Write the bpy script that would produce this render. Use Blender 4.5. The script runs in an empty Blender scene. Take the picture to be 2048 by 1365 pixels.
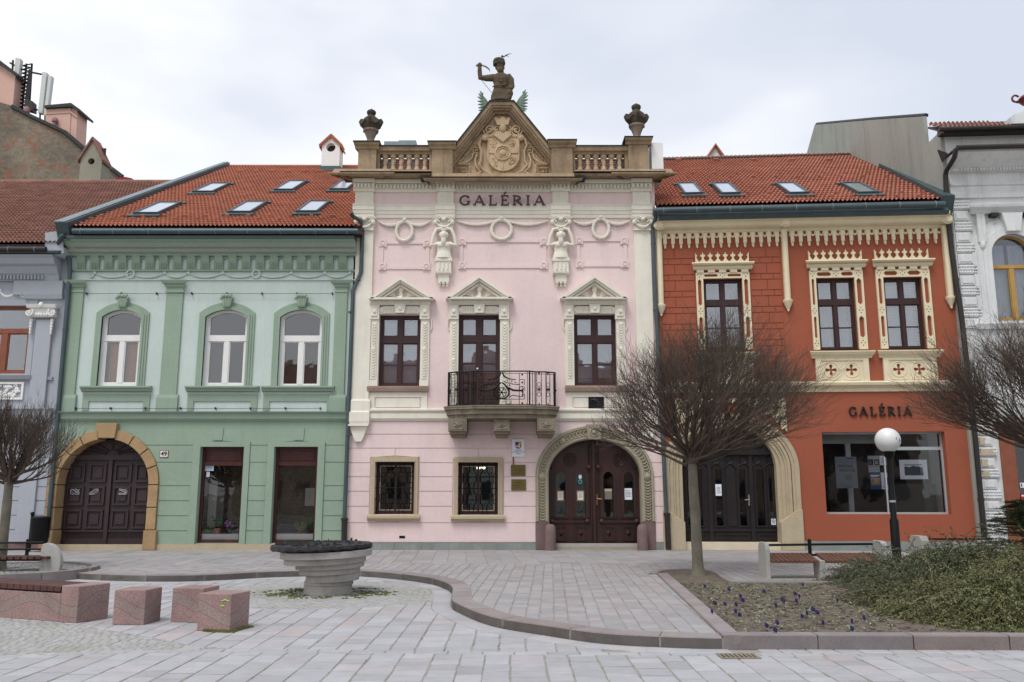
import bpy, bmesh, math, random
from mathutils import Vector, Matrix, noise
from mathutils.geometry import tessellate_polygon
random.seed(7)
rnd = random.random
def rr(a, b): return a + (b - a) * random.random()
sc = bpy.context.scene
# ---------------------------------------------------------------- camera
FPX = 1700.0; PITCH = math.atan(FPX / 9500.0); EYE = Vector((0, 0, 1.65))
cam = bpy.data.cameras.new('camera'); cam.lens = FPX / 2048 * 36; cam.sensor_width = 36
cam.clip_end = 2000
co = bpy.data.objects.new('camera', cam); sc.collection.objects.link(co)
co.location = EYE; co.rotation_euler = (math.pi / 2 + PITCH, 0, 0); sc.camera = co
CP, SP = math.cos(PITCH), math.sin(PITCH)
def ray(px, py):
    a = (px - 1024) / FPX; b = (682.5 - py) / FPX
    return Vector((a, CP - b * SP, SP + b * CP))
# ---------------------------------------------------------------- sky and light
SUN_EL, SUN_ROT = math.radians(60), math.radians(205)
w = bpy.data.worlds.new('World'); sc.world = w; w.use_nodes = True
nt = w.node_tree; N = nt.nodes; L = nt.links; bg = N['Background']
sky = N.new('ShaderNodeTexSky'); sky.sky_type = 'NISHITA'; sky.sun_disc = False
sky.sun_elevation = SUN_EL; sky.sun_rotation = SUN_ROT
tc = N.new('ShaderNodeTexCoord'); mp = N.new('ShaderNodeMapping'); mp.inputs['Scale'].default_value = (1, 1, 2.2)
L.new(tc.outputs['Generated'], mp.inputs['Vector'])
nz = N.new('ShaderNodeTexNoise'); nz.inputs['Scale'].default_value = 2.3; nz.inputs['Detail'].default_value = 4; nz.inputs['Roughness'].default_value = .45
L.new(mp.outputs[0], nz.inputs['Vector'])
cr = N.new('ShaderNodeValToRGB'); cr.color_ramp.elements[0].position = .22; cr.color_ramp.elements[1].position = .62
cr.color_ramp.elements[0].color = (4.9, 5.25, 6.1, 1); cr.color_ramp.elements[1].color = (8.4, 8.4, 8.5, 1)
e_ = cr.color_ramp.elements.new(.42); e_.color = (6.1, 6.4, 7.0, 1)
sep = N.new('ShaderNodeSeparateXYZ'); L.new(tc.outputs['Generated'], sep.inputs[0])
ma = N.new('ShaderNodeMath'); ma.operation = 'MULTIPLY_ADD'; ma.inputs[1].default_value = -.34
L.new(sep.outputs['X'], ma.inputs[0]); L.new(nz.outputs['Fac'], ma.inputs[2]); m2_ = N.new('ShaderNodeMath'); m2_.operation = 'MULTIPLY_ADD'; m2_.inputs[1].default_value = -1.0; L.new(sep.outputs['Z'], m2_.inputs[0]); m3_ = N.new('ShaderNodeMath'); m3_.operation = 'ADD'; m3_.inputs[1].default_value = .35; L.new(ma.outputs[0], m3_.inputs[0]); L.new(m3_.outputs[0], m2_.inputs[2]); m4_ = N.new('ShaderNodeMath'); m4_.operation = 'MAXIMUM'; m4_.inputs[1].default_value = .27; L.new(m2_.outputs[0], m4_.inputs[0]); L.new(m4_.outputs[0], cr.inputs[0])
mx = N.new('ShaderNodeMix'); mx.data_type = 'RGBA'; mx.inputs['Factor'].default_value = .93
L.new(sky.outputs[0], mx.inputs['A']); L.new(cr.outputs[0], mx.inputs['B']); L.new(mx.outputs['Result'], bg.inputs['Color'])
bg.inputs['Strength'].default_value = .1
sl = bpy.data.lights.new('sun', 'SUN'); sl.energy = 1.5; sl.angle = math.radians(22); sl.color = (1, .97, .92)
so = bpy.data.objects.new('sun', sl); sc.collection.objects.link(so)
d = Vector((math.sin(SUN_ROT) * math.cos(SUN_EL), math.cos(SUN_ROT) * math.cos(SUN_EL), math.sin(SUN_EL)))
so.rotation_euler = d.to_track_quat('Z', 'Y').to_euler(); so.location = (0, -10, 30)
sc.view_settings.view_transform = 'Standard'; sc.view_settings.look = 'None'; sc.view_settings.gamma = 1
sc.view_settings.exposure = 0.5
# ---------------------------------------------------------------- materials
def lin(c): return tuple(((x / 255) / 12.92 if x <= 10 else ((x / 255 + .055) / 1.055) ** 2.4) for x in c)
MATS = {}
def mat(name, rgb, rough=.8, var=.12, scale=1.5, bump=.15, bscale=40, metal=0, stain=None, stain_amt=.5, stain_scale=.8, spec=.35, attr=False, streak=False):
    """procedural surface: rgb (sRGB 0-255) with large and small noise, optional second stain colour"""
    if name in MATS: return MATS[name]
    m = bpy.data.materials.new(name); m.use_nodes = True; t = m.node_tree; n = t.nodes; l = t.links
    b = n['Principled BSDF']; b.inputs['Roughness'].default_value = rough; b.inputs['Metallic'].default_value = metal
    b.inputs['Specular IOR Level'].default_value = spec
    g = n.new('ShaderNodeNewGeometry'); c = lin(rgb)
    def noise_(sc_, det=5, vec=None, ro=.6):
        q = n.new('ShaderNodeTexNoise'); q.inputs['Scale'].default_value = sc_; q.inputs['Detail'].default_value = det; q.inputs['Roughness'].default_value = ro
        l.new(vec or g.outputs['Position'], q.inputs['Vector']); return q.outputs['Fac']
    def ramp(inp, a, b_, c0, c1):
        q = n.new('ShaderNodeValToRGB'); e = q.color_ramp.elements
        e[0].position = a; e[1].position = b_; e[0].color = (*c0, 1); e[1].color = (*c1, 1); l.new(inp, q.inputs[0]); return q.outputs[0]
    def mixc(kind, f, a, b_):
        q = n.new('ShaderNodeMix'); q.data_type = 'RGBA'; q.blend_type = kind
        if isinstance(f, float): q.inputs['Factor'].default_value = f
        else: l.new(f, q.inputs['Factor'])
        for k, v in (('A', a), ('B', b_)):
            if isinstance(v, tuple): q.inputs[k].default_value = (*v, 1)
            else: l.new(v, q.inputs[k])
        return q.outputs['Result']
    lo = tuple(x * (1 - var) for x in c); hi = tuple(min(1, x * (1 + var)) for x in c)
    col = ramp(noise_(scale), .3, .7, lo, hi)
    f2 = ramp(noise_(scale * 14, 3), .35, .65, (1 - var * .6,) * 3, (1 + var * .4,) * 3)
    col = mixc('MULTIPLY', 1.0, col, f2)
    if stain:
        v = g.outputs['Position']
        if streak:
            mpp = n.new('ShaderNodeMapping'); mpp.inputs['Scale'].default_value = (3.5, 3.5, .35); l.new(v, mpp.inputs[0]); v = mpp.outputs[0]
        f = ramp(noise_(stain_scale, 7, v, .7), .5, .72, (0, 0, 0), (stain_amt,) * 3)
        col = mixc('MIX', f, col, lin(stain))
    if attr:
        a = n.new('ShaderNodeAttribute'); a.attribute_name = 'tint'; col = mixc('MULTIPLY', 1.0, col, a.outputs['Color'])
    l.new(col, b.inputs['Base Color'])
    if bump:
        bp = n.new('ShaderNodeBump'); bp.inputs['Strength'].default_value = bump; bp.inputs['Distance'].default_value = .02
        l.new(noise_(bscale, 4), bp.inputs['Height']); l.new(bp.outputs[0], b.inputs['Normal'])
    MATS[name] = m; return m
def glass(name, refl=.3, tint=(.75, .8, .85), warp=.0):
    if name in MATS: return MATS[name]
    m = bpy.data.materials.new(name); m.use_nodes = True; t = m.node_tree; n = t.nodes; l = t.links
    n.remove(n['Principled BSDF']); o = n['Material Output']
    tr = n.new('ShaderNodeBsdfTransparent'); tr.inputs[0].default_value = (*tint, 1)
    gl = n.new('ShaderNodeBsdfGlossy'); gl.inputs['Roughness'].default_value = .02; gl.inputs['Color'].default_value = (.95, .97, 1, 1)
    fr = n.new('ShaderNodeFresnel'); fr.inputs['IOR'].default_value = 1.5
    ad = n.new('ShaderNodeMath'); ad.operation = 'ADD'; ad.inputs[1].default_value = refl - .04; ad.use_clamp = True; l.new(fr.outputs[0], ad.inputs[0])
    g = n.new('ShaderNodeNewGeometry'); q = n.new('ShaderNodeTexNoise'); q.inputs['Scale'].default_value = 1.6; l.new(g.outputs['Position'], q.inputs['Vector'])
    bp = n.new('ShaderNodeBump'); bp.inputs['Strength'].default_value = .06 + warp; bp.inputs['Distance'].default_value = .05; l.new(q.outputs['Fac'], bp.inputs['Height']); l.new(bp.outputs[0], gl.inputs['Normal'])
    ms = n.new('ShaderNodeMixShader'); l.new(ad.outputs[0], ms.inputs[0]); l.new(tr.outputs[0], ms.inputs[1]); l.new(gl.outputs[0], ms.inputs[2]); l.new(ms.outputs[0], o.inputs[0])
    MATS[name] = m; return m
# ---------------------------------------------------------------- frames and mesh builder
class Frame:
    def __init__(s, O, U, V): s.O = Vector(O); s.U = Vector(U).normalized(); s.V = Vector(V).normalized(); s.N = s.U.cross(s.V)
    def pt(s, u, v, w=0): return s.O + s.U * u + s.V * v + s.N * w
    def uv(s, px, py, w=0):
        dd = ray(px, py); o = s.O + s.N * w; k = (o - EYE).dot(s.N) / dd.dot(s.N); p = EYE + dd * k - s.O
        return p.dot(s.U), p.dot(s.V)
    def R(s, x0, y0, x1, y1, w=0):   # pixel rectangle -> (u0,u1,v0,v1); xs read at mid height, ys at mid width
        xm, ym = (x0 + x1) / 2, (y0 + y1) / 2
        return s.uv(x0, ym, w)[0], s.uv(x1, ym, w)[0], s.uv(xm, y1, w)[1], s.uv(xm, y0, w)[1]
WORLD = Frame((0, 0, 0), (1, 0, 0), (0, 1, 0))       # u=x v=y w=z
def front(Y): return Frame((0, Y, 0), (1, 0, 0), (0, 0, 1))
def wloc(o):
    p = Vector((0, 0, 0))
    while o: p += o.location; o = o.parent
    return p
def link(o): sc.collection.objects.link(o); return o
def tag(o, label=None, cat=None, group=None, kind=None):
    for k, v in (('label', label), ('category', cat), ('group', group), ('kind', kind)):
        if v: o[k] = v
    return o
def thing(name, label, cat, loc=(0, 0, 0), group=None):
    o = link(bpy.data.objects.new(name, None)); o.location = loc; o.empty_display_size = .3
    return tag(o, label, cat, group)
def copy_tree(o, parent=None):
    c = o.copy(); link(c); c.parent = parent
    for ch in list(o.children): copy_tree(ch, c)
    return c
def arc(cu, cv, a, b, t0, t1, n):
    return [(cu + a * math.cos(t0 + (t1 - t0) * i / n), cv + b * math.sin(t0 + (t1 - t0) * i / n)) for i in range(n + 1)]
def archtop(u0, u1, vs, rise, n=18, ell=True):
    """points left->right over an arch"""
    c = (u0 + u1) / 2; a = (u1 - u0) / 2
    if ell: return arc(c, vs, a, rise, math.pi, 0, n)
    Rr = (a * a + rise * rise) / (2 * rise); t = math.asin(min(1, a / Rr))
    return [(c + Rr * math.sin(-t + 2 * t * i / n), vs + rise - Rr + Rr * math.cos(-t + 2 * t * i / n)) for i in range(n + 1)]
def archpoly(u0, u1, v0, vs, rise, n=18, ell=True): return [(u0, v0)] + archtop(u0, u1, vs, rise, n, ell) + [(u1, v0)]
class MB:
    def __init__(s, F=WORLD): s.F = F; s.v = []; s.f = []; s.tint = []
    def P(s, u, v, w=0): s.v.append(s.F.pt(u, v, w)); return len(s.v) - 1
    def q(s, *i): s.f.append(i)
    def box(s, u0, u1, v0, v1, w0, w1):
        i = [s.P(u, v, w) for w in (w0, w1) for v in (v0, v1) for u in (u0, u1)]
        for a in ((0, 2, 3, 1), (4, 5, 7, 6), (0, 1, 5, 4), (2, 6, 7, 3), (0, 4, 6, 2), (1, 3, 7, 5)): s.q(*[i[k] for k in a])
        return s
    def pb(s, x0, y0, x1, y1, w0, w1):
        u0, u1, v0, v1 = s.F.R(x0, y0, x1, y1, w1); return s.box(u0, u1, v0, v1, w0, w1)
    def poly(s, pts, w0, w1, holes=(), back=False):
        loops = [list(pts)] + [list(h) for h in holes]
        tri = tessellate_polygon([[Vector((a, b, 0)) for a, b in lp] for lp in loops])
        flat = [p for lp in loops for p in lp]
        for ww in ((w1, w0) if back else (w1,)):
            base = [s.P(a, b, ww) for a, b in flat]
            for t in tri: s.q(*[base[k] for k in t])
        for lp in loops:
            A = [s.P(a, b, w0) for a, b in lp]; B = [s.P(a, b, w1) for a, b in lp]; n = len(lp)
            for i in range(n): j = (i + 1) % n; s.q(A[i], A[j], B[j], B[i])
        return s
    def pp(s, pix, w0, w1, back=False): return s.poly([s.F.uv(x, y, w1) for x, y in pix], w0, w1, back=back)
    def mould(s, u0, u1, prof, ends=0):
        """profile [(v,w)] extruded along u; ends = mitre factor (w adds to u at ends)"""
        n = len(prof); w0 = min(p[1] for p in prof); ea, eb = ends if isinstance(ends, tuple) else (ends, ends)
        A = [s.P(u0 - ea * (w - w0), v, w) for v, w in prof]; B = [s.P(u1 + eb * (w - w0), v, w) for v, w in prof]
        for i in range(n - 1): s.q(A[i], B[i], B[i + 1], A[i + 1])
        if ends:
            C = [s.P(u0, v, w0) for v, w in prof]; D = [s.P(u1, v, w0) for v, w in prof]
            for i in range(n - 1): s.q(A[i], A[i + 1], C[i + 1], C[i]); s.q(B[i + 1], B[i], D[i], D[i + 1])
        else: s.q(*A); s.q(*B[::-1])
        return s
    def strip(s, vs, ul, ur, w0, w1):
        n = len(vs); a = [s.P(ul[i], vs[i], w1) for i in range(n)]; b = [s.P(ur[i], vs[i], w1) for i in range(n)]
        c = [s.P(ul[i], vs[i], w0) for i in range(n)]; e = [s.P(ur[i], vs[i], w0) for i in range(n)]
        for i in range(n - 1): s.q(a[i], b[i], b[i + 1], a[i + 1]); s.q(c[i], a[i], a[i + 1], c[i + 1]); s.q(b[i], e[i], e[i + 1], b[i + 1])
        s.q(c[0], e[0], b[0], a[0]); s.q(a[-1], b[-1], e[-1], c[-1]); return s
    def tube(s, pts, r, n=6, cap=True, closed=False):
        P = [s.F.pt(*p) for p in pts]; m = len(P); rs = r if isinstance(r, (list, tuple)) else [r] * m
        rings = []; up = None
        for i in range(m):
            a = P[(i - 1) % m if closed else max(0, i - 1)]; b = P[(i + 1) % m if closed else min(m - 1, i + 1)]
            t = (b - a); t = t.normalized() if t.length > 1e-9 else Vector((0, 0, 1))
            if up is None: up = Vector((0, 0, 1)) if abs(t.z) < .9 else Vector((1, 0, 0))
            x = up.cross(t)
            if x.length < 1e-4: x = Vector((1, 0, 0)).cross(t)
            x.normalize(); y = t.cross(x); up = y
            ring = []
            for k in range(n):
                an = 2 * math.pi * k / n; s.v.append(P[i] + (x * math.cos(an) + y * math.sin(an)) * rs[i]); ring.append(len(s.v) - 1)
            rings.append(ring)
        for i in range(m if closed else m - 1):
            A = rings[i]; B = rings[(i + 1) % m]
            for k in range(n): s.q(A[k], A[(k + 1) % n], B[(k + 1) % n], B[k])
        if cap and not closed: s.q(*rings[0][::-1]); s.q(*rings[-1])
        return s
    def ptube(s, pix, r, w=0, n=6, cap=True):
        return s.tube([(*s.F.uv(p[0], p[1], p[2] if len(p) > 2 else w), p[2] if len(p) > 2 else w) for p in pix], r, n, cap)
    def lathe(s, cu, cv, cw, prof, n=16, su=1, sw=1):
        """profile [(r,v)] about the V axis"""
        rings = []
        for r, v in prof: rings.append([s.P(cu + su * r * math.cos(2 * math.pi * k / n), cv + v, cw + sw * r * math.sin(2 * math.pi * k / n)) for k in range(n)])
        for A, B in zip(rings, rings[1:]):
            for k in range(n): s.q(A[k], A[(k + 1) % n], B[(k + 1) % n], B[k])
        s.q(*rings[0][::-1]); s.q(*rings[-1]); return s
    def zlathe(s, x, y, z, prof, n=24, wob=0):
        """about world/third axis: profile [(r, w)]"""
        rings = [[s.P(x + r * math.cos(2 * math.pi * k / n), y + r * math.sin(2 * math.pi * k / n), z + h) for k in range(n)] for r, h in prof]
        for A, B in zip(rings, rings[1:]):
            for k in range(n): s.q(A[k], A[(k + 1) % n], B[(k + 1) % n], B[k])
        s.q(*rings[0][::-1]); s.q(*rings[-1]); return s
    def ball(s, u, v, w, a, b=None, c=None, n=10):
        b = b or a; c = c or a; rings = []; m = max(5, n * 2 // 3)
        for i in range(1, m):
            t = math.pi * i / m
            rings.append([s.P(u + a * math.sin(t) * math.cos(2 * math.pi * k / n), v + b * math.cos(t), w + c * math.sin(t) * math.sin(2 * math.pi * k / n)) for k in range(n)])
        T = s.P(u, v + b, w); Bt = s.P(u, v - b, w)
        for k in range(n): s.q(T, rings[0][(k + 1) % n], rings[0][k]); s.q(Bt, rings[-1][k], rings[-1][(k + 1) % n])
        for A, B in zip(rings, rings[1:]):
            for k in range(n): s.q(A[k], A[(k + 1) % n], B[(k + 1) % n], B[k])
        return s
    def ring(s, cu, cv, w, a, b, r, n=24, m=6, t0=0, t1=2 * math.pi):
        full = abs(t1 - t0 - 2 * math.pi) < 1e-6; k = n if full else n + 1
        return s.tube([(cu + a * math.cos(t0 + (t1 - t0) * i / n), cv + b * math.sin(t0 + (t1 - t0) * i / n), w) for i in range(k)], r, m, closed=full)
    def mark(s): s.marks = getattr(s, 'marks', [0]); s.marks.append(len(s.f)); return s
    def build(s, name, m, parent=None, label=None, smooth=True, bev=0, remesh=0, ang=38):
        mk = getattr(s, 'marks', None)
        if mk:
            mk = sorted(set(mk))   # every marked piece becomes an object of its own
            if mk[-1] != len(s.f): mk.append(len(s.f))
            o = None
            for a, c in zip(mk[:-1], mk[1:]):
                p = MB(s.F); mp_ = {}
                for f in s.f[a:c]:
                    for i in f:
                        if i not in mp_: mp_[i] = len(p.v); p.v.append(s.v[i])
                    p.f.append(tuple(mp_[i] for i in f))
                o = p.build(name, m, parent, label, smooth, bev, remesh, ang)
            return o
        off = wloc(parent) if parent else Vector((0, 0, 0))
        me = bpy.data.meshes.new(name); me.from_pydata([tuple(p - off) for p in s.v], [], s.f)
        bm = bmesh.new(); bm.from_mesh(me)
        if not s.tint: bmesh.ops.remove_doubles(bm, verts=bm.verts, dist=1e-5)
        bmesh.ops.recalc_face_normals(bm, faces=bm.faces); bm.to_mesh(me); bm.free()
        if s.tint:
            at = me.color_attributes.new('tint', 'FLOAT_COLOR', 'POINT')
            for i, c in enumerate(s.tint): at.data[i].color = (*c, 1)
        if smooth:
            me.shade_smooth(); me.set_sharp_from_angle(angle=math.radians(ang))
        me.materials.append(m); o = link(bpy.data.objects.new(name, me)); o.parent = parent
        if remesh:
            r = o.modifiers.new('remesh', 'REMESH'); r.mode = 'VOXEL'; r.voxel_size = remesh; r.use_smooth_shade = True
            r = o.modifiers.new('smooth', 'SMOOTH'); r.iterations = 2; r.factor = .5
        if bev:
            b = o.modifiers.new('bevel', 'BEVEL'); b.width = bev; b.segments = 2; b.limit_method = 'ANGLE'; b.angle_limit = math.radians(40)
        if label: o['label'] = label
        return o
# ---- material library
M_pink = mat('pink_plaster', (226, 205, 202), .85, .05, .7, .12, 60, stain=(204, 188, 186), stain_amt=.45, streak=True)
M_cream = mat('cream_plaster', (226, 221, 207), .8, .05, 2, .1, 60, stain=(196, 188, 170), stain_amt=.35, stain_scale=2, streak=True)
M_green = mat('green_plaster', (144, 163, 145), .85, .06, .8, .12, 60, stain=(132, 152, 134), stain_amt=.5, streak=True)
M_mint = mat('mint_plaster', (193, 206, 200), .85, .04, .8, .12, 60, stain=(178, 190, 186), stain_amt=.5, streak=True)
M_white = mat('white_paint', (228, 227, 224), .55, .04, 3, .05, 60)
M_orange = mat('terracotta_plaster', (154, 85, 62), .85, .06, .7, .12, 60, stain=(152, 82, 58), stain_amt=.4, streak=True)
M_yel = mat('cream_yellow_plaster', (222, 210, 180), .8, .05, 2, .1, 60, stain=(205, 186, 145), stain_amt=.35, streak=True)
M_blue = mat('blue_grey_plaster', (166, 170, 178), .85, .05, .8, .12, 60, stain=(150, 153, 162), stain_amt=.4)
M_wht = mat('white_plaster', (212, 214, 214), .85, .07, 1.5, .15, 40, stain=(168, 165, 158), stain_amt=.5, stain_scale=1.3, streak=True)
M_sand = mat('brown_sandstone', (158, 137, 111), .9, .2, 1.2, .35, 30, stain=(96, 80, 66), stain_amt=.6, stain_scale=1.1, streak=True)
M_sand2 = mat('relief_sandstone', (190, 166, 136), .9, .12, 1.5, .35, 30, stain=(130, 104, 76), stain_amt=.6, stain_scale=2)
M_gate = mat('ochre_sandstone', (168, 140, 104), .9, .12, 1.5, .3, 30, stain=(140, 104, 70), stain_amt=.5, stain_scale=2)
M_beige = mat('beige_sandstone', (182, 168, 142), .9, .12, 2, .3, 30, stain=(150, 132, 100), stain_amt=.6, stain_scale=2)
M_greystone = mat('grey_carved_stone', (160, 152, 132), .9, .12, 2, .3, 40, stain=(128, 120, 100), stain_amt=.5, stain_scale=2)
M_balc = mat('balcony_stone', (132, 122, 106), .9, .15, 2, .35, 30, stain=(90, 82, 70), stain_amt=.7, stain_scale=2, streak=True)
M_purp = mat('purple_grey_stone', (120, 100, 98), .9, .12, 2, .35, 30, stain=(92, 78, 76), stain_amt=.6, stain_scale=3)
M_plinth = mat('grey_green_plinth_stone', (134, 142, 138), .85, .16, 1.5, .2, 30, stain=(108, 116, 112), stain_amt=.6)
M_statue = mat('weathered_dark_stone', (98, 84, 68), .95, .2, 3, .5, 25, stain=(44, 40, 36), stain_amt=.95, stain_scale=2.2)
M_urn = mat('blackened_stone', (74, 68, 56), .95, .25, 5, .6, 25, stain=(34, 32, 28), stain_amt=.9, stain_scale=3)
M_urn2 = mat('urn_foot_stone', (140, 126, 110), .95, .2, 5, .5, 25, stain=(90, 78, 66), stain_amt=.6, stain_scale=3)
M_brown = mat('dark_brown_wood', (58, 36, 36), .5, .15, 3, .15, 60)
M_door = mat('reddish_brown_wood', (54, 33, 31), .42, .22, 2.5, .2, 60, stain=(76, 42, 34), stain_amt=.7, streak=True, spec=.45)
M_black = mat('blackish_wood', (34, 28, 30), .5, .2, 3, .2, 60, stain=(52, 44, 44), stain_amt=.5, streak=True)
M_gatewood = mat('umber_gate_wood', (58, 46, 48), .55, .15, 3, .2, 60, stain=(44, 38, 42), stain_amt=.6, streak=True)
M_shopw = mat('mahogany_wood', (72, 36, 32), .4, .18, 3, .12, 60, stain=(104, 52, 40), stain_amt=.6, streak=True)
M_tile = mat('red_clay_tile', (176, 114, 90), .75, .2, 1.3, .25, 30, stain=(122, 84, 68), stain_amt=.7, stain_scale=5)
M_tile2 = mat('aged_clay_tile', (144, 106, 93), .85, .22, 1.3, .3, 30, stain=(96, 70, 64), stain_amt=.85, stain_scale=2.5)
M_tile3 = mat('deep_red_clay_tile', (168, 108, 88), .65, .2, 1.3, .2, 30, stain=(120, 80, 66), stain_amt=.7, stain_scale=5)
M_zinc = mat('slate_blue_metal', (78, 92, 96), .45, .1, 3, .05, 30, metal=.4, stain=(60, 70, 74), stain_amt=.5)
M_zincl = mat('light_zinc_flashing', (128, 140, 144), .45, .12, 3, .08, 30, metal=.4)
M_dark = mat('dark_brown_metal', (52, 48, 48), .5, .12, 3, .05, 30, metal=.3, stain=(74, 62, 56), stain_amt=.5)
M_lead = mat('dark_lead_flashing', (50, 54, 52), .6, .15, 3, .1, 30, metal=.2)
M_iron = mat('black_wrought_iron', (26, 26, 28), .5, .1, 8, .1, 60, metal=.5)
M_room = mat('dark_room_interior', (58, 56, 56), .9, .3, .9, 0)
M_blind = mat('white_window_blind', (205, 210, 216), .8, .03, 3, 0)
M_curt = mat('pale_lace_curtain', (176, 186, 198), .9, .08, 3, 0)
M_tan = mat('tan_curtain', (206, 146, 88), .9, .1, 3, 0)
M_conc = mat('pale_concrete', (170, 168, 162), .9, .1, 3, .4, 40, stain=(135, 132, 126), stain_amt=.5, stain_scale=3)
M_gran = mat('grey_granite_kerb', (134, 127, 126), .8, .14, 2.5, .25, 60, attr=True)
M_ochre = mat('honey_window_wood', (176, 140, 78), .5, .1, 4, .1, 60)
M_orw = mat('orange_brown_wood', (134, 78, 56), .5, .12, 4, .1, 60)
M_glass = glass('window_glass', .15, (.9, .92, .95))
M_shopg = glass('shop_glass', .03, (.97, .97, .97))
M_skyg = glass('roof_window_glass', .62, (.8, .85, .9))
# ---------------------------------------------------------------- building helpers
def tiles(F, poly, name, m, parent, tw=.125, th=.34, amp=.03, lift=.065, sub=6):
    bm = bmesh.new(); us = [p[0] for p in poly]; vs = [p[1] for p in poly]
    u0, u1, v0, v1 = min(us) - .1, max(us) + .1, min(vs), max(vs)
    nu = int((u1 - u0) / tw * sub) + 1; nr = int((v1 - v0) / th) + 1; prev = None
    for j in range(nr):
        a = v0 + j * th; ph = rr(-.006, .006); row = []
        A, B, C = [], [], []
        for i in range(nu + 1):
            u = u0 + i * tw / sub; t = (i % sub) / sub; h = amp * (1 + math.sin(2 * math.pi * t)); k = int(i / sub)
            jt = .008 * noise.noise(Vector((k * 1.7, j * 2.3, 0)))
            A.append(bm.verts.new((u, a + ph, h + lift + jt))); B.append(bm.verts.new((u, a + th, h + jt))); C.append(bm.verts.new((u, a + ph, h - .01)))
        for i in range(nu): bm.faces.new((A[i], A[i + 1], B[i + 1], B[i])); bm.faces.new((C[i], C[i + 1], A[i + 1], A[i]))
    n = len(poly); area = sum(poly[i][0] * poly[(i + 1) % n][1] - poly[(i + 1) % n][0] * poly[i][1] for i in range(n))
    for i in range(n):
        p, q = Vector((*poly[i], 0)), Vector((*poly[(i + 1) % n], 0)); e = q - p; no = Vector((e.y, -e.x, 0)) * (1 if area > 0 else -1)
        bmesh.ops.bisect_plane(bm, geom=bm.verts[:] + bm.edges[:] + bm.faces[:], plane_co=p, plane_no=no, clear_outer=True)
    MB(F).poly(poly, -.09, -.03, back=True).build('roof_deck', M_brown, parent, smooth=False)
    off = wloc(parent)
    for v in bm.verts: v.co = F.pt(*v.co) - off
    bmesh.ops.recalc_face_normals(bm, faces=bm.faces)
    me = bpy.data.meshes.new(name); bm.to_mesh(me); bm.free(); me.shade_smooth(); me.set_sharp_from_angle(angle=math.radians(50)); me.materials.append(m)
    o = link(bpy.data.objects.new(name, me)); o.parent = parent; return o
def roof_frame(Y0, py, pitch, px=1024, base=None):
    F0 = base or front(Y0); u, v = F0.uv(px, py, 0) if base is None else base.uv(px, py, Y0)
    p = F0.pt(u, v, 0 if base is None else Y0); a = math.radians(pitch); usub = F0.pt(u, 0, 0) - F0.pt(0, 0, 0)
    B = Vector((-F0.N.x, -F0.N.y, 0)); return Frame(p - F0.U * u, F0.U, B * math.cos(a) + Vector((0, 0, 1)) * math.sin(a))
def skylight(F, x, y, wpx, hpx, parent, label=None, gm=None):
    u, v = F.uv(x, y, .1); du = (F.uv(x + wpx / 2, y, .1)[0] - F.uv(x - wpx / 2, y, .1)[0]) / 2; dv = (F.uv(x, y - hpx / 2, .1)[1] - F.uv(x, y + hpx / 2, .1)[1]) / 2
    F = Frame(F.pt(0, 0, .06), F.U, F.V); m = MB(F); t = .055
    m.box(u - du, u + du, v - dv, v - dv + t, 0, .13).box(u - du, u + du, v + dv - t, v + dv, 0, .13).box(u - du, u - du + t, v - dv + t, v + dv - t, 0, .128).box(u + du - t, u + du, v - dv + t, v + dv - t, 0, .128)
    m.box(u - du - .1, u + du + .1, v - dv - .25, v - dv - .002, .02, .075).box(u - du - .08, u + du + .08, v + dv + .002, v + dv + .2, .02, .08)
    s = m.build('skylight', M_zinc, parent, label)
    MB(F).box(u - du + t, u + du - t, v - dv + t, v + dv - t, .01, .1).build('pane', gm or M_skyl, s)
M_skyl = mat('roof_window_with_white_blind', (176, 184, 196), .08, .03, 2, 0, spec=1.0)
M_skyd = mat('roof_window_dark', (120, 130, 128), .08, .05, 2, 0, spec=.8)
def gutter(F, x0, x1, y, w, parent, r=.075, brackets=None, m=None):
    """half round gutter along u at pixel height y"""
    u0, v0 = F.uv(x0, y, w); u1, v1 = F.uv(x1, y, w); v0 = v1 = (v0 + v1) / 2
    b = MB(F); b.tube([(u0, v0, w), (u1, v0, w)], r, 14); n = int((u1 - u0) / .95)
    g = b.build('gutter', m or M_zinc, parent)
    b = MB(F)
    for i in range(n + 1):
        u = u0 + .25 + i * (u1 - u0 - .5) / n + rr(-.06, .06); b.tube([(u, v0 + r * math.sin(t), w + r * math.cos(t)) for t in [1.9 - 3.4 * k / 8 for k in range(9)]], .009 + .004, 4).mark()
    b.build('bracket', M_zincl, g)
    b = MB(F)
    for k in range(int((u1 - u0) / 3)): u = u0 + 1.5 + 3 * k; b.tube([(u - .02, v0, w), (u + .02, v0, w)], r + .006, 14).mark()
    b.build('joint_ring', m or M_zinc, g)
    return g
def downpipe(F, pix, parent, w=.14, r=.055, m=None, shoe=None, name='downpipe', rings=()):
    b = MB(F); b.ptube([(p[0], p[1], p[2] if len(p) > 2 else w) for p in pix], r, n=10)
    for (x, y) in rings:
        u, v = F.uv(x, y, w); b.tube([(u, v - .025, w), (u, v + .025, w)], r + .014, 10)
    o = b.build(name, m or M_zinc, parent)
    if shoe:
        b = MB(F); b.ptube([(shoe[0], shoe[1], w), (shoe[2], shoe[3], w)], r + .022, n=10); u, v = F.uv(shoe[0], shoe[1], w); b.tube([(u, v - .02, w), (u, v + .05, w)], r + .04, 10); b.build('cast_iron_shoe', M_dark, o)
    return o
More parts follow.
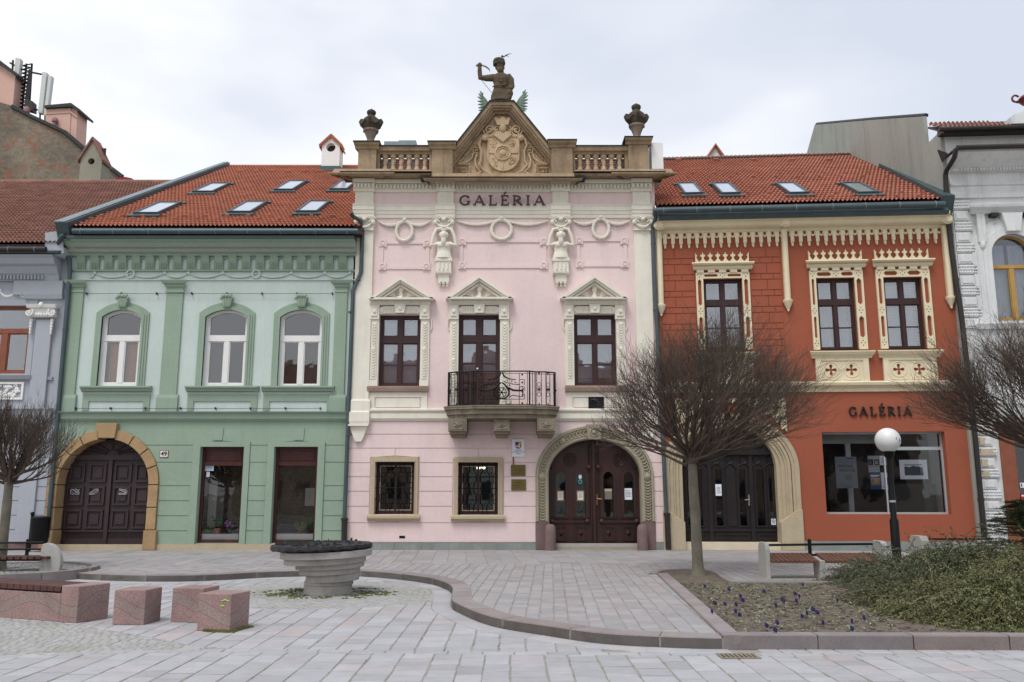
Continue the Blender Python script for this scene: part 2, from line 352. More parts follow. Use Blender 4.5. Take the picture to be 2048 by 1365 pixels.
def casement(F, R, parent, m, w=-.15, tr=(.36, .42), bar=.5, bl=(0, 0, 1, 1), mull=.06, label=None, slats=True, cm=None, fr=.07, tmull=None, arch=None, name='window'):
    """joinery with a transom at fractions tr from the top, lower glazing bar at fraction bar of lower part"""
    u0, u1, v0, v1 = R; H = v1 - v0; uc = (u0 + u1) / 2; d = .07; b = MB(F)
    ta, tb = v1 - H * tr[1], v1 - H * tr[0]; tm = tmull if tmull is not None else mull
    if arch: 
        vs, rise = arch; out = archpoly(u0, u1, tb, vs, rise, 14, False); c = .055
        inn = archpoly(u0 + fr, u1 - fr, tb + .001, vs - .01, rise - fr * .55, 14, False)
        b.poly([p for p in out] + inn[::-1], w - d, w)
        b.box(u0, u0 + fr, v0, ta, w - d, w).box(u1 - fr, u1, v0, ta, w - d, w)
    else:
        b.box(u0, u0 + fr, v0, v1, w - d, w).box(u1 - fr, u1, v0, v1, w - d, w).box(u0 + fr, u1 - fr, v1 - fr, v1, w - d, w - .003)
    b.box(u0 + fr, u1 - fr, v0, v0 + fr, w - d, w - .003).box(u0 if arch else u0 + fr, u1 if arch else u1 - fr, ta, tb, w - d, w + .012)
    b.box(uc - mull, uc + mull, v0 + fr, ta, w - d, w + .006)
    if tm: b.box(uc - tm, uc + tm, tb, v1 - fr, w - d, w + .004)
    s = .028   # inner sash frames
    cells = [(u0 + fr, uc - mull, v0 + fr, ta), (uc + mull, u1 - fr, v0 + fr, ta)]
    if tm: cells += [(u0 + fr, uc - tm, tb, v1 - fr), (uc + tm, u1 - fr, tb, v1 - fr)]
    for (a, c, e, g) in cells:
        b.box(a, a + s, e, g, w - d, w - .018).box(c - s, c, e, g, w - d, w - .018).box(a + s, c - s, e, e + s, w - d, w - .02).box(a + s, c - s, g - s, g, w - d, w - .02)
    if bar:
        vb = v0 + (ta - v0) * bar
        for (a, c, e, g) in cells[:2]: b.box(a + s, c - s, vb - .017, vb + .017, w - d, w - .016)
    o = b.build(name, m, parent, label, smooth=False)
    g = MB(F)
    if arch: g.poly(archpoly(u0 + .01, u1 - .01, v0 + .01, arch[0] - .02, arch[1] - .02, 14, False), w - .045, w - .04)
    else: g.box(u0 + .01, u1 - .01, v0 + .01, v1 - .01, w - .045, w - .04)
    g.build('pane', M_glass, o, smooth=False)
    if bl:
        for k in range(2):
            a, c = (u0 + fr + .03, uc - .05) if k == 0 else (uc + .05, u1 - fr - .03)
            lo = v0 + H * bl[1]; hi = v0 + H * bl[3] - fr
            if bl[0] == 9 and k == 0: continue
            if bl[0] == 8 and k == 1: continue
            b = MB(F)
            if slats:
                n = int((hi - lo) / .045)
                for i in range(n): v = lo + i * .045; b.box(a, c, v, v + .03, w - .2 - .02, w - .2)
                b.build('blind', M_blind, o, smooth=False)
            else:
                pr = [(a + (c - a) * i / 16, w - .22 + .02 * math.sin(i * 1.9)) for i in range(17)]
                A = [b.P(x, lo, y) for x, y in pr]; B = [b.P(x, hi, y) for x, y in pr]
                for i in range(16): b.q(A[i], A[i + 1], B[i + 1], B[i])
                b.build('curtain', cm or M_curt, o)
    return o
def courses(F, parent, m, lines, uL, uR, blocks, w=.022, gap=.022, name='rusticated_course'):
    """raised plaster courses; blocks: functions v -> (ua, ub) or None"""
    b = MB(F)
    for v0, v1 in zip(lines[:-1], lines[1:]):
        a, c = v0 + gap / 2, v1 - gap / 2; vs = [a + (c - a) * i / 8 for i in range(9)]
        acts = []
        for B in blocks:
            sp = [B(v) for v in vs]
            if any(sp): acts.append([x if x else None for x in sp])
        acts.sort(key=lambda s: [x for x in s if x][0][0]); left = [uL] * 9
        for s in acts:
            cen = [x for x in s if x]; cm = sum((x[0] + x[1]) / 2 for x in cen) / len(cen)
            sl_ = [x[0] if x else cm for x in s]; sr_ = [x[1] if x else cm for x in s]
            if all(x is None for x in s): continue
            b.strip(vs, left, [x - gap / 2 for x in sl_], 0, w); left = [x + gap / 2 for x in sr_]
        if min(uR - x for x in left) > .05: b.strip(vs, left, [uR] * 9, 0, w)
    return b.build(name, m, parent, smooth=False)
def rblock(u0, u1, v1): return lambda v: (u0, u1) if v < v1 else None
def ablock(u0, u1, vs, rise):
    c, a = (u0 + u1) / 2, (u1 - u0) / 2
    def f(v):
        if v <= vs: return (u0, u1)
        if v >= vs + rise: return None
        k = a * math.sqrt(1 - ((v - vs) / rise) ** 2); return (c - k, c + k)
    return f
def wall(F, R, holes, parent, m, depth=.3, w=0, name='wall'):
    b = MB(F); u0, u1, v0, v1 = R; b.poly([(u0, v0), (u1, v0), (u1, v1), (u0, v1)], w - depth, w, holes); return b.build(name, m, parent, smooth=False)
def rect(R): u0, u1, v0, v1 = R; return [(u0, v0), (u1, v0), (u1, v1), (u0, v1)]
def core(F, u0, u1, v0, v1, parent, d0=1.3, d1=7, m=None, name='interior'):
    return MB(F).box(u0, u1, v0, v1, -d1, -d0).build(name, m or M_room, parent, smooth=False)
def text(F, s, u, v, w, size, m, parent, name='lettering', ext=.004, align='CENTER', bold=0):
    c = bpy.data.curves.new(name, 'FONT'); c.body = s; c.size = size; c.extrude = ext; c.align_x = align; c.align_y = 'CENTER'; c.offset = bold
    t = bpy.data.objects.new('t', c); link(t); dg = bpy.context.evaluated_depsgraph_get(); me = bpy.data.meshes.new_from_object(t.evaluated_get(dg)); bpy.data.objects.remove(t)
    off = wloc(parent)
    for x in me.vertices: x.co = F.pt(u + x.co.x, v + x.co.y, w + x.co.z) - off
    me.materials.clear(); me.materials.append(m); o = link(bpy.data.objects.new(name, me)); o.parent = parent; return o
def S(t): return t * t * (3 - 2 * t)
def garland(b, u0, v0, u1, v1, sag, w, r=.045, n=14, asym=.5):
    pts = []; rs = []
    for i in range(n + 1):
        t = i / n; pts.append((u0 + (u1 - u0) * t, v0 + (v1 - v0) * t - sag * 4 * t * (1 - t), w)); rs.append(r * (.35 + .65 * math.sin(math.pi * t)) * (1.15 if i % 2 else .85))
    b.tube(pts, rs, 7)
def wreath(b, cu, cv, a, c, w, r=.04):
    n = 26; b.tube([(cu + a * math.cos(2 * math.pi * i / n), cv + c * math.sin(2 * math.pi * i / n), w) for i in range(n)], [r * (1.18 if i % 2 else .82) for i in range(n)], 7, closed=True)
GZ = .115   # level of the upper pavement
FG = front(24.0)
U = lambda x, y, w=0: FG.uv(x, y, w)[0]
V = lambda y, x=1024, w=0: FG.uv(x, y, w)[1]
# ================================================================ GREEN HOUSE
gu0, gu1 = U(118, 790), U(705, 780)
gh = thing('green_townhouse', 'pale green plastered townhouse with an ochre stone arched gate and two tall shop windows', 'house', ((gu0 + gu1) / 2, 24, GZ))
gtop = V(470)
gwins = [(201, 281, 635, 773), (408.5, 493.5, 635, 774), (558.5, 643.5, 636, 776)]
holes = []; GW = []
for x0, x1, ys, yb in gwins:
    u0, u1, v0, v1 = FG.R(x0, ys, x1, yb); rise = V(621) - v1; GW.append((u0, u1, v0, v1, rise)); holes.append(archpoly(u0, u1, v0, v1, rise, 14, False))
ga0, ga1 = U(117, 970), U(299, 970); gav = V(970); gab = GZ
gr = (ga1 - ga0) / 2; go0, go1 = ga0 - .27, ga1 + .27
holes.append(archpoly(ga0 - .08, ga1 + .08, gab + .01, gav, gr + .08, 24))
GS = [FG.R(396, 894, 484, 1087), FG.R(545, 894, 633, 1087)]
holes += [rect(r) for r in GS]
R_low = (gu0, gu1, GZ, V(840))
lowh = [h for h in holes if h[0][1] < 2.5]; uph = [h for h in holes if h[0][1] >= 2.5]
wall(FG, (gu0, gu1, GZ - .1, V(840)), lowh, gh, M_green, .45, name='ground_floor_wall')
wall(FG, (gu0, gu1, V(840) + .001, gtop), uph, gh, M_mint, .28, name='upper_wall')
core(FG, gu0, gu1, GZ - .1, gtop + .2, gh, 1.4, 12)
# lower courses
ln = [V(y, 500) for y in (1091, 1062, 1032, 1002, 972, 925, 891, 857)]
sb = [FG.R(381, 884, 496, 1090), FG.R(531, 884, 647, 1090)]
courses(FG, gh, M_green, ln, gu0 + .02, gu1 - .02, [ablock(go0, go1, gav, gr + .27)] + [rblock(r[0], r[1], r[3]) for r in sb])
b = MB(FG)
for r, h in zip(sb, GS): b.poly([(r[0], r[2]), (r[0], r[3]), (r[1], r[3]), (r[1], r[2]), (h[1], r[2]), (h[1], h[3]), (h[0], h[3]), (h[0], r[2])], 0, .05).mark()
for x in (436, 598): b.poly([FG.uv(x - 10, 857), FG.uv(x + 12, 857), FG.uv(x + 9, 881), FG.uv(x - 9, 881)], 0, .045).mark()
b.build('shop_window_surround', M_green, gh, smooth=False)
MB(FG).box(gu0, gu1, GZ - .05, V(1089), 0, .06).build('plinth', M_beige, gh, smooth=False)
# ochre stone gate
ns = 9; st = thing; b = MB(FG)
cu = (ga0 + ga1) / 2
for i in range(ns):
    if i == 4: continue
    t0 = math.pi - math.pi * (i + .03) / ns; t1 = math.pi - math.pi * (i + .97) / ns; K = 5
    o_ = [(cu + (gr + .27) * math.cos(t0 + (t1 - t0) * k / K), gav + (gr + .27) * math.sin(t0 + (t1 - t0) * k / K)) for k in range(K + 1)]
    i_ = [(cu + gr * math.cos(t1 + (t0 - t1) * k / K), gav + gr * math.sin(t1 + (t0 - t1) * k / K)) for k in range(K + 1)]
    b.poly(o_ + i_, -.42, .09).mark()
gz1 = V(1061)
for s_, x0, x1 in ((0, go0, ga0), (1, ga1, go1)):
    b.box(x0, x1, gz1 + .02, (gz1 + gav) / 2 - .012, -.42, .09).box(x0, x1, (gz1 + gav) / 2 + .012, gav - .015, -.42, .09)
    b.box(x0 - (.06 if s_ == 0 else .02), x1 + (.06 if s_ else .02), GZ, gz1, -.42, .14).mark()
gs = b.build('gate_stone', M_gate, gh, smooth=False, bev=.012)
MB(FG).poly([FG.uv(197, 848), FG.uv(239, 848), FG.uv(234, 877), FG.uv(202, 877)], -.1, .17).build('keystone', M_gate, gs, smooth=False, bev=.012)
# gate leaves
gd = -.36; b = MB(FG); vt = V(916, 216, gd)
b.poly(archpoly(ga0 - .005, ga1 + .005, gab + .06, gav, gr + .005, 24), gd - .05, gd)
gate = b.build('double_gate', M_gatewood, gh, smooth=False)
b = MB(FG); b.box(ga0, ga1, vt - .06, vt + .07, gd, gd + .07).box(cu - .05, cu + .05, gab + .06, vt - .06, gd, gd + .06)
v_a, v_b = V(1062, 216, gd), V(1092, 216, gd)
for sx in (-1, 1):
    for col in (0, 1):
        pu = cu + sx * (.36 + .62 * col) - .24 + (0 if col == 0 else -sx * .03)
        for ro in range(3):
            pv = v_a + .06 + ro * (vt - .1 - v_a) / 3; ph = (vt - .1 - v_a) / 3 - .12; pw = .48
            if ro == 2 and col == 1: pw = .42; pu += .05 * (1 if sx < 0 else 0)
            for (a0, a1, c0, c1, e) in ((0, pw, 0, .05, .05), (0, pw, ph - .05, ph, .05), (0, .05, .05, ph - .05, .045), (pw - .05, pw, .05, ph - .05, .045), (.12, pw - .12, .12, ph - .12, .03)):
                b.box(pu + a0, pu + a1, pv + c0, pv + c1, gd, gd + e)
    b.box(cu + sx * .62 - .56, cu + sx * .62 + .56, v_a - .03, v_a + .02, gd, gd + .05)
    for k in range(26): uu = cu + sx * .62 - .5 + k * .04; b.box(uu, uu + .018, v_b + .22, v_a - .1, gd, gd + .018)
b.box(ga0 + .02, cu - .06, v_b - .02, v_b + .2, gd, gd + .025).box(cu + .06, ga1 - .02, v_b - .02, v_b + .2, gd, gd + .025)
b.build('gate_panel', M_gatewood, gate, smooth=False)
b = MB(FG)
for k in range(1, 8):
    t = math.pi * k / 8; R1 = (gr - .05); b.tube([(cu + .18 * math.cos(t), vt + .09 + .12 * math.sin(t), gd + .03), (cu + R1 * .93 * math.cos(t), vt + .09 + max(.02, (gav + gr - vt - .17)) * math.sin(t) * 1.0 if 0 else vt + .09 + (gav + gr - vt - .2) * math.sin(t), gd + .03)], .018, 4)
b.ring(cu, vt + .08, gd + .03, .2, .14, .02, 16, 5, 0, math.pi)
b.build('fanlight_rays', M_gatewood, gate)
b = MB(FG)
for x0, y0, ch in ((150, 984, 0), (188, 984, 1), (246, 984, 2)):
    u, v = FG.uv(x0, y0, gd + .05)
    for j in range(2): b.tube([(u + .13 * math.sin(t * (1.3 + .5 * ch + .4 * j) + ch) , v + .08 * math.cos(t * (2.1 - .3 * ch) + j), gd + .055) for t in [q * .45 for q in range(16)]], .005, 4)
    b.mark()
b.build('chalk_scribble', mat('pale_scribble', (176, 172, 176), .8, 0, 1, 0), gate)
MB(FG).box(ga0, ga1, GZ, v_b - .03, -.42, -.02).build('threshold', M_balc, gh, smooth=False)
# shop windows with joinery
for k, (u0, u1, v0, v1) in enumerate(GS):
    w_ = -.16; b = MB(FG); f = .085; tp = v1 - .42
    b.box(u0, u0 + f, v0, v1, w_ - .08, w_).box(u1 - f, u1, v0, v1, w_ - .08, w_).box(u0 + f, u1 - f, v0, v0 + f, w_ - .08, w_ - .002).box(u0 + f, u1 - f, v1 - f, v1, w_ - .08, w_ - .002)
    b.box(u0 + f, u1 - f, tp - .1, tp, w_ - .08, w_ + .02).box(u0 + f, u1 - f, tp, v1 - f, w_ - .08, w_ - .03).box(u0 + f + .05, u1 - f - .05, tp + .05, v1 - f - .05, w_ - .03, w_ - .012)
    o = b.build('shop_window', M_shopw, gh, 'left mahogany framed shop window' if k == 0 else 'right mahogany framed shop window', smooth=False)
    MB(FG).box(u0 + f - .01, u1 - f + .01, v0 + f - .01, tp - .09, w_ - .045, w_ - .04).build('pane', M_shopg, o, smooth=False)
    MB(FG).box(u0 + f, u1 - f, v0, v0 + .24, w_ - .9, w_ - .09).build('display_shelf', M_white, o, smooth=False)
    b = MB(FG)
    if k == 0: b.box(u0 + .05, u0 + .28, v0 + .2, tp - .5, w_ - .6, w_ - .55)
    else: b.box(u1 - .5, u1 - .12, v0 + 1.0, v0 + 1.5, w_ - .62, w_ - .6)
    b.build('white_board', M_conc, o, smooth=False)
MB(FG).box(gu0, gu1, GZ, 3.2, -1.36, -1.31).build('back_wall', mat('brown_room_wall', (104, 92, 84), .9, .4, 1.2, 0, stain=(44, 40, 40), stain_amt=.9, stain_scale=1.1), gh, smooth=False)
# string course
b = MB(FG); a = V(842); c = V(826)
b.mould(gu0 - .01, gu1 + .01, [(a - .02, 0), (a, .05), (a + .04, .06), (a + .05, .1), (c - .04, .12), (c - .03, .16), (c, .17), (c + .03, .0)], 0)
b.build('string_course', M_green, gh, smooth=False)
MB(FG).box(gu0, gu1, c + .004, c + .022, 0, .19).build('string_course_flashing', M_zincl, gh, smooth=False)
# upper windows
for k, (u0, u1, v0, v1, rise) in enumerate(GW):
    b = MB(FG); e = .19
    for (x, d0, wv) in ((e, .0, .045), (e * .66, .0, .07), (e * .33, 0, .095)):
        out = archpoly(u0 - x, u1 + x, v0, v1 + (.12 if x == e else .06), rise + x * .55, 16, False)
        inn = archpoly(u0 if x < .07 else u0 - x + e * .33, u1 if x < .07 else u1 + x - e * .33, v0, v1 + .04, rise + (x - e * .33) * .5, 16, False)
        inn = archpoly(u0, u1, v0, v1, rise, 16, False); b.poly(out + inn[::-1], 0, wv)
    sv = V(779); b.mould(u0 - .42, u1 + .42, [(sv - .08, 0), (sv - .06, .1), (sv, .12), (sv + .03, .19), (sv + .075, .19), (sv + .09, 0)])
    pv0, pv1 = V(822), V(789)
    b.poly([(u0 - .38, pv0), (u0 - .38, pv1), (u1 + .38, pv1), (u1 + .38, pv0), (u1 + .2, pv0), (u1 + .2, V(803)), (u0 - .2, V(803)), (u0 - .2, pv0)], 0, .035)
    o = b.build('window_surround', M_green, gh, smooth=False)
    kc = (u0 + u1) / 2; kt = V(592); b = MB(FG); b.poly([(kc - .1, kt - .36), (kc + .1, kt - .36), (kc + .15, kt - .1), (kc - .15, kt - .1)], 0, .17)
    for j in range(3): b.ball(kc - .1 + .1 * j, kt - .04, .16, .065, .07, .06, 8)
    b.ball(kc - .16, kt - .1, .15, .05, n=8); b.ball(kc + .16, kt - .1, .15, .05, n=8)
    for j in range(4): b.box(kc - .09 + j * .05, kc - .06 + j * .05, kt - .33, kt - .13, .17, .185)
    b.build('keystone', M_green, o)
    casement(FG, (u0, u1, v0, v1 + rise), gh, M_white, w=-.08, tr=((V(621) - V(670)) / (V(621) - V(774)), (V(621) - V(682)) / (V(621) - V(774))), bar=0, bl=(0, 0, 1, .62) if k == 0 else ((9, 0, 1, .63) if k == 2 else (8, .0, 1, .63)), mull=.07, slats=False, tmull=0, arch=(v1, rise), cm=(M_tan if k == 0 else mat('dim_curtain', (88, 78, 74), .9, .1, 3, 0)), fr=.1)
# pilasters
for x0, x1 in ((133, 160), (327.5, 361), (668, 692)):
    a, c = U(x0, 685), U(x1, 685); b = MB(FG); t1, t0 = V(562), V(790)
    b.box(a, c, t0, V(585), 0, .06); b.box(a - .06, c + .06, V(824), t0 - .1, 0, .09).mould(a - .06, c + .06, [(t0 - .1, 0), (t0 - .1, .09), (t0, .06), (t0, 0)])
    t2 = V(586)
    b.mould(a, c, [(t2, .06), (t2, .08), (t2 + .04, .08), (t2 + .06, .06), (t2 + .13, .06), (t2 + .16, .1), (t2 + .21, .11), (t2 + .25, .17), (t2 + .29, .19), (t2 + .34, .21), (t2 + .34, .06)], 1)
    b.build('pilaster', M_green, gh, smooth=False)
# frieze and cornice
b = MB(FG); v = V(561)
b.mould(gu0, gu1, [(v - .02, 0), (v, .045), (v + .02, .03), (v + .02, 0)]).build('frieze_band', M_mint, gh, smooth=False)
b = MB(FG); fy = V(547); xs = [190, 262, 330, 377, 446, 513, 583, 650, 700]; hs = [0, 1, 0, 0, 0, 1, 0, 0, 0]
gx = [U(x, 550) for x in [178] + xs]
for a, c in zip(gx[:-1], gx[1:]): garland(b, a, fy, c, fy, .13, .03, .028, 12)
for x, h in zip(gx[1:], hs):
    if h: wreath(b, x, fy - .03, .11, .12, .04, .025)
    else: b.ball(x, fy, .03, .05, .05, .03, 8)
b.build('festoon', M_mint, gh)
v0_, v1_ = V(543), V(514); b = MB(FG); b.mould(gu0, gu1, [(v0_ - .03, 0), (v0_ - .01, .06), (v0_ + .03, .06), (v0_ + .03, 0)])
for k in range(20):
    uc = U(164 + k * 27.5, 530); b.mould(uc - .115, uc + .115, [(v0_ + .03, 0), (v0_ + .03, .055), (v0_ + .22, .07), (v1_ - .06, .1), (v1_, .14), (v1_, 0)])
    for j in range(4): b.box(uc - .085 + j * .047, uc - .062 + j * .047, v0_ + .06, v0_ + .24, .06, .085)
    for j in (0, 1):   # arch panels between
        pass
    cc = uc + .195; pts = archpoly(cc - .085, cc + .085, v0_ + .03, v1_ - .16, .1, 8)
    if k < 19: b.poly([(cc - .085, v0_ + .03), (cc - .085, v1_), (cc + .085, v1_), (cc + .085, v0_ + .03)] + archpoly(cc - .065, cc + .065, v0_ + .03, v1_ - .16, .1, 8)[::-1], 0, .05)
b.build('bracket_frieze', M_green, gh, smooth=False)
b = MB(FG); t = V(514); s1 = V(478, 1024, .55)
b.mould(gu0 - .02, gu1, [(t, .0), (t, .14), (t + .05, .17), (t + .07, .26), (t + .09, .28)], 0)
b.mould(gu0 - .02, gu1, [(t + .18, .29), (t + .2, .34), (t + .24, .38), (t + .3, .42), (t + .34, .5), (s1 - .02, .53), (s1, .55), (s1, .0)], 0)
b.build('cornice', M_green, gh, smooth=False)
MB(FG).mould(gu0 - .02, gu1, [(t + .09, .0), (t + .09, .275), (t + .18, .275), (t + .18, 0)]).build('cornice_band', mat('grey_band_plaster', (152, 150, 142), .85, .05, 2, .1), gh, smooth=False)
b = MB(FG); fv = V(473, 1024, .58); b.mould(gu0 - .05, gu1, [(s1 + .002, .0), (s1 + .002, .6), (s1 + .085, .6), (s1 + .1, .5), (fv + .1, .3), (fv + .1, 0)]); b.build('eave_flashing', M_zinc, gh, smooth=False)
gutter(FG, 146, 716, 463, .66, gh, .085)
# roof
RG = roof_frame(23.55, 457, 29, px=400)
ov = RG.uv(600, 336)[1]
pl = [(U(140, 456, .4) + .1, 0.0), (gu1 + .15, 0.0), (gu1 + .15, ov), (RG.uv(458, 336)[0], ov)]
tiles(RG, pl, 'roof', M_tile, gh)
b = MB(RG); b.tube([(pl[3][0] - .1, ov, .04), (gu1 + 3, ov, .04)], .1, 8); b.build('ridge', M_tile, gh)
b = MB(RG); e0 = Vector(pl[0]); e1 = Vector(pl[3]); dr = (e1 - e0).normalized(); nn = Vector((-dr.y, dr.x))
q = [e0 - dr * .25, e1 + dr * .1]; A = [q[0] + nn * .34, q[0] - nn * .02, q[1] - nn * .02, q[1] + nn * .2]
b.poly([tuple(x) for x in A], -.3, .22); b.build('verge_parapet', M_zinc, gh, smooth=False)
b = MB(RG); A = [q[0] + nn * .38, q[0] + nn * .06, q[1] + nn * .04, q[1] + nn * .24]; b.poly([tuple(x) for x in A], .222, .25); b.build('verge_capping', M_zincl, gh, smooth=False)
for x, y, w_, h_ in ((317, 419, 48, 22), (424, 378, 40, 17), (497, 417, 45, 21), (582, 373.5, 37, 18), (627, 416, 42, 21), (688, 373, 34, 17)): skylight(RG, x, y, w_, h_, gh)
b = MB(RG)
for k in range(13):
    for row in (0, 1): u, v = RG.uv(182 + k * 42 + row * 21, 446 - row * 6); b.box(u - .05, u + .05, v, v + .05, .06, .16).mark()
for k in range(7): u, v = RG.uv(480 + k * 32, 349); b.box(u - .1, u + .1, v, v + .12, .05, .17).mark()
b.build('snow_guard', M_tile, gh, smooth=False)
MB(FG).box(gu0, gu1 + .2, fv + .11, V(457, 1024, .45) + .02, -.6, .43).build('eave_board', M_brown, gh, smooth=False)
downpipe(FG, [(128, 470, .66), (122, 474, .66), (117, 486, .5), (125, 500, .3), (139, 520, .14), (140, 545, .14), (118, 800, .14), (94, 1075, .14)], gh, r=.06, rings=((130, 660), (108, 905)))
downpipe(FG, [(702, 425, .5), (706, 433, .4), (722, 443, .25), (725, 460, .14), (722, 545, .14), (706, 582, .14), (689, 1040, .14)], gh, r=.058, shoe=(689, 1040, 688, 1100), rings=((716, 560), (702, 625), (697, 870)))
b = MB(FG)
for yy, xa, xb in ((587, 172, 664), (817, 150, 640)):
    pts = [(*FG.uv(xa + (xb - xa) * i / 14, yy + (.8 if i % 2 else 0), .09), .09) for i in range(15)]; b.tube(pts, .006, 4)
    for p in pts[::2]: b.box(p[0] - .012, p[0] + .012, p[1] - .03, p[1] + .03, .0, .1)
b.build('facade_cable', M_dark, gh)
# chimney on green ridge (white)
def hut(F, x0, x1, yb, yt, yap, w, d, parent, m, mr, hole_r=.12, name='chimney', hole_y=None, label=None):
    u0, u1 = F.uv(x0, yb, w)[0], F.uv(x1, yb, w)[0]; vb, vt_, va = F.uv(x0, yb, w)[1], F.uv(x0, yt, w)[1], F.uv((x0 + x1) / 2, yap, w)[1]; uc = (u0 + u1) / 2
    b = MB(F); hv = vt_ if hole_y is None else F.uv(x0, hole_y, w)[1]
    hole = [(uc + hole_r * math.cos(t * math.pi / 8), hv + hole_r * math.sin(t * math.pi / 8)) for t in range(16)]
    b.poly([(u0, vb - .6), (u1, vb - .6), (u1, vt_), (uc, va), (u0, vt_)], w - d, w, [hole]); 
    b.poly([(u0, vb - .6), (u1, vb - .6), (u1, vt_), (uc, va), (u0, vt_)], w - d - .01, w - d)
    o = b.build(name, m, parent, label, smooth=False)
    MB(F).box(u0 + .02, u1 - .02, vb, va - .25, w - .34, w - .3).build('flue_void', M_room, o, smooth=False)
    b = MB(F); t = .07; e = .1; k = (va - vt_) / (uc - u0)
    b.poly([(u0 - e, vt_ - e * k), (uc, va), (u1 + e, vt_ - e * k), (u1 + e, vt_ - e * k + t), (uc, va + t * 1.4), (u0 - e, vt_ - e * k + t)], w - d - .06, w + .08)
    n = int(d / .14)
    for i in range(n):
        ww = w + .06 - i * .16
        for s_ in (0, 1):
            a = (u0 - e, vt_ - e * k + t + .02) if s_ == 0 else (u1 + e, vt_ - e * k + t + .02); b.tube([(a[0], a[1], ww), (uc, va + t * 1.4 + .02, ww)], .05, 5)
    b.build('tiled_cap', mr, o)
    b = MB(F); b.box(u0 - .06, u1 + .06, vb - .2, vb + .06, w - d - .1, w + .07); b.build('flashing', M_zinc, o, smooth=False)
    return o
F_r = front(34.0)
hut(F_r, 642, 678, 336, 292, 276, 0, .7, gh, M_white, M_tile, .2, hole_y=295)
# number plate, eu notice
t = thing('house_number_sign', 'white enamel house number 49 with red rim beside the ochre gate', 'sign', FG.pt(*FG.uv(328, 908), .03))
a = FG.R(319.5, 901, 336.5, 915.5, .04); MB(FG).box(*a, .0245, .04).build('plate', mat('oxide_red_enamel', (140, 40, 44), .4, .03, 3, 0), t, smooth=False, bev=.004)
MB(FG).box(a[0] + .017, a[1] - .017, a[2] + .017, a[3] - .017, .04, .044).build('face', M_white, t, smooth=False)
text(FG, '49', (a[0] + a[1]) / 2, (a[2] + a[3]) / 2, .048, .17, M_iron, t, bold=.003)
def notice(name, label, F, R, w, base, bits, cat='notice', group=None, frame=None):
    """flat sheet with printed blocks; bits: (x0,y0,x1,y1 fractions from top-left, material)"""
    u0, u1, v0, v1 = R; o = thing(name, label, cat, F.pt((u0 + u1) / 2, (v0 + v1) / 2, w), group)
    MB(F).box(u0, u1, v0, v1, w - .006, w).build('sheet', base, o, smooth=False)
    if frame: MB(F).poly(rect((u0 - .03, u1 + .03, v0 - .03, v1 + .03)), w - .008, w + .006, [rect(R)]).build('frame', frame, o, smooth=False)
    by = {}
    for x0, y0, x1, y1, m in bits:
        by.setdefault(m.name, (m, MB(F)))[1].box(u0 + (u1 - u0) * x0, u0 + (u1 - u0) * x1, v1 - (v1 - v0) * y1, v1 - (v1 - v0) * y0, w, w + .002)
    for m, b in by.values(): b.build('print', m, o, smooth=False)
    return o
def lines_(y0, y1, n, x0=.15, x1=.85, m=None, h=.35):
    s_ = (y1 - y0) / n; random.seed(int(n * 31 + y0 * 97)); return [(x0, y0 + i * s_, x1 - rr(0, .15), y0 + i * s_ + s_ * h, m or M_ink) for i in range(n)]
M_ink = mat('grey_ink', (110, 112, 118), .8, 0, 1, 0); M_bink = mat('dark_ink', (44, 46, 54), .8, 0, 1, 0); M_paper = mat('white_paper', (226, 230, 238), .7, .02, 1, 0)
M_eu = mat('deep_blue_print', (32, 66, 128), .7, 0, 1, 0); M_pbl = mat('pale_blue_paper', (186, 214, 232), .7, .02, 1, 0); M_gold = mat('gold_print', (214, 170, 60), .7, 0, 1, 0); M_redp = mat('red_print', (190, 44, 50), .7, 0, 1, 0)
notice('funding_notice', 'pale blue funding notice stuck in the upper corner of the left shop window', FG, FG.R(406.5, 927, 427.5, 942, -.19), -.19, M_pbl, [(.15, .06, .32, .26, M_eu), (.45, .06, .6, .26, M_eu), (.8, .06, .9, .28, M_bink)] + lines_(.38, .95, 5, .1, .95))
notice('small_label', 'small white label under the funding notice', FG, FG.R(413, 944, 419, 954, -.19), -.19, M_paper, lines_(.1, .9, 3))
def potted(x, y, h, potr, leafc, flower, label, grp=None, pc=(150, 84, 60), d=-.42):
    u, v = FG.uv(x, y, d); o = thing('potted_plant', label, 'potted plant', FG.pt(u, v, d), grp)
    b = MB(FG); b.lathe(u, v, d, [(potr * .72, 0), (potr, potr * 1.7), (potr * 1.12, potr * 1.7), (potr * 1.12, potr * 2)], 14); b.build('pot', mat('pot_%d' % pc[0], pc, .7, .1, 4, .1), o)
    b = MB(FG)
    for k in range(26):
        a = rr(0, 6.28); r_ = rr(.03, potr * 1.9); hh = rr(.3, 1) * h; p0 = (u, v + potr * 2, d); p1 = (u + r_ * .5 * math.cos(a), v + potr * 2 + hh * .6, d + r_ * .5 * math.sin(a)); p2 = (u + r_ * math.cos(a), v + potr * 2 + hh, d + r_ * math.sin(a)); p3 = (p2[0] + .06 * math.cos(a), p2[1] - .02, p2[2] + .04 * math.sin(a))
        b.tube([p0, p1, p2, p3], [.004, .012, .02, .002], 4)
    b.build('leaves', leafc, o)
    if flower:
        b = MB(FG)
        for k in range(7):
            cx, cy = u + rr(-.12, .16), v + potr * 2 + h * rr(.5, 1.25)
            for j in range(5): a = j * 1.256; b.ball(cx + .022 * math.cos(a), cy + .022 * math.sin(a), d + .08, .018, .018, .006, 6)
        b.build('flowers', flower, o)
M_leaf = mat('house_plant_leaf', (70, 104, 58), .6, .25, 8, 0); M_leaf2 = mat('yellowish_leaf', (120, 138, 70), .6, .2, 8, 0); M_leaf3 = mat('grey_green_leaf', (110, 130, 118), .6, .2, 8, 0)
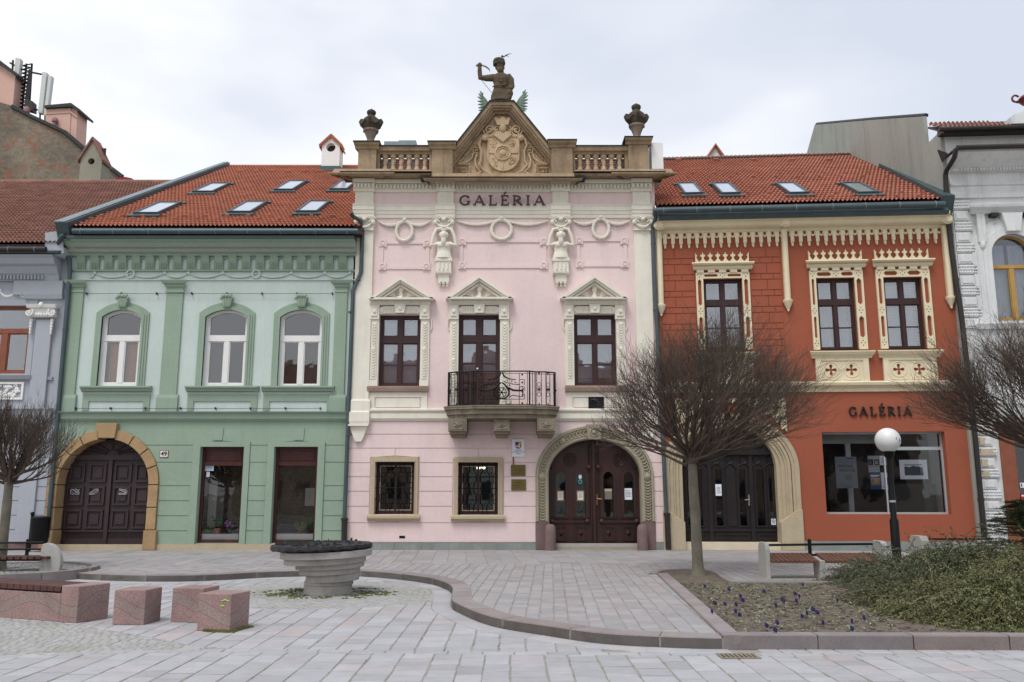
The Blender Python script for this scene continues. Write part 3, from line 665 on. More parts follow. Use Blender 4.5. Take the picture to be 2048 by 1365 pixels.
M_orch = mat('magenta_orchid', (178, 96, 190), .6, .1, 8, 0)
potted(416, 1076, .18, .07, M_leaf2, None, 'small light green potted plant at the left of the left shop window', pc=(70, 66, 64))
potted(436, 1074, .34, .12, M_leaf, None, 'tall dark green plant in a terracotta pot in the left shop window')
potted(458, 1074, .3, .07, M_leaf, M_orch, 'magenta orchid in the left shop window', pc=(84, 76, 74))
potted(551, 1077, .3, .075, M_leaf3, None, 'grey green potted plant at the left of the right shop window', pc=(160, 66, 50))
potted(600, 1077, .26, .09, M_leaf2, None, 'yellowish plant in a low clay pot in the right shop window', pc=(150, 100, 70))
potted(618, 1075, .48, .08, M_leaf, None, 'bushy green potted plant at the right of the right shop window', pc=(90, 72, 64))
# ================================================================ PINK GALLERY
F = FG
pu0, pu1 = U(698, 800), U(1322, 800)
ph_ = thing('pink_gallery', 'pink and cream ornate gallery building with sandstone gable, balcony and carved arched door', 'building', ((pu0 + pu1) / 2, 24, GZ))
PW = .04
pupper = V(372)
wins = [FG.R(757.5, 630, 841, 773), FG.R(916.5, 629, 1000, 818), FG.R(1148, 629, 1233, 772)]
gwn = [FG.R(750, 924, 829, 1029), FG.R(916, 925, 996, 1030)]
dc = U(1189.5, 980); da = (U(1282, 1000) - U(1097, 1000)) / 2; dvs = V(953); dri = V(879) - dvs
oa = (U(1307.5, 970) - U(1072.5, 970)) / 2; ori = V(852) - dvs
vstr = V(840)
wall(F, (pu0, pu1, GZ - .1, vstr), [rect(r) for r in gwn] + [archpoly(dc - da - .06, dc + da + .06, GZ, dvs, dri + .06, 26)], ph_, M_pink, .42, name='ground_floor_wall')
wall(F, (pu0, pu1, vstr + .001, pupper + .2), [rect(r) for r in wins], ph_, M_pink, .26, name='upper_wall')
core(F, pu0 + .02, pu1 - .02, GZ - .1, V(350), ph_, 1.4, 9, M_room)
ln = [V(y, 880) for y in (1085, 1046, 1013, 983, 954, 926, 897, 869, 843)]
sur = [FG.R(740, 914, 838, 1042), FG.R(906, 915, 1007, 1043)]
courses(F, ph_, M_pink, ln, pu0 + .01, pu1 - .01, [ablock(dc - oa, dc + oa, dvs, ori)] + [(lambda r: (lambda v: (r[0], r[1]) if r[2] < v < r[3] else None))(r) for r in sur], w=.025)
b = MB(F)
x = pu0
while x < dc - oa - .05:
    x2 = min(x + rr(.28, .42), dc - oa); b.box(x, x2 - .014, GZ - .03, V(1086) + rr(-.004, .004), 0, .05).mark(); x = x2
b.box(dc + oa + .02, pu1, GZ - .03, V(1086), 0, .05); b.build('plinth_stone', M_plinth, ph_, smooth=False)
MB(F).box(pu0, pu1, GZ - .03, V(1087), 0, .035).build('plinth_mortar', M_conc, ph_, smooth=False)
# ground windows
for r, s_ in zip(gwn, sur):
    b = MB(F); sv = s_[2] + .17
    b.poly([(s_[0] + .03, sv), (s_[0] + .03, s_[3]), (s_[1] - .03, s_[3]), (s_[1] - .03, sv), (r[1], sv), (r[1], r[3]), (r[0], r[3]), (r[0], sv)], 0, .08)
    b.poly([(s_[0] + .11, sv), (s_[0] + .11, s_[3] - .08), (s_[1] - .11, s_[3] - .08), (s_[1] - .11, sv), (r[1], sv), (r[1], r[3]), (r[0], r[3]), (r[0], sv)], .08, .1)
    b.mould(s_[0] - .04, s_[1] + .04, [(s_[2], 0), (s_[2], .1), (s_[2] + .05, .12), (s_[2] + .07, .17), (s_[2] + .14, .17), (s_[2] + .17, .14), (s_[2] + .17, 0)])
    b.build('window_surround', M_beige, ph_, smooth=False)
    f = .1; w_ = -.16; b = MB(F); u0, u1, v0, v1 = r
    b.poly(rect(r), w_ - .06, w_, [rect((u0 + f, u1 - f, v0 + f, v1 - f))]); b.box((u0 + u1) / 2 - .03, (u0 + u1) / 2 + .03, v0 + f, v1 - f, w_ - .06, w_ - .01)
    o = b.build('window', M_brown, ph_, smooth=False)
    MB(F).poly(rect((u0 + f, u1 - f, v0 + f, v1 - f)), w_ - .03, w_ - .012, [rect((u0 + f + .025, u1 - f - .025, v0 + f + .025, v1 - f - .025))]).build('inner_frame', M_beige, o, smooth=False)
    MB(F).box(u0 + f, u1 - f, v0 + f, v1 - f, w_ - .045, w_ - .04).build('pane', glass('dark_window_glass', .07), o, smooth=False)
    b = MB(F); n = 6; W_ = u1 - u0; H_ = v1 - v0; gw = -.03
    for i in range(n):
        uc = u0 + W_ * (i + .5) / n; pts = []
        for k in range(33):
            t = k / 32; a = (1 if i % 2 else -1) * .035 * max(-1, min(1, 3 * math.sin(2 * math.pi * t * 2.5))); pts.append((uc + a, v0 + H_ * t, gw))
        b.tube(pts, .011, 4)
    for t in (.04, .28, .5, .72, .96): b.tube([(u0, v0 + H_ * t, gw), (u1, v0 + H_ * t, gw)], .011, 4)
    for i in range(n - 1):
        for t in (.2, .4, .6, .8): b.ball(u0 + W_ * (i + 1) / n, v0 + H_ * t, gw, .02, n=5)
    b.build('window_grille', M_iron, ph_)
M_bulb = bpy.data.materials.new('lit_bulb'); M_bulb.use_nodes = True; bs = M_bulb.node_tree.nodes['Principled BSDF']; bs.inputs['Emission Color'].default_value = (1, .85, .6, 1); bs.inputs['Emission Strength'].default_value = 4
for x, y in ((957, 936), (967, 935)):
    u, v = F.uv(x, y, -.7); o = thing('lamp_bulb', 'lit ceiling lamp behind the right barred window, %s of the pair' % ('left' if x < 960 else 'right'), 'lamp', F.pt(u, v, -.7)); MB(F).ball(u, v, -.7, .055).build('globe', M_bulb, o); b = MB(F); b.tube([(u, v, -.7), (u, v + .5, -.7)], .012, 5); b.build('stem', M_iron, o)
u, v = F.uv(804.5, 1074.5); MB(F).box(u - .08, u + .08, v - .035, v + .035, .0, .03).build('vent', M_iron, ph_, smooth=False)
# carved door surround
b = MB(F); dbt = V(1043); arcn = 40
def archring(b, a0, r0, a1, r1, w0, w1, vb):
    A = [(dc - a0, vb)] + arc(dc, dvs, a0, r0, math.pi, 0, arcn) + [(dc + a0, vb)]; B = [(dc - a1, vb)] + arc(dc, dvs, a1, r1, math.pi, 0, arcn) + [(dc + a1, vb)]
    b.poly(A + B[::-1], w0, w1)
D = oa - da; E = ori - dri
archring(b, oa, ori, da, dri, -.28, .05, dbt); archring(b, oa - .01, ori - .01, oa - .07, ori - .07, .05, .1, dbt); archring(b, da + .09, dri + .09, da + .03, dri + .03, .05, .085, dbt)
ds = b.build('door_surround', M_greystone, ph_, smooth=False)
b = MB(F); am, rm = (oa + da) / 2, (ori + dri) / 2 
for i in range(-22, 23):
    if abs(i) < 2: b.mark(); continue
    t = math.pi / 2 - i * math.pi / 2 / 22; sgn = 1 if i > 0 else -1
    cu_, cv_ = dc + am * math.cos(t), dvs + rm * math.sin(t)
    ta = math.atan2(-rm * math.cos(t) * sgn, am * math.sin(t) * sgn)
    b.tube([(cu_ + .085 * math.cos(ta + q), cv_ + .085 * math.sin(ta + q), .075) for q in (-1.9, -1.2, -.6, 0, .6, 1.2, 1.9)], .02, 5)
    if abs(i) in (9, 22): b.ball(cu_, cv_, .07, .09, .09, .05, 10)
nrow = 14
b.mark()
for s_ in (-1, 1):
    b.mark()
    for i in range(nrow):
        cv_ = dvs - .12 - i * (dvs - .15 - dbt) / nrow; cu_ = dc + s_ * am
        b.tube([(cu_ + .085 * math.cos(q), cv_ + .07 * math.sin(q), .075) for q in (-3.0, -2.4, -1.57, -.8, -.1)], .02, 5)
b.build('carved_scale', M_greystone, ds)
b = MB(F); b.poly([F.uv(1172, 850), F.uv(1203.5, 850), F.uv(1200.5, 879.5), F.uv(1175.5, 879.5)], -.1, .16); u, v = F.uv(1188, 865, .16); b.ring(u, v, .17, .11, .11, .02); b.ball(u, v, .16, .07, .07, .05)
b.build('keystone', M_greystone, ds, bev=0)
b = MB(F)
for s_ in (-1, 1): a, c = sorted((dc + s_ * (da - .02), dc + s_ * (oa + .02))); b.box(a, c, GZ, dbt, -.4, .07).mark()
b.build('door_plinth', M_purp, ph_, smooth=False, bev=.02)
for x, lb in ((1101, 'rounded purple grey guard stone at the left foot of the carved doorway'), (1285.5, 'rounded purple grey guard stone at the right foot of the carved doorway')):
    u, v = F.uv(x, 1075, .25); o = thing('guard_stone', lb, 'guard stone', F.pt(u, GZ, .22), 'guard stones at the carved door')
    b = MB(Frame(F.pt(u, GZ, .22), (1, 0, 0), (0, 1, 0))); b.zlathe(0, 0, 0, [(.15, 0), (.148, .5), (.135, .62), (.1, .68), (.04, .7)], 18); b.build('stone', M_purp, o)
# the door
w_ = -.26; db = GZ + .09; du = da - .03; b = MB(F)
# panes as glass with arches: cut holes by building leaf from polygon with holes
b = MB(F); panes = []
for x0, x1 in ((1112, 1131), (1152, 1171), (1207, 1227), (1247.5, 1267)):
    u0, u1 = U(x0, 990, w_), U(x1, 990, w_); va, vb, vt_ = V(1034, 1190, w_), V(957, 1190, w_), V(944, 1190, w_); panes.append((u0, u1, va, vb, vt_ - vb))
b.poly(archpoly(dc - da - .004, dc + da + .004, db, dvs, dri + .004, 30), w_ - .06, w_, [archpoly(*p, 10) for p in panes])
door = b.build('double_door', M_door, ph_, smooth=False)
b = MB(F)
for p in panes: b.box(p[0] - .01, p[1] + .01, p[2] - .01, p[3] + p[4] + .01, w_ - .045, w_ - .04)
b.build('pane', glass('dark_window_glass', .07), door, smooth=False)
b = MB(F)
for (u0, u1, va, vb, ri) in panes:
    for e, ww in ((.05, .035), (.085, .02)):
        b.poly(archpoly(u0 - e, u1 + e, va, vb, ri + e, 12) + archpoly(u0, u1, va, vb, ri, 12)[::-1], w_, w_ + ww)
    b.mould(u0 - .1, u1 + .1, [(va - .07, w_), (va - .07, w_ + .03), (va, w_ + .06), (va, w_)])
vrail = V(1044, 1190, w_)
for s_ in (-1, 1):
    b.box(*sorted((dc + s_ * .14, dc + s_ * (da - .12))), vrail - .02, vrail + .04, w_, w_ + .055)
    for q in (.2, da - .1): b.ball(dc + s_ * q, vrail + .01, w_ + .04, .065, .065, .05, 10); b.ring(dc + s_ * q, vrail + .01, w_ + .05, .06, .06, .012, 12, 4)
    b.ball(dc + s_ * .14, V(935, 1190, w_), w_ + .04, .06, .06, .05, 10); b.ring(dc + s_ * .14, V(935, 1190, w_), w_ + .06, .06, .06, .012, 12, 4)
    b.ball(dc + s_ * (da - .1), V(934, 1190, w_), w_ + .03, .05, .05, .05, 8)
    rx, ry = F.uv(1189.5 + s_ * 49, 919.5, w_)
    for R_ in (.17, .12, .065): b.ring(rx, ry, w_ + .015, R_, R_, .02, 26, 5)
    b.ball(rx, ry, w_, .05, .05, .04, 10)
    for x in (1122.5, 1162) if s_ < 0 else (1218, 1257):
        u = U(x, 1070, w_); va, vb = V(1082, 1190, w_), V(1052, 1190, w_); hw = .17
        for (q0, q1, q2, q3) in ((-hw, hw, va, va + .035), (-hw, hw, vb - .035, vb), (-hw, -hw + .035, va + .035, vb - .035), (hw - .035, hw, va + .035, vb - .035)): b.box(u + q0, u + q1, q2, q3, w_, w_ + .035)
        i0 = [b.P(u - .08, (va + vb) / 2, w_), b.P(u, va + .1, w_), b.P(u + .08, (va + vb) / 2, w_), b.P(u, vb - .1, w_), b.P(u, (va + vb) / 2, w_ + .06)]
        for k in range(4): b.q(i0[k], i0[(k + 1) % 4], i0[4])
b.box(dc - .035, dc + .035, db, dvs + dri - .05, w_, w_ + .07)
for s_ in (-1, 1): b.box(*sorted((dc + s_ * .07, dc + s_ * .09)), db, dvs + dri * .93, w_, w_ + .03)
for s_ in (-1, 1):
    for k in range(34): v = vrail + .1 + k * .06; b.tube([(dc + s_ * .13 - .02, v, w_ + .02), (dc + s_ * .13 + .02, v + .04, w_ + .02)], .014, 4)
b.box(dc - da + .02, dc + da - .02, db - .002, db + .09, w_, w_ + .03)
b.build('door_moulding', M_door, door)
b = MB(F); u, v = F.uv(1194, 998, w_ + .06); b.box(u - .018, u + .018, v - .17, v + .12, w_ + .04, w_ + .075); b.tube([(u, v, w_ + .06), (u, v, w_ + .12), (u + .13, v - .01, w_ + .13)], .013, 6); b.build('handle', mat('aged_brass', (150, 124, 80), .4, .1, 5, 0, metal=.8), door)
MB(F).box(dc - da + .13, dc + da - .13, GZ - .05, db, -.3, .05).build('threshold', M_greystone, ph_, smooth=False)
pw = w_ - .034
notice('door_notice', 'framed white notice behind the leftmost narrow pane of the carved door', F, F.R(1116, 984, 1126, 1000, pw), pw, M_paper, lines_(.15, .85, 4, .2, .9), frame=M_ochre)
notice('door_notice', 'framed white notice below a turquoise sticker on the second pane of the carved door', F, F.R(1155.5, 984, 1166, 1000, pw), pw, M_paper, lines_(.15, .85, 5, .2, .9), frame=M_ochre)
notice('door_notice', 'larger white notice behind the rightmost narrow pane of the carved door', F, F.R(1249, 977, 1264, 1000, pw), pw, M_paper, lines_(.2, .8, 5, .15, .9))
notice('door_notice', 'grey faded notice behind the third narrow pane of the carved door', F, F.R(1209, 978, 1224, 999, pw), pw, mat('faded_paper', (120, 112, 104), .8, .1, 5, 0), [(0, 0, 1, .25, M_beige)])
u, v = F.uv(1160.5, 964, pw + .01); o = thing('droplet_sticker', 'turquoise ring sticker with a white tag on the second narrow door pane', 'sticker', F.pt(u, v, pw))
b = MB(F); b.ring(u, v, pw + .01, .045, .05, .012, 16, 5); b.tube([(u, v + .03, pw + .01), (u, v + .09, pw + .01)], .015, 4); b.build('ring', mat('turquoise_sticker', (70, 176, 170), .6, 0, 1, 0), o)
MB(F).box(u - .04, u + .04, v + .09, v + .19, pw, pw + .01).build('tag', M_paper, o, smooth=False)
# crest sign with stake, brass plaques
a = F.R(1024, 879, 1049, 914, .06); u0, u1, v0, v1 = a; o = thing('crest_sign', 'white sign with a coat of arms on a short wooden stake above the brass plaques', 'sign', F.pt((u0 + u1) / 2, v0, .05))
MB(F).box(*a, .045, .06).build('board', M_paper, o, smooth=False)
uc, vc = (u0 + u1) / 2, v1 - .16; hw = .075
sh = [(uc - hw, vc + .08), (uc + hw, vc + .08), (uc + hw, vc - .02)] + arc(uc, vc - .02, hw, .075, 0, -math.pi, 8)[1:]
MB(F).poly([(uc + (x - uc) * 1.12, vc + (y - vc) * 1.1) for x, y in sh], .06, .062).build('crest_border', M_bink, o, smooth=False)
b = MB(F); b.poly([(uc - hw, vc), (uc, vc), (uc, vc - .094)] + arc(uc, vc - .02, hw, .075, -math.pi / 2, -math.pi, 5)[1:], .062, .065); b.build('crest_red_field', M_redp, o, smooth=False)
b = MB(F)
for k in range(2): b.box(uc - hw + .004, uc - .002, vc - .05 + k * .03, vc - .038 + k * .03, .065, .067)
b.box(uc + .005, uc + .05, vc - .07, vc - .005, .062, .066); b.build('crest_white_field', M_paper, o, smooth=False)
MB(F).box(uc - hw, uc - .002, vc + .002, vc + .078, .062, .065).build('crest_blue_field', M_eu, o, smooth=False)
MB(F).box(uc + .002, uc + hw, vc + .002, vc + .078, .062, .065).build('crest_gold_field', M_gold, o, smooth=False)
for k, s_ in enumerate(('PREŠOVSKÝ', 'SAMOSPRÁVNY KRAJ', 'MÚZEUM')): text(F, s_, uc, v0 + .185 - k * .05, .063, .036, M_bink, o, ext=.001)
MB(F).box(u0 + .02, u0 + .055, V(932), v0, .035, .055).build('stake', M_orw, o, smooth=False)
M_brass = mat('tarnished_brass', (112, 100, 56), .45, .15, 4, .1, 30, metal=.35, stain=(84, 78, 48), stain_amt=.5)
for R_, lb in ((F.R(1022, 930, 1051, 952.5, .05), 'upper greenish brass plaque under the crest sign'), (F.R(1022.5, 959, 1052, 981.5, .05), 'lower golden brass plaque beside the barred window')):
    o = thing('brass_plaque', lb, 'plaque', F.pt(R_[0], R_[2], .05), 'brass plaques'); MB(F).box(*R_, .03, .052).build('plate', M_brass, o, smooth=False, bev=.004)
    b = MB(F)
    for k in range(3): hw_ = (.09, .15, .11)[k]; c_ = (R_[0] + R_[1]) / 2; v = R_[3] - .09 - k * .07; b.box(c_ - hw_, c_ + hw_, v - .012, v + .006, .052, .0535)
    b.build('engraving', mat('dark_engraving', (70, 64, 36), .6, 0, 1, 0), o, smooth=False)
# string course, pilasters
b = MB(F); t = V(822)
b.mould(pu0, pu1, [(vstr - .04, 0), (vstr - .04, .04), (vstr + .02, .07), (vstr + .03, .1), (t - .09, .1), (t - .08, .07), (t - .05, .07), (t - .02, .13), (t + .02, .14), (t + .05, .12), (t + .06, 0)])
b.build('string_course', M_cream, ph_, smooth=False)
for s_, (x0, x1) in ((0, (706, 741)), (1, (1273, 1307))):
    a, c = U(x0, 700), U(x1, 700); b = MB(F)
    b.box(a, c, V(800), V(462), 0, .1)
    b.mould(a - .05, c + .05, [(V(850), .0), (V(850), .17), (V(844), .19), (V(826), .19), (V(823), .15), (V(803), .15), (V(800), .12), (V(799), 0)], 0)
    p1, p2, p3 = V(852), V(874), V(884); cx = (a + c) / 2
    b.poly([(a + .0, p1), (c, p1), (c - .1, p2), (c - .17, p3), (a + .17, p3), (a + .1, p2)], 0, .12); b.box(a - .03, c + .03, p1 - .02, p1 + .03, 0, .2)
    b.build('pilaster', M_cream, ph_, smooth=False)
MB(F).box(U(741, 600) , U(748, 600), V(822) + .07, V(440), 0, .02).build('corner_fillet', M_beige, ph_, smooth=False) if 0 else None
# scroll capitals
def capital(x, parent):
    u = U(x, 448); v0, v1 = V(462), V(438); b = MB(F)
    b.mould(u - .27, u + .27, [(v0 - .03, 0), (v0 - .03, .16), (v0 + .01, .16), (v0 + .01, 0)])
    b.poly([(u - .26, v0), (u + .26, v0), (u + .3, v1 - .06), (u - .3, v1 - .06)], 0, .13)
    b.mould(u - .33, u + .33, [(v1 - .06, 0), (v1 - .06, .2), (v1, .22), (v1, 0)])
    for s_ in (-1, 1): 
        b.tube([(u + s_ * (.22 - .09 * math.exp(-k * .16) * math.cos(k * .55) + 0), v1 - .16 + .1 * math.exp(-k * .12) * math.sin(k * .55), .19) for k in range(18)], .025, 5)
        b.ball(u + s_ * .25, v1 - .15, .17, .07, .08, .06, 8)
    b.tube([(u - .2, v1 - .2, .17), (u - .1, v1 - .29, .19), (u, v1 - .32, .2), (u + .1, v1 - .29, .19), (u + .2, v1 - .2, .17)], [.02, .035, .045, .035, .02], 6)
    b.ball(u, v1 - .08, .22, .07, .06, .05, 8); b.ball(u - .06, v1 - .03, .22, .035, n=6); b.ball(u + .06, v1 - .03, .22, .035, n=6)
    return b.build('capital', M_cream, parent)
for x in (731, 1284): capital(x, ph_)
# atlas brackets
for k, x in enumerate((888.5, 1121)):
    capital(x, ph_); u = U(x, 490); b = MB(F); vb, vt_ = V(520), V(459); H = vt_ - vb; w1 = .16
    b.lathe(u, vb, .12, [(.24, 0), (.22, H * .1), (.19, H * .22), (.2, H * .35), (.235, H * .45), (.2, H * .52), (.09, H * .56), (.08, H * .62)], 14, 1, .6)
    b.ball(u, vb + H * .72, .24, .105, .14, .12, 10); b.ball(u, vb + H * .55, .27, .08, .15, .07, 8)
    for s_ in (-1, 1):
        b.tube([(u + s_ * .16, vb + H * .47, .14), (u + s_ * .36, vb + H * .42, .18), (u + s_ * .3, vb + H * .72, .2), (u + s_ * .22, vb + H * .93, .2), (u + s_ * .05, vb + H * .97, .18)], [.085, .065, .055, .05, .045], 8)
        b.ball(u + s_ * .09, vb + H * .74, .23, .05, .09, .06, 7); b.ball(u + s_ * .08, vb + H * .42, .24, .1, .08, .04, 8)
    b.tube([(u - .07, vb + H * .86, .28), (u, vb + H * .9, .3), (u + .07, vb + H * .86, .28)], .035, 6)
    b.ball(u, vb + H * .73, .35, .02, .035, .02, 6)
    b.build('atlas_figure', M_cream, ph_, remesh=.012)
    b = MB(F); q = [V(y) for y in (520, 526, 527.5, 547, 549.5, 552, 566)]
    b.box(u - .25, u + .25, q[1], q[0], 0, .22).box(u - .22, u + .22, q[3], q[1], 0, .19)
    for j in (-1, 0, 1): b.tube([(u + j * .12, q[1] - .05, .195), (u + j * .12, q[3] + .06, .195)], .028, 6)
    b.mould(u - .24, u + .24, [(q[5], 0), (q[5], .14), (q[4], .2), (q[3] + .01, .21), (q[3] + .01, 0)], .0).box(u - .16, u + .16, q[6], q[5], 0, .12)
    for j in (-1, 0, 1): b.ball(u + j * .11, q[6] - .03, .08, .045, .05, .05, 8); b.ball(u + j * .11, q[6] - .11, .07, .03, .03, .03, 6)
    b.build('bracket', M_cream, ph_)
# wreaths and garlands
b = MB(F); wy = 441
for (xa, xc, xb, cy, rx, ry) in ((757, 809.5, 862, 464, 16.5, 20.5), (914, 1003, 1096, 461, 20.5, 20.5), (1146, 1201, 1258, 459, 16.5, 20.5)):
    ua, uc, ub = U(xa, wy), U(xc, wy), U(xb, wy); vv = V(444); vt_ = V(cy - ry)
    wreath(b, uc, V(cy), rx / 70, ry / 70, .06, .05); garland(b, ua, vv + .02, uc - .03, vt_ + .04, .16, .05, .055); garland(b, uc + .03, vt_ + .04, ub, vv + .02, .16, .05, .055)
    b.ball(uc, vt_ + .03, .09, .07, .06, .05, 8).mark()
b.build('wreath_garland', M_cream, ph_)
# frieze panels in low relief
b = MB(F)
for x0, x1, y0, y1 in ((758, 861, 480, 541), (917, 1095, 477, 539), (1151, 1256, 475, 536)):
    u0, u1, v0, v1 = F.R(x0, y0, x1, y1); t = .13; e = .03
    b.poly(rect((u0 + e, u1 - e, v0 + e, v1 - e)), 0, .03, [rect((u0 + t, u1 - t, v0 + t, v1 - t))])
    for uu in (u0, u1 - .22):
        for vv in (v0, v1 - .22): b.box(uu, uu + .22, vv, vv + .22, 0, .045); b.ring(uu + .11, vv + .12, .05, .06, .06, .013, 14, 4); b.box(uu + .05, uu + .17, vv + .02, vv + .035, .045, .06)
    b.mark()
b.build('relief_panel', M_pink, ph_)
# entablature
def banded(b, prof, xs, e):
    """moulding that breaks forward over pilasters: xs list of (x0,x1,forward)"""
    for x0, x1, f in xs: b.mould(x0, x1, [(v, w + (f if w > 0 else 0)) for v, w in prof])
xp = [(U(710, 420) - .04, U(751, 400)), (U(872, 400), U(911, 400)), (U(1101, 400), U(1140, 400)), (U(1261, 400), U(1301, 400) + .02)]
segs = []
for k, (a, c) in enumerate(xp):
    segs.append((a, c, .09))
    if k < 3: segs.append((c, xp[k + 1][0], 0))
b = MB(F); y0, y1 = V(437), V(412)
banded(b, [(y0, 0), (y0, .04), (y0 + .1, .05), (y0 + .11, .07), (y0 + .2, .08), (y0 + .21, .1), (y1 - .06, .1), (y1 - .03, .12), (y1, .125), (y1, 0)], segs, 0)
for a, c in xp: b.box(a + .05, c - .05, y1, V(386), 0, .09)
d0, d1 = V(386), V(371)
banded(b, [(d0, 0), (d0, .05), (d0 + .05, .07), (d0 + .06, .1), (d1, .1), (d1, 0)], segs, 0)
x = pu0
for a, c, f in segs:
    n = max(1, int((c - a) / .105))
    for i in range(n): uu = a + (c - a) * (i + .2) / n; b.box(uu, uu + (c - a) / n * .6, d0 + .09, d1 - .03, .1 + f, .17 + f)
banded(b, [(d1 - .002, 0), (d1 - .002, .2), (d1 + .1, .22), (d1 + .12, .0)], segs, 0)
b.build('entablature', M_cream, ph_, smooth=False)
# brown sandstone cornice
ga, gc = xp[1][0] - .12, xp[2][1] + .12
b = MB(F); cw = .62; ctop = V(347, 1024, cw)
cl, crr = F.uv(679, 346, cw)[0], F.uv(1332, 338, cw)[0]
prof = [(d1 + .11, .05), (d1 + .13, .3), (d1 + .19, .33), (d1 + .24, .36), (d1 + .27, .42), (d1 + .31, .44), (ctop - .06, .56), (ctop - .03, .62), (ctop, .62), (ctop + .02, .05)]
fr2 = [(d1 + .11, .05)] + [(v, w + .1) for v, w in prof[1:-1]] + [(ctop + .03, .05)]
b.mould(pu0 + .12, ga, prof, (.9, 0)); b.mark(); b.mould(gc, pu1 - .1, prof, (0, .9)); b.mark()
prof3 = [(v, w + .16) if w > .1 else (v, w) for v, w in prof]
for a, c in ((xp[0][0] - .08, xp[0][1] + .06), (xp[3][0] - .06, xp[3][1] + .1)): b.mould(a - .0, c + .0, [(v + (.004 if i else 0), w + .07 if w > .1 else w) for i, (v, w) in enumerate(prof)], .9)
ga, gc = xp[1][0] - .12, xp[2][1] + .12
fv = V(356, 1024, .64)
pr = [(d1 + .1, .05), (d1 + .12, .32), (d1 + .18, .36), (d1 + .22, .4), (fv - .06, .54), (fv - .03, .62), (fv, .64), (fv + .02, .05)]
b.mould(ga, gc, pr, .35)
b.build('cornice', M_sand, ph_, smooth=False)
MB(F).box(cl + .02, ga + .02, ctop + .022, ctop + .04, -.2, .7).mark().box(gc - .02, crr - .02, ctop + .022, ctop + .04, -.2, .7).build('cornice_flashing', M_lead, ph_, smooth=False)
MB(F).box(ga - .3, gc + .3, fv + .021, fv + .035, .05, .66).build('gable_flashing', M_lead, ph_, smooth=False)
# parapet with balusters
pw0 = .05
def fp(x, y, w=pw0 + .35): return F.uv(x, y, w)
ptop = V(303); b = MB(F); base = ctop + .04
for x0, x1, yt in ((716, 752, 300), (864, 905, 300), (1103, 1145, 297), (1257, 1297, 291)):
    u0, u1 = fp(x0, 320)[0], fp(x1, 320)[0]; vt_ = fp(x0, yt)[1]; b.box(u0, u1, base, vt_, pw0 - .3, pw0 + .35)
    b.mould(u0, u1, [(vt_, pw0 + .35), (vt_ + .02, pw0 + .4), (vt_ + .07, pw0 + .42), (vt_ + .12, pw0 + .5), (vt_ + .18, pw0 + .52), (vt_ + .18, pw0 - .0), (vt_, pw0 - .0)], .22).mark()
par = b.build('parapet_pedestal', M_sand, ph_, smooth=False)
vr0, vr1 = fp(800, 305)[1], fp(800, 292)[1]; b = MB(F)
spans = ((fp(752, 320)[0], fp(864, 320)[0]), (fp(1145, 320)[0], fp(1257, 320)[0]))
for a, c in spans:
    b.mould(a, c, [(vr0, pw0 - .1), (vr0, pw0 + .2), (vr0 + .05, pw0 + .22), (vr0 + .08, pw0 + .3), (vr1, pw0 + .32), (vr1, pw0 - .1)])
    b.box(a, c, base, base + .06, pw0 - .05, pw0 + .25).box(a, a + .09, base + .06, vr0, pw0, pw0 + .22).box(c - .09, c, base + .06, vr0, pw0, pw0 + .22).mark()
ba = b.build('balustrade', M_sand, ph_, smooth=False)
b = MB(F)
for a, c in spans: b.box(a, c, vr1 + .002, vr1 + .025, pw0 - .15, pw0 + .36)
for x0, x1, yt in ((716, 752, 300), (864, 905, 300), (1103, 1145, 297), (1257, 1297, 291)):
    u0, u1 = fp(x0, 320)[0], fp(x1, 320)[0]; vt_ = fp(x0, yt)[1] + .18; b.box(u0 - .46, u1 + .46, vt_ + .002, vt_ + .025, pw0 - .35, pw0 + .56) if 0 else b.box(u0 - .13, u1 + .13, vt_ + .002, vt_ + .025, pw0 - .35, pw0 + .56)
b.build('parapet_flashing', M_lead, ph_, smooth=False)
hb = vr0 - base - .06; gapx = []
for si, (a, c) in enumerate(spans):
    n = 7; s0 = a + .0; st_ = (c - a) / n
    for i in range(n + 0):
        uu = a + st_ * i
        if i: 
            b = MB(F); b.lathe(uu, base + .06, pw0 + .1, [(.09, 0), (.09, .05), (.05, .07), (.06, .12), (.088, hb * .28), (.06, hb * .44), (.055, hb * .5), (.07, hb * .52), (.055, hb * .55), (.065, hb * .65), (.05, hb * .8), (.085, hb * .86), (.095, hb * .88), (.095, hb)], 10)
            b.build('baluster', M_sand2, ba)
        if 0 < i + 1 <= n: gapx.append((si, uu + st_ / 2))
cols = {'w': mat('striped_board_white', (205, 208, 214), .6, .02, 3, 0), 'r': mat('striped_board_red', (172, 62, 72), .6, .05, 3, 0), 'k': mat('striped_board_black', (38, 38, 44), .6, .05, 3, 0), 'g': mat('striped_board_grey', (150, 156, 164), .6, .05, 3, 0), 'b': mat('striped_board_blue', (50, 126, 164), .6, .05, 3, 0), 'p': mat('striped_board_rose', (232, 208, 210), .6, .03, 3, 0), 't': mat('striped_board_teal', (44, 62, 74), .6, .05, 3, 0)}
spec = ['wgww', 'wgkg', 'prgg', 'prgw', 'prgk', 'prkw', None, 'prtw', 'prtb', 'prkk', 'prtb', 'prtb', 'pttb', None]
spec = ['wgww', 'wgkg', 'prgg', 'prgk', 'pgkk', 'prkw', 'prkk', 'prtw', 'prtb', 'prkk', 'prtb', 'prtb', 'pttb', 'pttk']
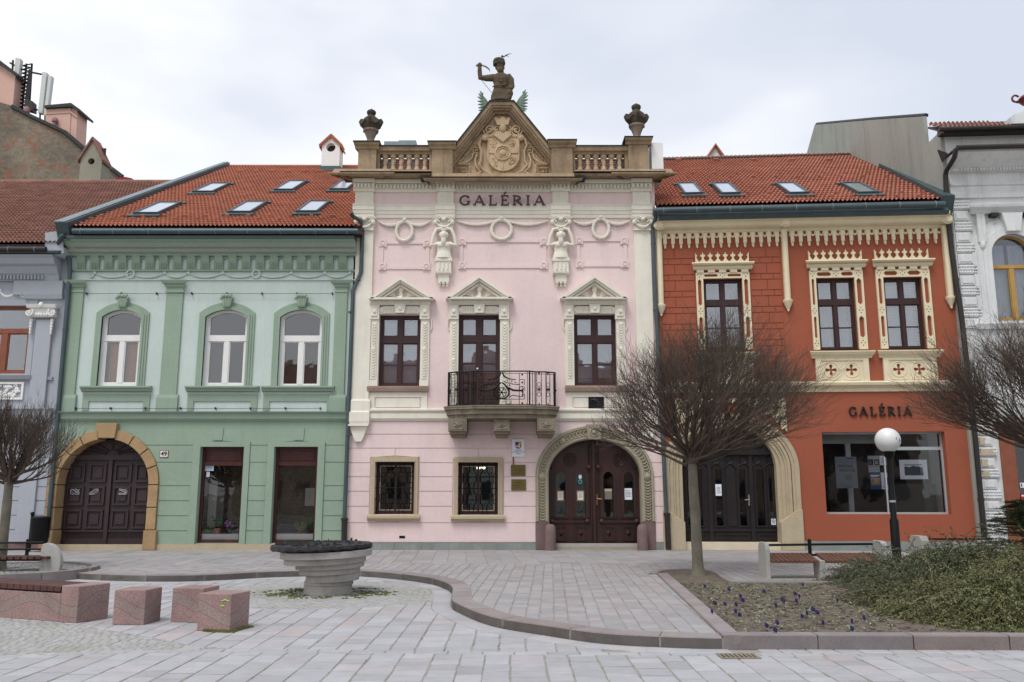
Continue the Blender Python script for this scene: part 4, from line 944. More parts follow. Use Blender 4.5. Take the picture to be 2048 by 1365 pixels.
nm = {'wgww': 'white board with grey bands', 'wgkg': 'grey and black banded board', 'prgg': 'red striped board with a grey foot', 'prgk': 'red striped board with a grey and black foot', 'pgkk': 'rose and grey striped board with a black foot', 'prkw': 'red striped board with a black foot and white tip', 'prkk': 'red striped board with a black foot', 'prtw': 'red striped board with teal foot and white tip', 'prtb': 'red striped board with a blue foot', 'pttb': 'rose and teal banded board with a blue foot', 'pttk': 'rose and teal banded board with a black foot'}
ordw = ['first', 'second', 'third', 'fourth', 'fifth', 'sixth', 'seventh']
for i, ((si, uu), sp) in enumerate(zip(gapx, spec)):
    o = thing('striped_board', '%s, %s gap of the %s balustrade' % (nm[sp], ordw[i % 7], 'left' if si == 0 else 'right'), 'board', F.pt(uu, base + .02, -.06), 'striped boards behind the balusters')
    w1 = .0; hw = .085; H = vr0 - base - .03; a, c_, d_, e_ = sp
    def leg(y0, y1, n=1):
        return [(uu - hw * (1 - .18 * math.sin(q * 9)), base + .02 + H * (y0 + (y1 - y0) * q)) for q in [k / 8 for k in range(9)]] + [(uu + hw * (1 - .18 * math.sin(q * 9)), base + .02 + H * (y0 + (y1 - y0) * q)) for q in [1 - k / 8 for k in range(9)]]
    MB(F).poly(leg(.4, .95), w1 - .04, w1, back=True).build('striped_upper', cols[a], o, smooth=False)
    b = MB(F)
    for k in range(6):
        y = base + .02 + H * (.44 + k * .085); pts = [(uu - hw + 2 * hw * q / 8, y + .012 * math.sin(q * 1.6 + (1 if (i + k) % 3 else -1)), w1 + .004) for q in range(9)]
        t_ = .011; b.strip([0, 1], [0, 0], [0, 0], 0, 0) if 0 else b.tube(pts, t_, 4)
    b.build('stripes', cols[c_], o, smooth=False)
    MB(F).poly(leg(.0, .4), w1 - .04, w1 - .002, back=True).build('lower', cols[d_], o, smooth=False)
    if e_ != d_: b = MB(F); b.ball(uu + .02, base + .1, w1, .07, .1, .02, 8); b.build('foot', cols[e_], o)
MB(F).box(fp(752, 320)[0], fp(1257, 320)[0], base - .3, vr0 - .1, -.5, -.35).build('parapet_back_wall', M_dark, ph_, smooth=False)
MB(F).box(U(1300, 320), U(1310, 320, -.4) + .12, ctop + .05, V(294), -.9, .3).build('parapet_return', M_white, ph_, smooth=False)
b = MB(front(26.5)); 
for x0, x1, y0, y1 in ((768, 797, 283, 288), (797, 832, 281, 287)): b.pb(x0, y0, x1, y1 + 8, -.4, 0).mark()
b.build('roof_flashing_piece', M_zincl, ph_, smooth=False)
# gable
g1 = .34; GA = lambda x, y, w=g1: F.uv(x, y, w)
fvp = fv + .03
outer = [GA(855, 355), GA(980, 203.5), GA(1027, 203.5), GA(1156, 352)]; outer[0] = (outer[0][0], fvp); outer[3] = (outer[3][0], fvp)
def inset(pts, d):
    (ax, ay), (bx, by), (cx, cy), (dx, dy) = pts; L_ = math.hypot(bx - ax, by - ay); s_ = (bx - ax) / L_; h_ = (by - ay) / L_
    k = d / h_; nb = (bx + d * (1 - s_) / h_ , by - d)
    return [(ax + k, ay), (bx + d * (1 - s_) / h_, by - d), (cx - d * (1 - s_) / h_, cy - d), (dx - k, dy)]
t1, t2, t3 = inset(outer, .1), inset(outer, .16), inset(outer, .27)
b = MB(F)
b.poly(outer, -.3, -.05, back=True)
gab_ = b.build('gable', M_sand2, ph_, smooth=False)
def rake(b, A, B_, w0, w1): b.poly(A + B_[::-1], w0, w1)
b = MB(F); rake(b, outer, t1, -.3, g1); rake(b, t1, t2, -.06, g1 - .05); rake(b, t2, inset(outer, .21), -.06, g1 - .13); rake(b, inset(outer, .21), t3, -.06, g1 - .24)
b.build('raking_cornice', M_sand, gab_, smooth=False)
b = MB(F); up = [(x, y + .002) for x, y in outer]; o2 = inset(outer, -.03); o2[0] = (o2[0][0], outer[0][1]); o2[3] = (o2[3][0], outer[3][1])
rake(b, o2, up, -.35, g1 + .05); b.build('gable_flashing', M_lead, gab_, smooth=False)
# relief
tw = -.05; X = lambda x, y: F.uv(x, y, .05)
b = MB(F); cx, cy = X(1004, 300)
sc2 = 1 / 5.056; PX = lambda zx, zy: F.uv(840 + zx * sc2, 100 + zy * sc2, .05)
def T(z, r, w=.02, n=5): b.tube([(*PX(a_, c_), w) for a_, c_ in z], r, n)
c0 = PX(838, 1045); pr_ = .0143 * 1.0
shd = [PX(690, 880), PX(1000, 880), PX(1000, 1060)] + [PX(845 + 160 * math.cos(q), 1060 + 165 * math.sin(q)) for q in [k * math.pi / 12 for k in range(1, 12)]] + [PX(690, 1060)]
b.poly(shd, tw, .06)
b.tube([(*p, .06) for p in shd], .03, 6, closed=True)
b.ring(c0[0], c0[1], .07, .22, .22, .035, 26, 6); b.ring(c0[0], c0[1], .07, .15, .15, .02, 20, 5); b.ball(c0[0], c0[1], .05, .12, .12, .06, 10)
T([(700, 1045), (750, 1045)], .02, .07); T([(925, 1045), (995, 1045)], .02, .07); T([(840, 1130), (840, 1215)], .02, .07)
for zx, zy in ((745, 945), (925, 930), (760, 1140), (930, 1120)):
    for j in range(5): T([(zx + rr(-35, 35), zy + rr(-45, 45)) for _ in range(4)], .022, .065)
for s_ in (-1, 1):
    M_ = lambda zx, zy: (838 + s_ * (zx - 838), zy)
    T([M_(990, 880), M_(1060, 900), M_(1080, 960), M_(1055, 1020), M_(1060, 1120), M_(1080, 1160), M_(1030, 1220), M_(950, 1260)], [.05, .05, .04, .035, .035, .04, .035, .03], .03)
    q = PX(*M_(1020, 890)); b.ball(q[0], q[1], .05, .09, .09, .07, 10); b.ring(q[0], q[1], .08, .085, .085, .02, 14, 4)
    for (zx, zy, R0, tn) in ((975, 810, 62, 2.2), (900, 800, 42, 1.8)):
        T([M_(zx + R0 * (1 - k / 22) * math.cos(k * tn * 6.28 / 22), zy + R0 * (1 - k / 22) * math.sin(k * tn * 6.28 / 22)) for k in range(20)], .03, .04)
    T([M_(860, 860), M_(900, 830), M_(940, 790), M_(1000, 850)], .035, .03)
    q0 = 170
    kk = [(1290, 1155), (1175, 1155), (1175, 1270), (1290, 1270), (1290, 1195), (1215, 1195), (1215, 1235), (1250, 1235), (1250, 1215)]
    T([M_(*z) for z in kk], .03, .03, 4)
    kk = [(1090, 985), (1140, 985), (1140, 1040), (1090, 1040), (1090, 1010), (1118, 1010)]; T([M_(*z) for z in kk], .025, .03, 4)
    T([M_(1140, 1045), M_(1150, 1090), M_(1200, 1130), M_(1290, 1150)], .03, .02); T([M_(1100, 1050), M_(1120, 1110), M_(1110, 1180), M_(1060, 1230), M_(1150, 1270)], .035, .02)
    T([M_(850, 1240), M_(850, 1275), M_(935, 1275), M_(935, 1240), M_(870, 1240)], .022, .04, 4)
    for k in range(13):
        t = k / 12; zx, zy = 1060 + (1400 - 1060) * t, 900 + (1250 - 900) * t
        T([M_(zx, zy), M_(zx + 14, zy + 32)], [.028, .008], .0); T([M_(zx, zy), M_(zx + 34, zy + 18)], [.028, .008], .0) if k % 2 else None
    T([M_(1060, 900), M_(1410, 1262)], .012, .0)
T([(700, 870), (840, 860), (980, 870)], .03, .06)
b.poly([PX(735, 865), PX(785, 835), PX(895, 835), PX(930, 865), PX(840, 940)], tw, .12)
b.ball(*PX(838, 800), .08, .12, .16, .1, 12)
b.poly([PX(775, 760), PX(755, 700), PX(800, 715), PX(830, 688), PX(868, 715), PX(915, 700), PX(895, 760)], tw, .14)
T([(778, 765), (895, 765)], .03, .12); T([(760, 700), (800, 716), (838, 690), (870, 716), (912, 700)], .02, .13)
b.build('coat_of_arms_relief', M_sand2, gab_)
# lettering
def serif_letters(F, s, x0, x1, yb, yt, w, m, o, th=.085):
    """roman capitals built from strokes; thick/thin contrast and slab serifs"""
    Wd = {'G': 1.05, 'A': 1.05, 'L': .78, 'É': .8, 'R': .92, 'I': .42}; gap = .34; tot = sum(Wd[c] for c in s) + gap * (len(s) - 1)
    ua, ub = F.uv(x0, (yb + yt) / 2, w)[0], F.uv(x1, (yb + yt) / 2, w)[0]; va, vb = F.uv((x0 + x1) / 2, yb, w)[1], F.uv((x0 + x1) / 2, yt, w)[1]
    k = (ub - ua) / tot; H = vb - va; x = ua; d = .05; tk = th * H * 1.9; tn = tk * .55
    for c in s:
        W = Wd[c] * k; b = MB(F); P = lambda a, v: (x + a * W, va + v * H)
        def seg(p, q, t):
            (a, c1), (e, f) = P(*p), P(*q); L_ = math.hypot(e - a, f - c1); nx, ny = -(f - c1) / L_ * t / 2, (e - a) / L_ * t / 2
            b.poly([(a + nx, c1 + ny), (a - nx, c1 - ny), (e - nx, f - ny), (e + nx, f + ny)], w - d, w + rr(0, .002))
        def ser(a, v, hw=.2): q = P(a, v); hh = tn * .35; b.box(q[0] - hw * k, q[0] + hw * k, q[1] - hh + (hh if v == 0 else -hh), q[1] + hh + (hh if v == 0 else -hh), w - d, w + .003)
        def curve(cx, cy, rx, ry, a0, a1, t0, t1, n=16):
            O_, I_ = [], []
            for i in range(n + 1):
                a = a0 + (a1 - a0) * i / n; t = t0 + (t1 - t0) * abs(math.cos(a)); q = P(cx, cy); O_.append((q[0] + rx * W * math.cos(a), q[1] + ry * H * math.sin(a))); I_.append((q[0] + (rx * W - t) * math.cos(a), q[1] + (ry * H - t) * math.sin(a)))
            b.poly(O_ + I_[::-1], w - d, w + .001)
        if c == 'G': curve(.52, .5, .5, .52, .75, 5.75, tn, tk); seg((.86, .05), (.86, .42), tk * .9); ser(.86, .42, .17); seg((.86, .95), (.86, .72), tn)
        elif c == 'A': seg((.08, .02), (.5, 1.0), tn); seg((.48, 1.0), (.9, .02), tk); seg((.24, .34), (.74, .34), tn * .8); ser(.08, 0, .15); ser(.9, 0, .17)
        elif c == 'L': seg((.25, 0), (.25, 1), tk); ser(.25, 1, .2); seg((.05, .03), (.95, .03), tn); seg((.93, .02), (.95, .26), tn)
        elif c == 'É':
            seg((.25, 0), (.25, 1), tk); seg((.05, .03), (.95, .03), tn); seg((.05, .97), (.9, .97), tn); seg((.25, .52), (.7, .52), tn); seg((.93, .02), (.95, .26), tn); seg((.89, .98), (.91, .76), tn); seg((.7, .42), (.7, .62), tn * .8); seg((.4, 1.12), (.68, 1.36), tk * .7)
        elif c == 'R': seg((.2, 0), (.2, 1), tk); ser(.2, 0, .18); seg((.03, .97), (.45, .97), tn); seg((.2, .5), (.5, .5), tn); curve(.45, .74, .42, .25, -1.57, 1.57, tn, tk); seg((.45, .5), (.92, .02), tk); ser(.95, 0, .1)
        elif c == 'I': seg((.5, 0), (.5, 1), tk); ser(.5, 0, .2); ser(.5, 1, .2)
        b.build('letter', m, o, smooth=False); x += W + gap * k
M_let = mat('dark_bronze_letters', (74, 52, 54), .5, .1, 4, .05)
o = thing('gallery_lettering', 'dark bronze GALÉRIA lettering high on the pink facade under the gable', 'lettering', F.pt(U(1004, 400), V(411), .1))
serif_letters(F, 'GALÉRIA', 918, 1090, 410.5, 391, .17, M_let, o, th=.1)
# upper windows with hoods
def relief_chain(b, u, v0, v1, w, n, r=.055):
    for i in range(n):
        v = v0 + (v1 - v0) * (i + .5) / n; b.tube([(u - r, v + .04, w), (u - r * .4, v, w + .01), (u, v - .015, w + .012), (u + r * .4, v, w + .01), (u + r, v + .04, w)], .014, 4)
for k, (r, (hx0, hx1, hy0, hy1, ax), (sx0, sx1), sill) in enumerate(((wins[0], (737, 870, 554, 600, 800.5), (740, 858.5), 773.5), (wins[1], (890.6, 1027, 550.5, 599, 958.6), (899.5, 1018), 818), (wins[2], (1121, 1257, 550.5, 599, 1190), (1131, 1250.5), 772.5))):
    u0, u1, v0, v1 = r; s0, s1_ = U(sx0, 695), U(sx1, 695); hv = V(612); vb = v0; b = MB(F)
    wl, wr = u0 - s0, s1_ - u1
    for a, c in ((s0, u0), (u1, s1_)):
        b.box(a, c, vb, V(640), 0, .06).box(a + .04, c - .05, vb + .2, V(645), .06, .085).box(a - .03, c, V(640), V(612), 0, .11).box(a + .02, c - .05, V(634), V(616), .11, .14).box(a - .01, c + .0, vb, vb + .17, .06, .09)
        m_ = (a + c) / 2 - .005; relief_chain(b, m_, vb + .25, V(648), .09, 26 if k == 1 else 20); b.ball(m_, (vb + V(640)) / 2 + .1, .09, .06, .08, .03, 8); b.ball(m_, V(625), .14, .06, .07, .04, 8)
        b.tube([(a - .05, V(640), .03), (a - .07, V(655), .03), (a - .02, V(662), .03)], .02, 5) if a == s0 else b.tube([(c + .05, V(640), .03), (c + .07, V(655), .03), (c + .02, V(662), .03)], .02, 5)
    b.box(u0, u1, V(629), V(616), 0, .05); b.poly([(u0 + .1, V(628)), (u1 - .1, V(628)), (u1, V(623)), (u1, V(618)), (u1 - .12, V(614)), (u0 + .12, V(614)), (u0, V(618)), (u0, V(623))], .05, .075)
    kc = (u0 + u1) / 2
    for i in range(14):
        t = (i + .5) / 14; uu = u0 + .1 + (u1 - u0 - .2) * t
        if abs(t - .5) > .14: b.tube([(uu - .02, V(627), .08), (uu + .01 * (1 if t > .5 else -1), V(621), .085), (uu - .02, V(616), .08)], .012, 4)
    b.poly([(kc - .12, V(628)), (kc + .12, V(628)), (kc + .16, V(611)), (kc - .16, V(611))], 0, .15); b.ball(kc, V(619), .15, .06, .07, .04, 8)
    o = b.build('window_surround', M_cream, ph_)
    # hood
    HW = .3; b = MB(F); H0, H1 = V(612), V(603.5)
    b.mould(s0 - .02, s1_ + .02, [(H0, 0), (H0, .12), (H0 + .03, .16), (H1, .17), (H1, 0)])
    n = 30
    for i in range(n): uu = s0 + (s1_ - s0) * (i + .25) / n; b.box(uu, uu + (s1_ - s0) / n * .5, H0 + .045, H1 - .01, .17, .2)
    eu0, eu1 = F.uv(hx0, 599, HW)[0], F.uv(hx1, 599, HW)[0]; ev = V(hy1, 1024, HW); et = ev + .075
    b.mould(eu0 + .06, eu1 - .06, [(H1, 0), (H1, .2), (ev, .26), (ev + .02, HW), (et, HW), (et, 0)])
    ap = F.uv(ax, hy0, HW)
    A = [(eu0, et - .04), (ap[0], ap[1]), (eu1, et - .04)]
    def ins3(P_, d): 
        (ax_, ay), (bx, by), (cx_, cy_) = P_; s_ = (by - ay) / (bx - ax_); L_ = math.sqrt(1 + s_ * s_); dv = d * L_; return [(ax_ + dv / s_, ay), (bx, by - dv), (cx_ - dv / s_, cy_)]
    A1, A2, A3 = ins3(A, .07), ins3(A, .13), ins3(A, .2)
    bs_ = lambda P_: [(x, et + .002) if y < et + .002 else (x, y) for x, y in P_]
    def rk(P_, Q_, w0, w1): b.poly([P_[0], P_[1], P_[2], Q_[2], Q_[1], Q_[0]], w0, w1)
    lift = [(x, y + .045) for x, y in A]; 
    rk(A, A1, 0, HW); rk(A1, A2, 0, .23); rk(A2, A3, 0, .13)
    for s_ in (0, 1):
        p, q = (A2[0], A2[1]) if s_ == 0 else (A2[2], A2[1])
        for i in range(22):
            t = (i + .9) / 23; uu, vv = p[0] + (q[0] - p[0]) * t, p[1] + (q[1] - p[1]) * t - .045; b.box(uu - .014, uu + .014, vv - .045, vv + .01, .13, .18) if vv - .045 > et else None
    b.build('hood', M_cream, o, smooth=False)
    b = MB(F); hc = ap[0]; hb_ = et + .02; b.ball(hc + .0, hb_ + .27, .06, .085, .12, .07, 10); b.ball(hc + .02, hb_ + .33, .05, .11, .1, .07, 10); b.tube([(hc, hb_ + .2, .05), (hc, hb_ + .06, .05), (hc - .02, hb_, .05)], [.05, .07, .15], 8)
    for s_ in (-1, 1):
        for j in range(5): a_ = .35 + j * .35; b.tube([(hc + s_ * .15, hb_ + .04, .03), (hc + s_ * (.2 + .16 * math.cos(a_ * .8)), hb_ + .06 + .16 * math.sin(a_ * .8), .04), (hc + s_ * (.22 + .28 * math.cos(a_)), hb_ + .03 + .2 * math.sin(a_), .02)], [.012, .025, .008], 5)
    b.build('hood_bust_relief', M_cream, o)
    if k != 1:
        b = MB(F); sv = V(784); tv = V(774); a, c = s0 - .03, s1_ + .0
        b.mould(a, c, [(sv, 0), (sv, .1), (sv + .05, .13), (tv - .04, .16), (tv, .17), (tv, 0)]); b.build('sill', mat('reddish_sill_stone', (176, 152, 138), .85, .12, 2, .2), o, smooth=False)
        b = MB(F); b.poly(rect((s0 - .0, s1_ - .03, V(821), V(785.5))), 0, .03, [rect((s0 + .18, s1_ - .2, V(817), V(795)))]); b.box(s0 + .22, s1_ - .24, V(815), V(797), 0, .025); b.build('apron_panel', M_cream, o, smooth=False)
        casement(F, r, ph_, M_brown, w=-.14, tr=((629 - 629 + 42) / 143, 56 / 143), bar=.5, bl=(0, .02, 1, .98) if k == 0 else (8, .02, 1, .98), mull=.055, fr=.09, tmull=.075)
        MB(F).box((u0 + u1) / 2 + .04 if k == 2 else u0 + .1, u1 - .1, v1 - .75, v1 - .1, -.52, -.5).build('curtain', M_curt, ph_, smooth=False)
        if k == 2: MB(F).box(u0 + .1, u1 - .1, v0 + .3, v1 - .1, -.56, -.54).build('curtain', M_curt, ph_, smooth=False)
        if k == 0: MB(F).box(u0 + .1, u1 - .1, v0 + .1, v1 - .1, -.6, -.58).build('curtain', M_curt, ph_, smooth=False)
    else:
        o2 = casement(F, r, ph_, M_brown, w=-.14, tr=(42 / 189, 56 / 189), bar=0, bl=None, mull=.075, fr=.1, tmull=.085, name='balcony_door')
        H = v1 - v0; b = MB(F); vq = [v0 + H * t for t in (.3, .505)]
        for (a, c) in ((u0 + .1, (u0 + u1) / 2 - .075), ((u0 + u1) / 2 + .075, u1 - .1)):
            b.box(a, c, v0 + .1, v0 + H * .22, -.21, -.15).box(a + .07, c - .07, v0 + .17, v0 + H * .22 - .07, -.15, -.135).mark()
            for v in (v1 - (727 - 629) / 189 * H, v1 - (765 - 629) / 189 * H): b.box(a, c, v - .02, v + .02, -.21, -.155)
            b.mark()
        b.build('glazing_bar', M_brown, o2, smooth=False)
        MB(F).box(u0 + .1, u1 - .1, v0 + 1.1, v1 - .1, -.5, -.48).build('curtain', M_curt, o2, smooth=False)
        b = MB(F); u, v = F.uv(955, 738, -.12); b.ball(u, v, -.11, .03); b.build('door_knob', M_white, o2)
u, v = F.uv(1192, 807.5, .05); o = thing('bronze_relief_plaque', 'nearly black bronze relief plaque above the carved door', 'plaque', F.pt(u, v, .05))
a = F.R(1177, 794, 1208, 821, .06); MB(F).box(*a, .03, .06).build('plate', M_iron, o, smooth=False)
b = MB(F)
for k in range(9): b.ball(a[0] + .06 + rr(0, .32), a[2] + .06 + rr(0, .26), .06, rr(.03, .06), rr(.03, .06), .02, 6)
b.build('relief', mat('dark_bronze', (44, 46, 54), .4, .1, 5, .1, metal=.5), o)
# balcony
bt = V(812.5, 1004, 1.2); bw = 1.2; bu0, bu1 = F.uv(887.5, 820, bw - .3)[0], F.uv(1119, 820, bw - .3)[0]; bc = (bu0 + bu1) / 2
FB = Frame((bc, 24, bt), (1, 0, 0), (0, -1, 0))   # u=x, v=outward, N = -z
hw = (bu1 - bu0) / 2
pl_ = lambda e: [(-hw - e, -.0), (-hw - e, bw - .42 + e), (-hw + .34, bw - .2 + e), (-hw + .62, bw - .17 + e), (-hw + .78, bw - .05 + e), (hw - .78, bw - .05 + e), (hw - .62, bw - .17 + e), (hw - .34, bw - .2 + e), (hw + e, bw - .42 + e), (hw + e, 0)]
bal = thing('x', 'x', 'x') if 0 else None
b = MB(FB); b.poly(pl_(0), .06, .0, back=True); b.poly(pl_(-.06), .2, .06, back=True); b.poly(pl_(-.12), .31, .2, back=True)
b.poly(pl_(.015), .002, -.03, back=True)
slab = b.build('balcony', M_balc, ph_, smooth=False)
b = MB(FB)
for k in range(64): uu = -hw + .84 + k * (2 * hw - 1.68) / 64; b.box(uu, uu + .016, bw - .115, bw - .1, .08, .18)
b.build('greek_key_band', M_balc, slab, smooth=False)
b = MB(F)
for x in (915, 1003.5, 1092.5):
    u = F.uv(x, 850, .9)[0]; y1 = bt - .31; hw_ = .25 if x != 1003.5 else .215
    b.box(u - hw_, u + hw_, y1 - .34, y1, 0, .92).box(u - hw_ + .03, u + hw_ - .03, y1 - .42, y1 - .34, 0, .84).box(u - hw_ + .05, u + hw_ - .05, y1 - .48, y1 - .42, 0, .74)
    b.box(u - hw_ + .05, u + hw_ - .05, y1 - .3, y1 - .05, .92, .935); b.ball(u, y1 - .17, .93, .09, .09, .03, 8)
    for a_ in range(5): b.tube([(u, y1 - .17, .95), (u + .12 * math.cos(a_ * 1.257), y1 - .17 + .1 * math.sin(a_ * 1.257), .94)], [.03, .012], 5)
    b.mark()
b.build('bracket', M_balc, slab, smooth=False)
# railing
rp = [(-hw + .1, .05), (-hw + .1, bw - .5), (-hw + .36, bw - .32), (-hw + .66, bw - .29), (-hw + .82, bw - .17), (hw - .82, bw - .17), (hw - .66, bw - .29), (hw - .36, bw - .32), (hw - .1, bw - .5), (hw - .1, .05)]
rh = V(741, 1004, bw) - bt; b = MB(FB)
for z, r_ in ((-rh, .02), (-.06, .012), (-rh + .06, .008)): b.tube([(x, y, z) for x, y in rp], r_, 6)
for x, y in rp[1:-1]: b.tube([(x, y, -.02), (x, y, -rh)], .017, 6)
def pos(s_):   # arc length position along the rail path
    L_ = 0
    for p, q in zip(rp[:-1], rp[1:]):
        l = math.dist(p, q)
        if s_ <= L_ + l: t = (s_ - L_) / l; return (p[0] + (q[0] - p[0]) * t, p[1] + (q[1] - p[1]) * t)
        L_ += l
    return rp[-1]
tot = sum(math.dist(p, q) for p, q in zip(rp[:-1], rp[1:]))
def W3(s_, h): x, y = pos(s_); return (x, y, -h)
def rg(b, s_, h, R_, r_=.007, n=14, t0=0, t1=6.283): b.tube([W3(s_ + R_ * math.cos(t0 + (t1 - t0) * i / n), h + R_ * math.sin(t0 + (t1 - t0) * i / n)) for i in range(n + (0 if t1 - t0 > 6.2 else 1))], r_, 4, closed=(t1 - t0 > 6.2))
s_ = .1; k = 0
cen = tot / 2
while s_ < tot - .05:
    if abs(s_ - cen) > .82:
        b.tube([W3(s_, .04), W3(s_, rh)], .0085, 4)
        for h in (.18, .36, .54, .72): b.ball(*W3(s_, h), .017, n=5)
        if k % 2 == 0:
            m_ = s_ + .065
            for h in (.36, .5, .64): rg(b, m_, h * rh / 1.0, .055)
            b.ball(*W3(m_, .5 * rh), .04, n=6); b.tube([W3(m_, .06), W3(m_, .12)], [.03, .005], 5); b.tube([W3(m_, rh - .02), W3(m_, rh - .1)], [.03, .005], 5)
    s_ += .13; k += 1
# central lyre ornament
for sg in (-1, 1):
    c = lambda a_, h: W3(cen + sg * a_, h * rh)
    b.tube([c(.02, .97), c(.06, .86), c(.2, .78), c(.4, .76)], [.02, .026, .018, .01], 5); b.tube([c(.05, .66), c(.15, .54), c(.32, .46), c(.52, .45), c(.6, .5), c(.55, .56)], [.02, .03, .03, .026, .02, .012], 5)
    b.tube([c(.56, .48), c(.58, .38), c(.57, .28)], [.026, .018, .026], 5)
    b.tube([c(.01, .68), c(.1, .6), c(.2, .45), c(.2, .34), c(.12, .25), c(0, .22)], [.02, .022, .028, .028, .022, .02], 5); b.tube([c(.2, .27), c(.3, .32), c(.42, .3), c(.55, .27)], .012, 5)
    b.tube([c(.06, .7), c(.2, .66), c(.34, .63), c(.5, .62)], .01, 4)
    for j in range(12): a_, h = rr(.08, .45), rr(.58, .76); b.ball(*c(a_, h), .018, n=5)
    for (p, q) in (((.0, .21), (.62, .21)), ((.48, .05), (.48, .95)), ((.7, .04), (.7, 1)), ((.48, .76), (.62, .76)), ((.62, .76), (.62, .6)), ((.62, .36), (.62, .21)), ((.12, .2), (.12, .05)), ((.12, .08), (.26, .08)), ((.26, .08), (.26, .18)), ((.78, .04), (.78, 1))): b.tube([c(*p), c(*q)], .0085, 4)
    for (a_, h) in ((.56, .9), (.56, .68), (.56, .1)): b.ball(*c(a_, h), .03, n=6)
    rg(b, cen + sg * .56, .5 * rh, .075)
for a_ in range(6): x, z = .12 * math.cos(a_ * 1.05), .12 * math.sin(a_ * 1.05); b.tube([W3(cen, .4 * rh), W3(cen + x, .4 * rh + z)], .012, 4)
rg(b, cen, .4 * rh, .13, .012)
b.build('railing', M_iron, slab)
# urns
def urn(x, y0, y1, label):
    w_ = pw0 + .12; u, vb = F.uv(x, y1, w_); vt_ = F.uv(x, y0, w_)[1]; H = vt_ - vb; o = thing('stone_urn', label, 'urn', F.pt(u, vb, w_), 'urns on the parapet'); R_ = H * .245
    b = MB(F); b.box(u - .16, u + .16, vb - .02, vb + .03, w_ - .16, w_ + .16); b.lathe(u, vb, w_, [(R_ * .42, .02), (R_ * .5, H * .04), (R_ * .38, H * .07), (R_ * .42, H * .14), (R_ * .62, H * .26), (R_ * .72, H * .32), (R_ * .84, H * .34), (R_ * .86, H * .38)], 16)
    for k in range(10): a = k * .628; b.ball(u + R_ * .74 * math.cos(a), vb + H * .335, w_ + R_ * .74 * math.sin(a), .035, n=6)
    b.build('foot', M_urn2, o)
    b = MB(F); b.lathe(u, vb, w_, [(R_ * .8, H * .38), (R_ * .95, H * .48), (R_ * .98, H * .58), (R_ * .86, H * .68), (R_ * .5, H * .76), (R_ * .36, H * .8), (R_ * .5, H * .85), (R_ * .52, H * .91), (R_ * .36, H * .95), (R_ * .12, H * .97), (R_ * .08, H)], 18)
    for k in range(4):
        a = k * 1.571; dx, dz = math.cos(a), math.sin(a)
        b.tube([(u + R_ * q * dx, vb + H * h, w_ + R_ * q * dz) for q, h in ((.8, .44), (1.05, .52), (1.2, .62), (1.08, .68), (.8, .66))], [.035, .05, .055, .045, .04], 6)
        b.tube([(u + R_ * .98 * math.cos(a + .5 + q * .25), vb + H * (.6 - .1 * math.sin(q * .8)), w_ + R_ * .98 * math.sin(a + .5 + q * .25)) for q in range(5)], .05, 6)
    b.build('bowl', M_urn, o, remesh=.02)
urn(741, 218, 287.5, 'blackened stone urn with a paler foot on the left parapet pedestal')
urn(1274, 207, 279, 'brown grey stone urn with handles on the right parapet pedestal')
# statue
w_ = .2; u0, vb = F.uv(1004, 203.5, w_); k_ = (F.uv(1004, 118, w_)[1] - vb) / 397.0   # metres per zoomed px
o = thing('warrior_statue', 'weathered stone half figure raising a curved sabre, on top of the gable', 'statue', F.pt(u0, vb, w_))
S_ = lambda zx, zy, dw=0: (u0 + (zx - 838) * k_, vb + (515 - zy) * k_, w_ + dw)
b = MB(F)
b.lathe(*S_(828, 515), [(90 * k_, 0), (86 * k_, 50 * k_), (70 * k_, 100 * k_), (60 * k_, 128 * k_), (64 * k_, 165 * k_), (78 * k_, 205 * k_), (76 * k_, 235 * k_), (44 * k_, 254 * k_), (26 * k_, 266 * k_), (25 * k_, 290 * k_)], 18, 1, .62)
b.tube([S_(770, 295), S_(700, 302, .02), S_(650, 300, .05), S_(645, 250, .07), S_(645, 205, .08)], [34 * k_, 28 * k_, 25 * k_, 20 * k_, 17 * k_], 10)
b.ball(*S_(645, 190, .08), 22 * k_, 24 * k_, 22 * k_, 10)
b.tube([S_(880, 285), S_(912, 320, .0), S_(920, 380, .03), S_(905, 420, .1)], [38 * k_, 33 * k_, 28 * k_, 24 * k_], 10)
b.ball(*S_(820, 205, .02), 36 * k_, 46 * k_, 38 * k_, 14); b.ball(*S_(822, 232, .09), 28 * k_, 26 * k_, 24 * k_, 10); b.tube([S_(820, 212, .13), S_(820, 196, .12)], [9 * k_, 5 * k_], 6)
for s_ in (-1, 1): b.tube([S_(820, 224, .14), S_(820 + s_ * 22, 228, .12)], [7 * k_, 3 * k_], 5)
b.ball(*S_(905, 452, .08), 30 * k_, 38 * k_, 26 * k_, 12); b.ball(*S_(905, 486, .09), 20 * k_, 22 * k_, 20 * k_, 10); b.ball(*S_(903, 418, .08), 24 * k_, 16 * k_, 20 * k_, 8); b.tube([S_(905, 455, .2), S_(905, 470, .2)], 6 * k_, 5); [b.ball(*S_(905 + q_ * 12, 446, .17), 5 * k_, 4 * k_, 4 * k_, 5) for q_ in (-1, 1)]
for j in range(6): b.tube([S_(806, 282 + j * 14, .165), S_(846, 282 + j * 14, .165)], 3 * k_, 5)
for s_ in (-1, 1): b.ball(*S_(820 + s_ * 14, 199, .15), 6 * k_, 4 * k_, 4 * k_, 6); b.ball(*S_(820 + s_ * 36, 208, .02), 7 * k_, 12 * k_, 8 * k_, 6)
b.tube([S_(800, 190, .13), S_(820, 193, .16), S_(840, 190, .13)], 5 * k_, 5)
b.tube([S_(756, 385, .05), S_(800, 388, .17), S_(830, 388, .18), S_(880, 386, .14)], 7 * k_, 5)
b.build('figure', M_statue, o, remesh=.013)
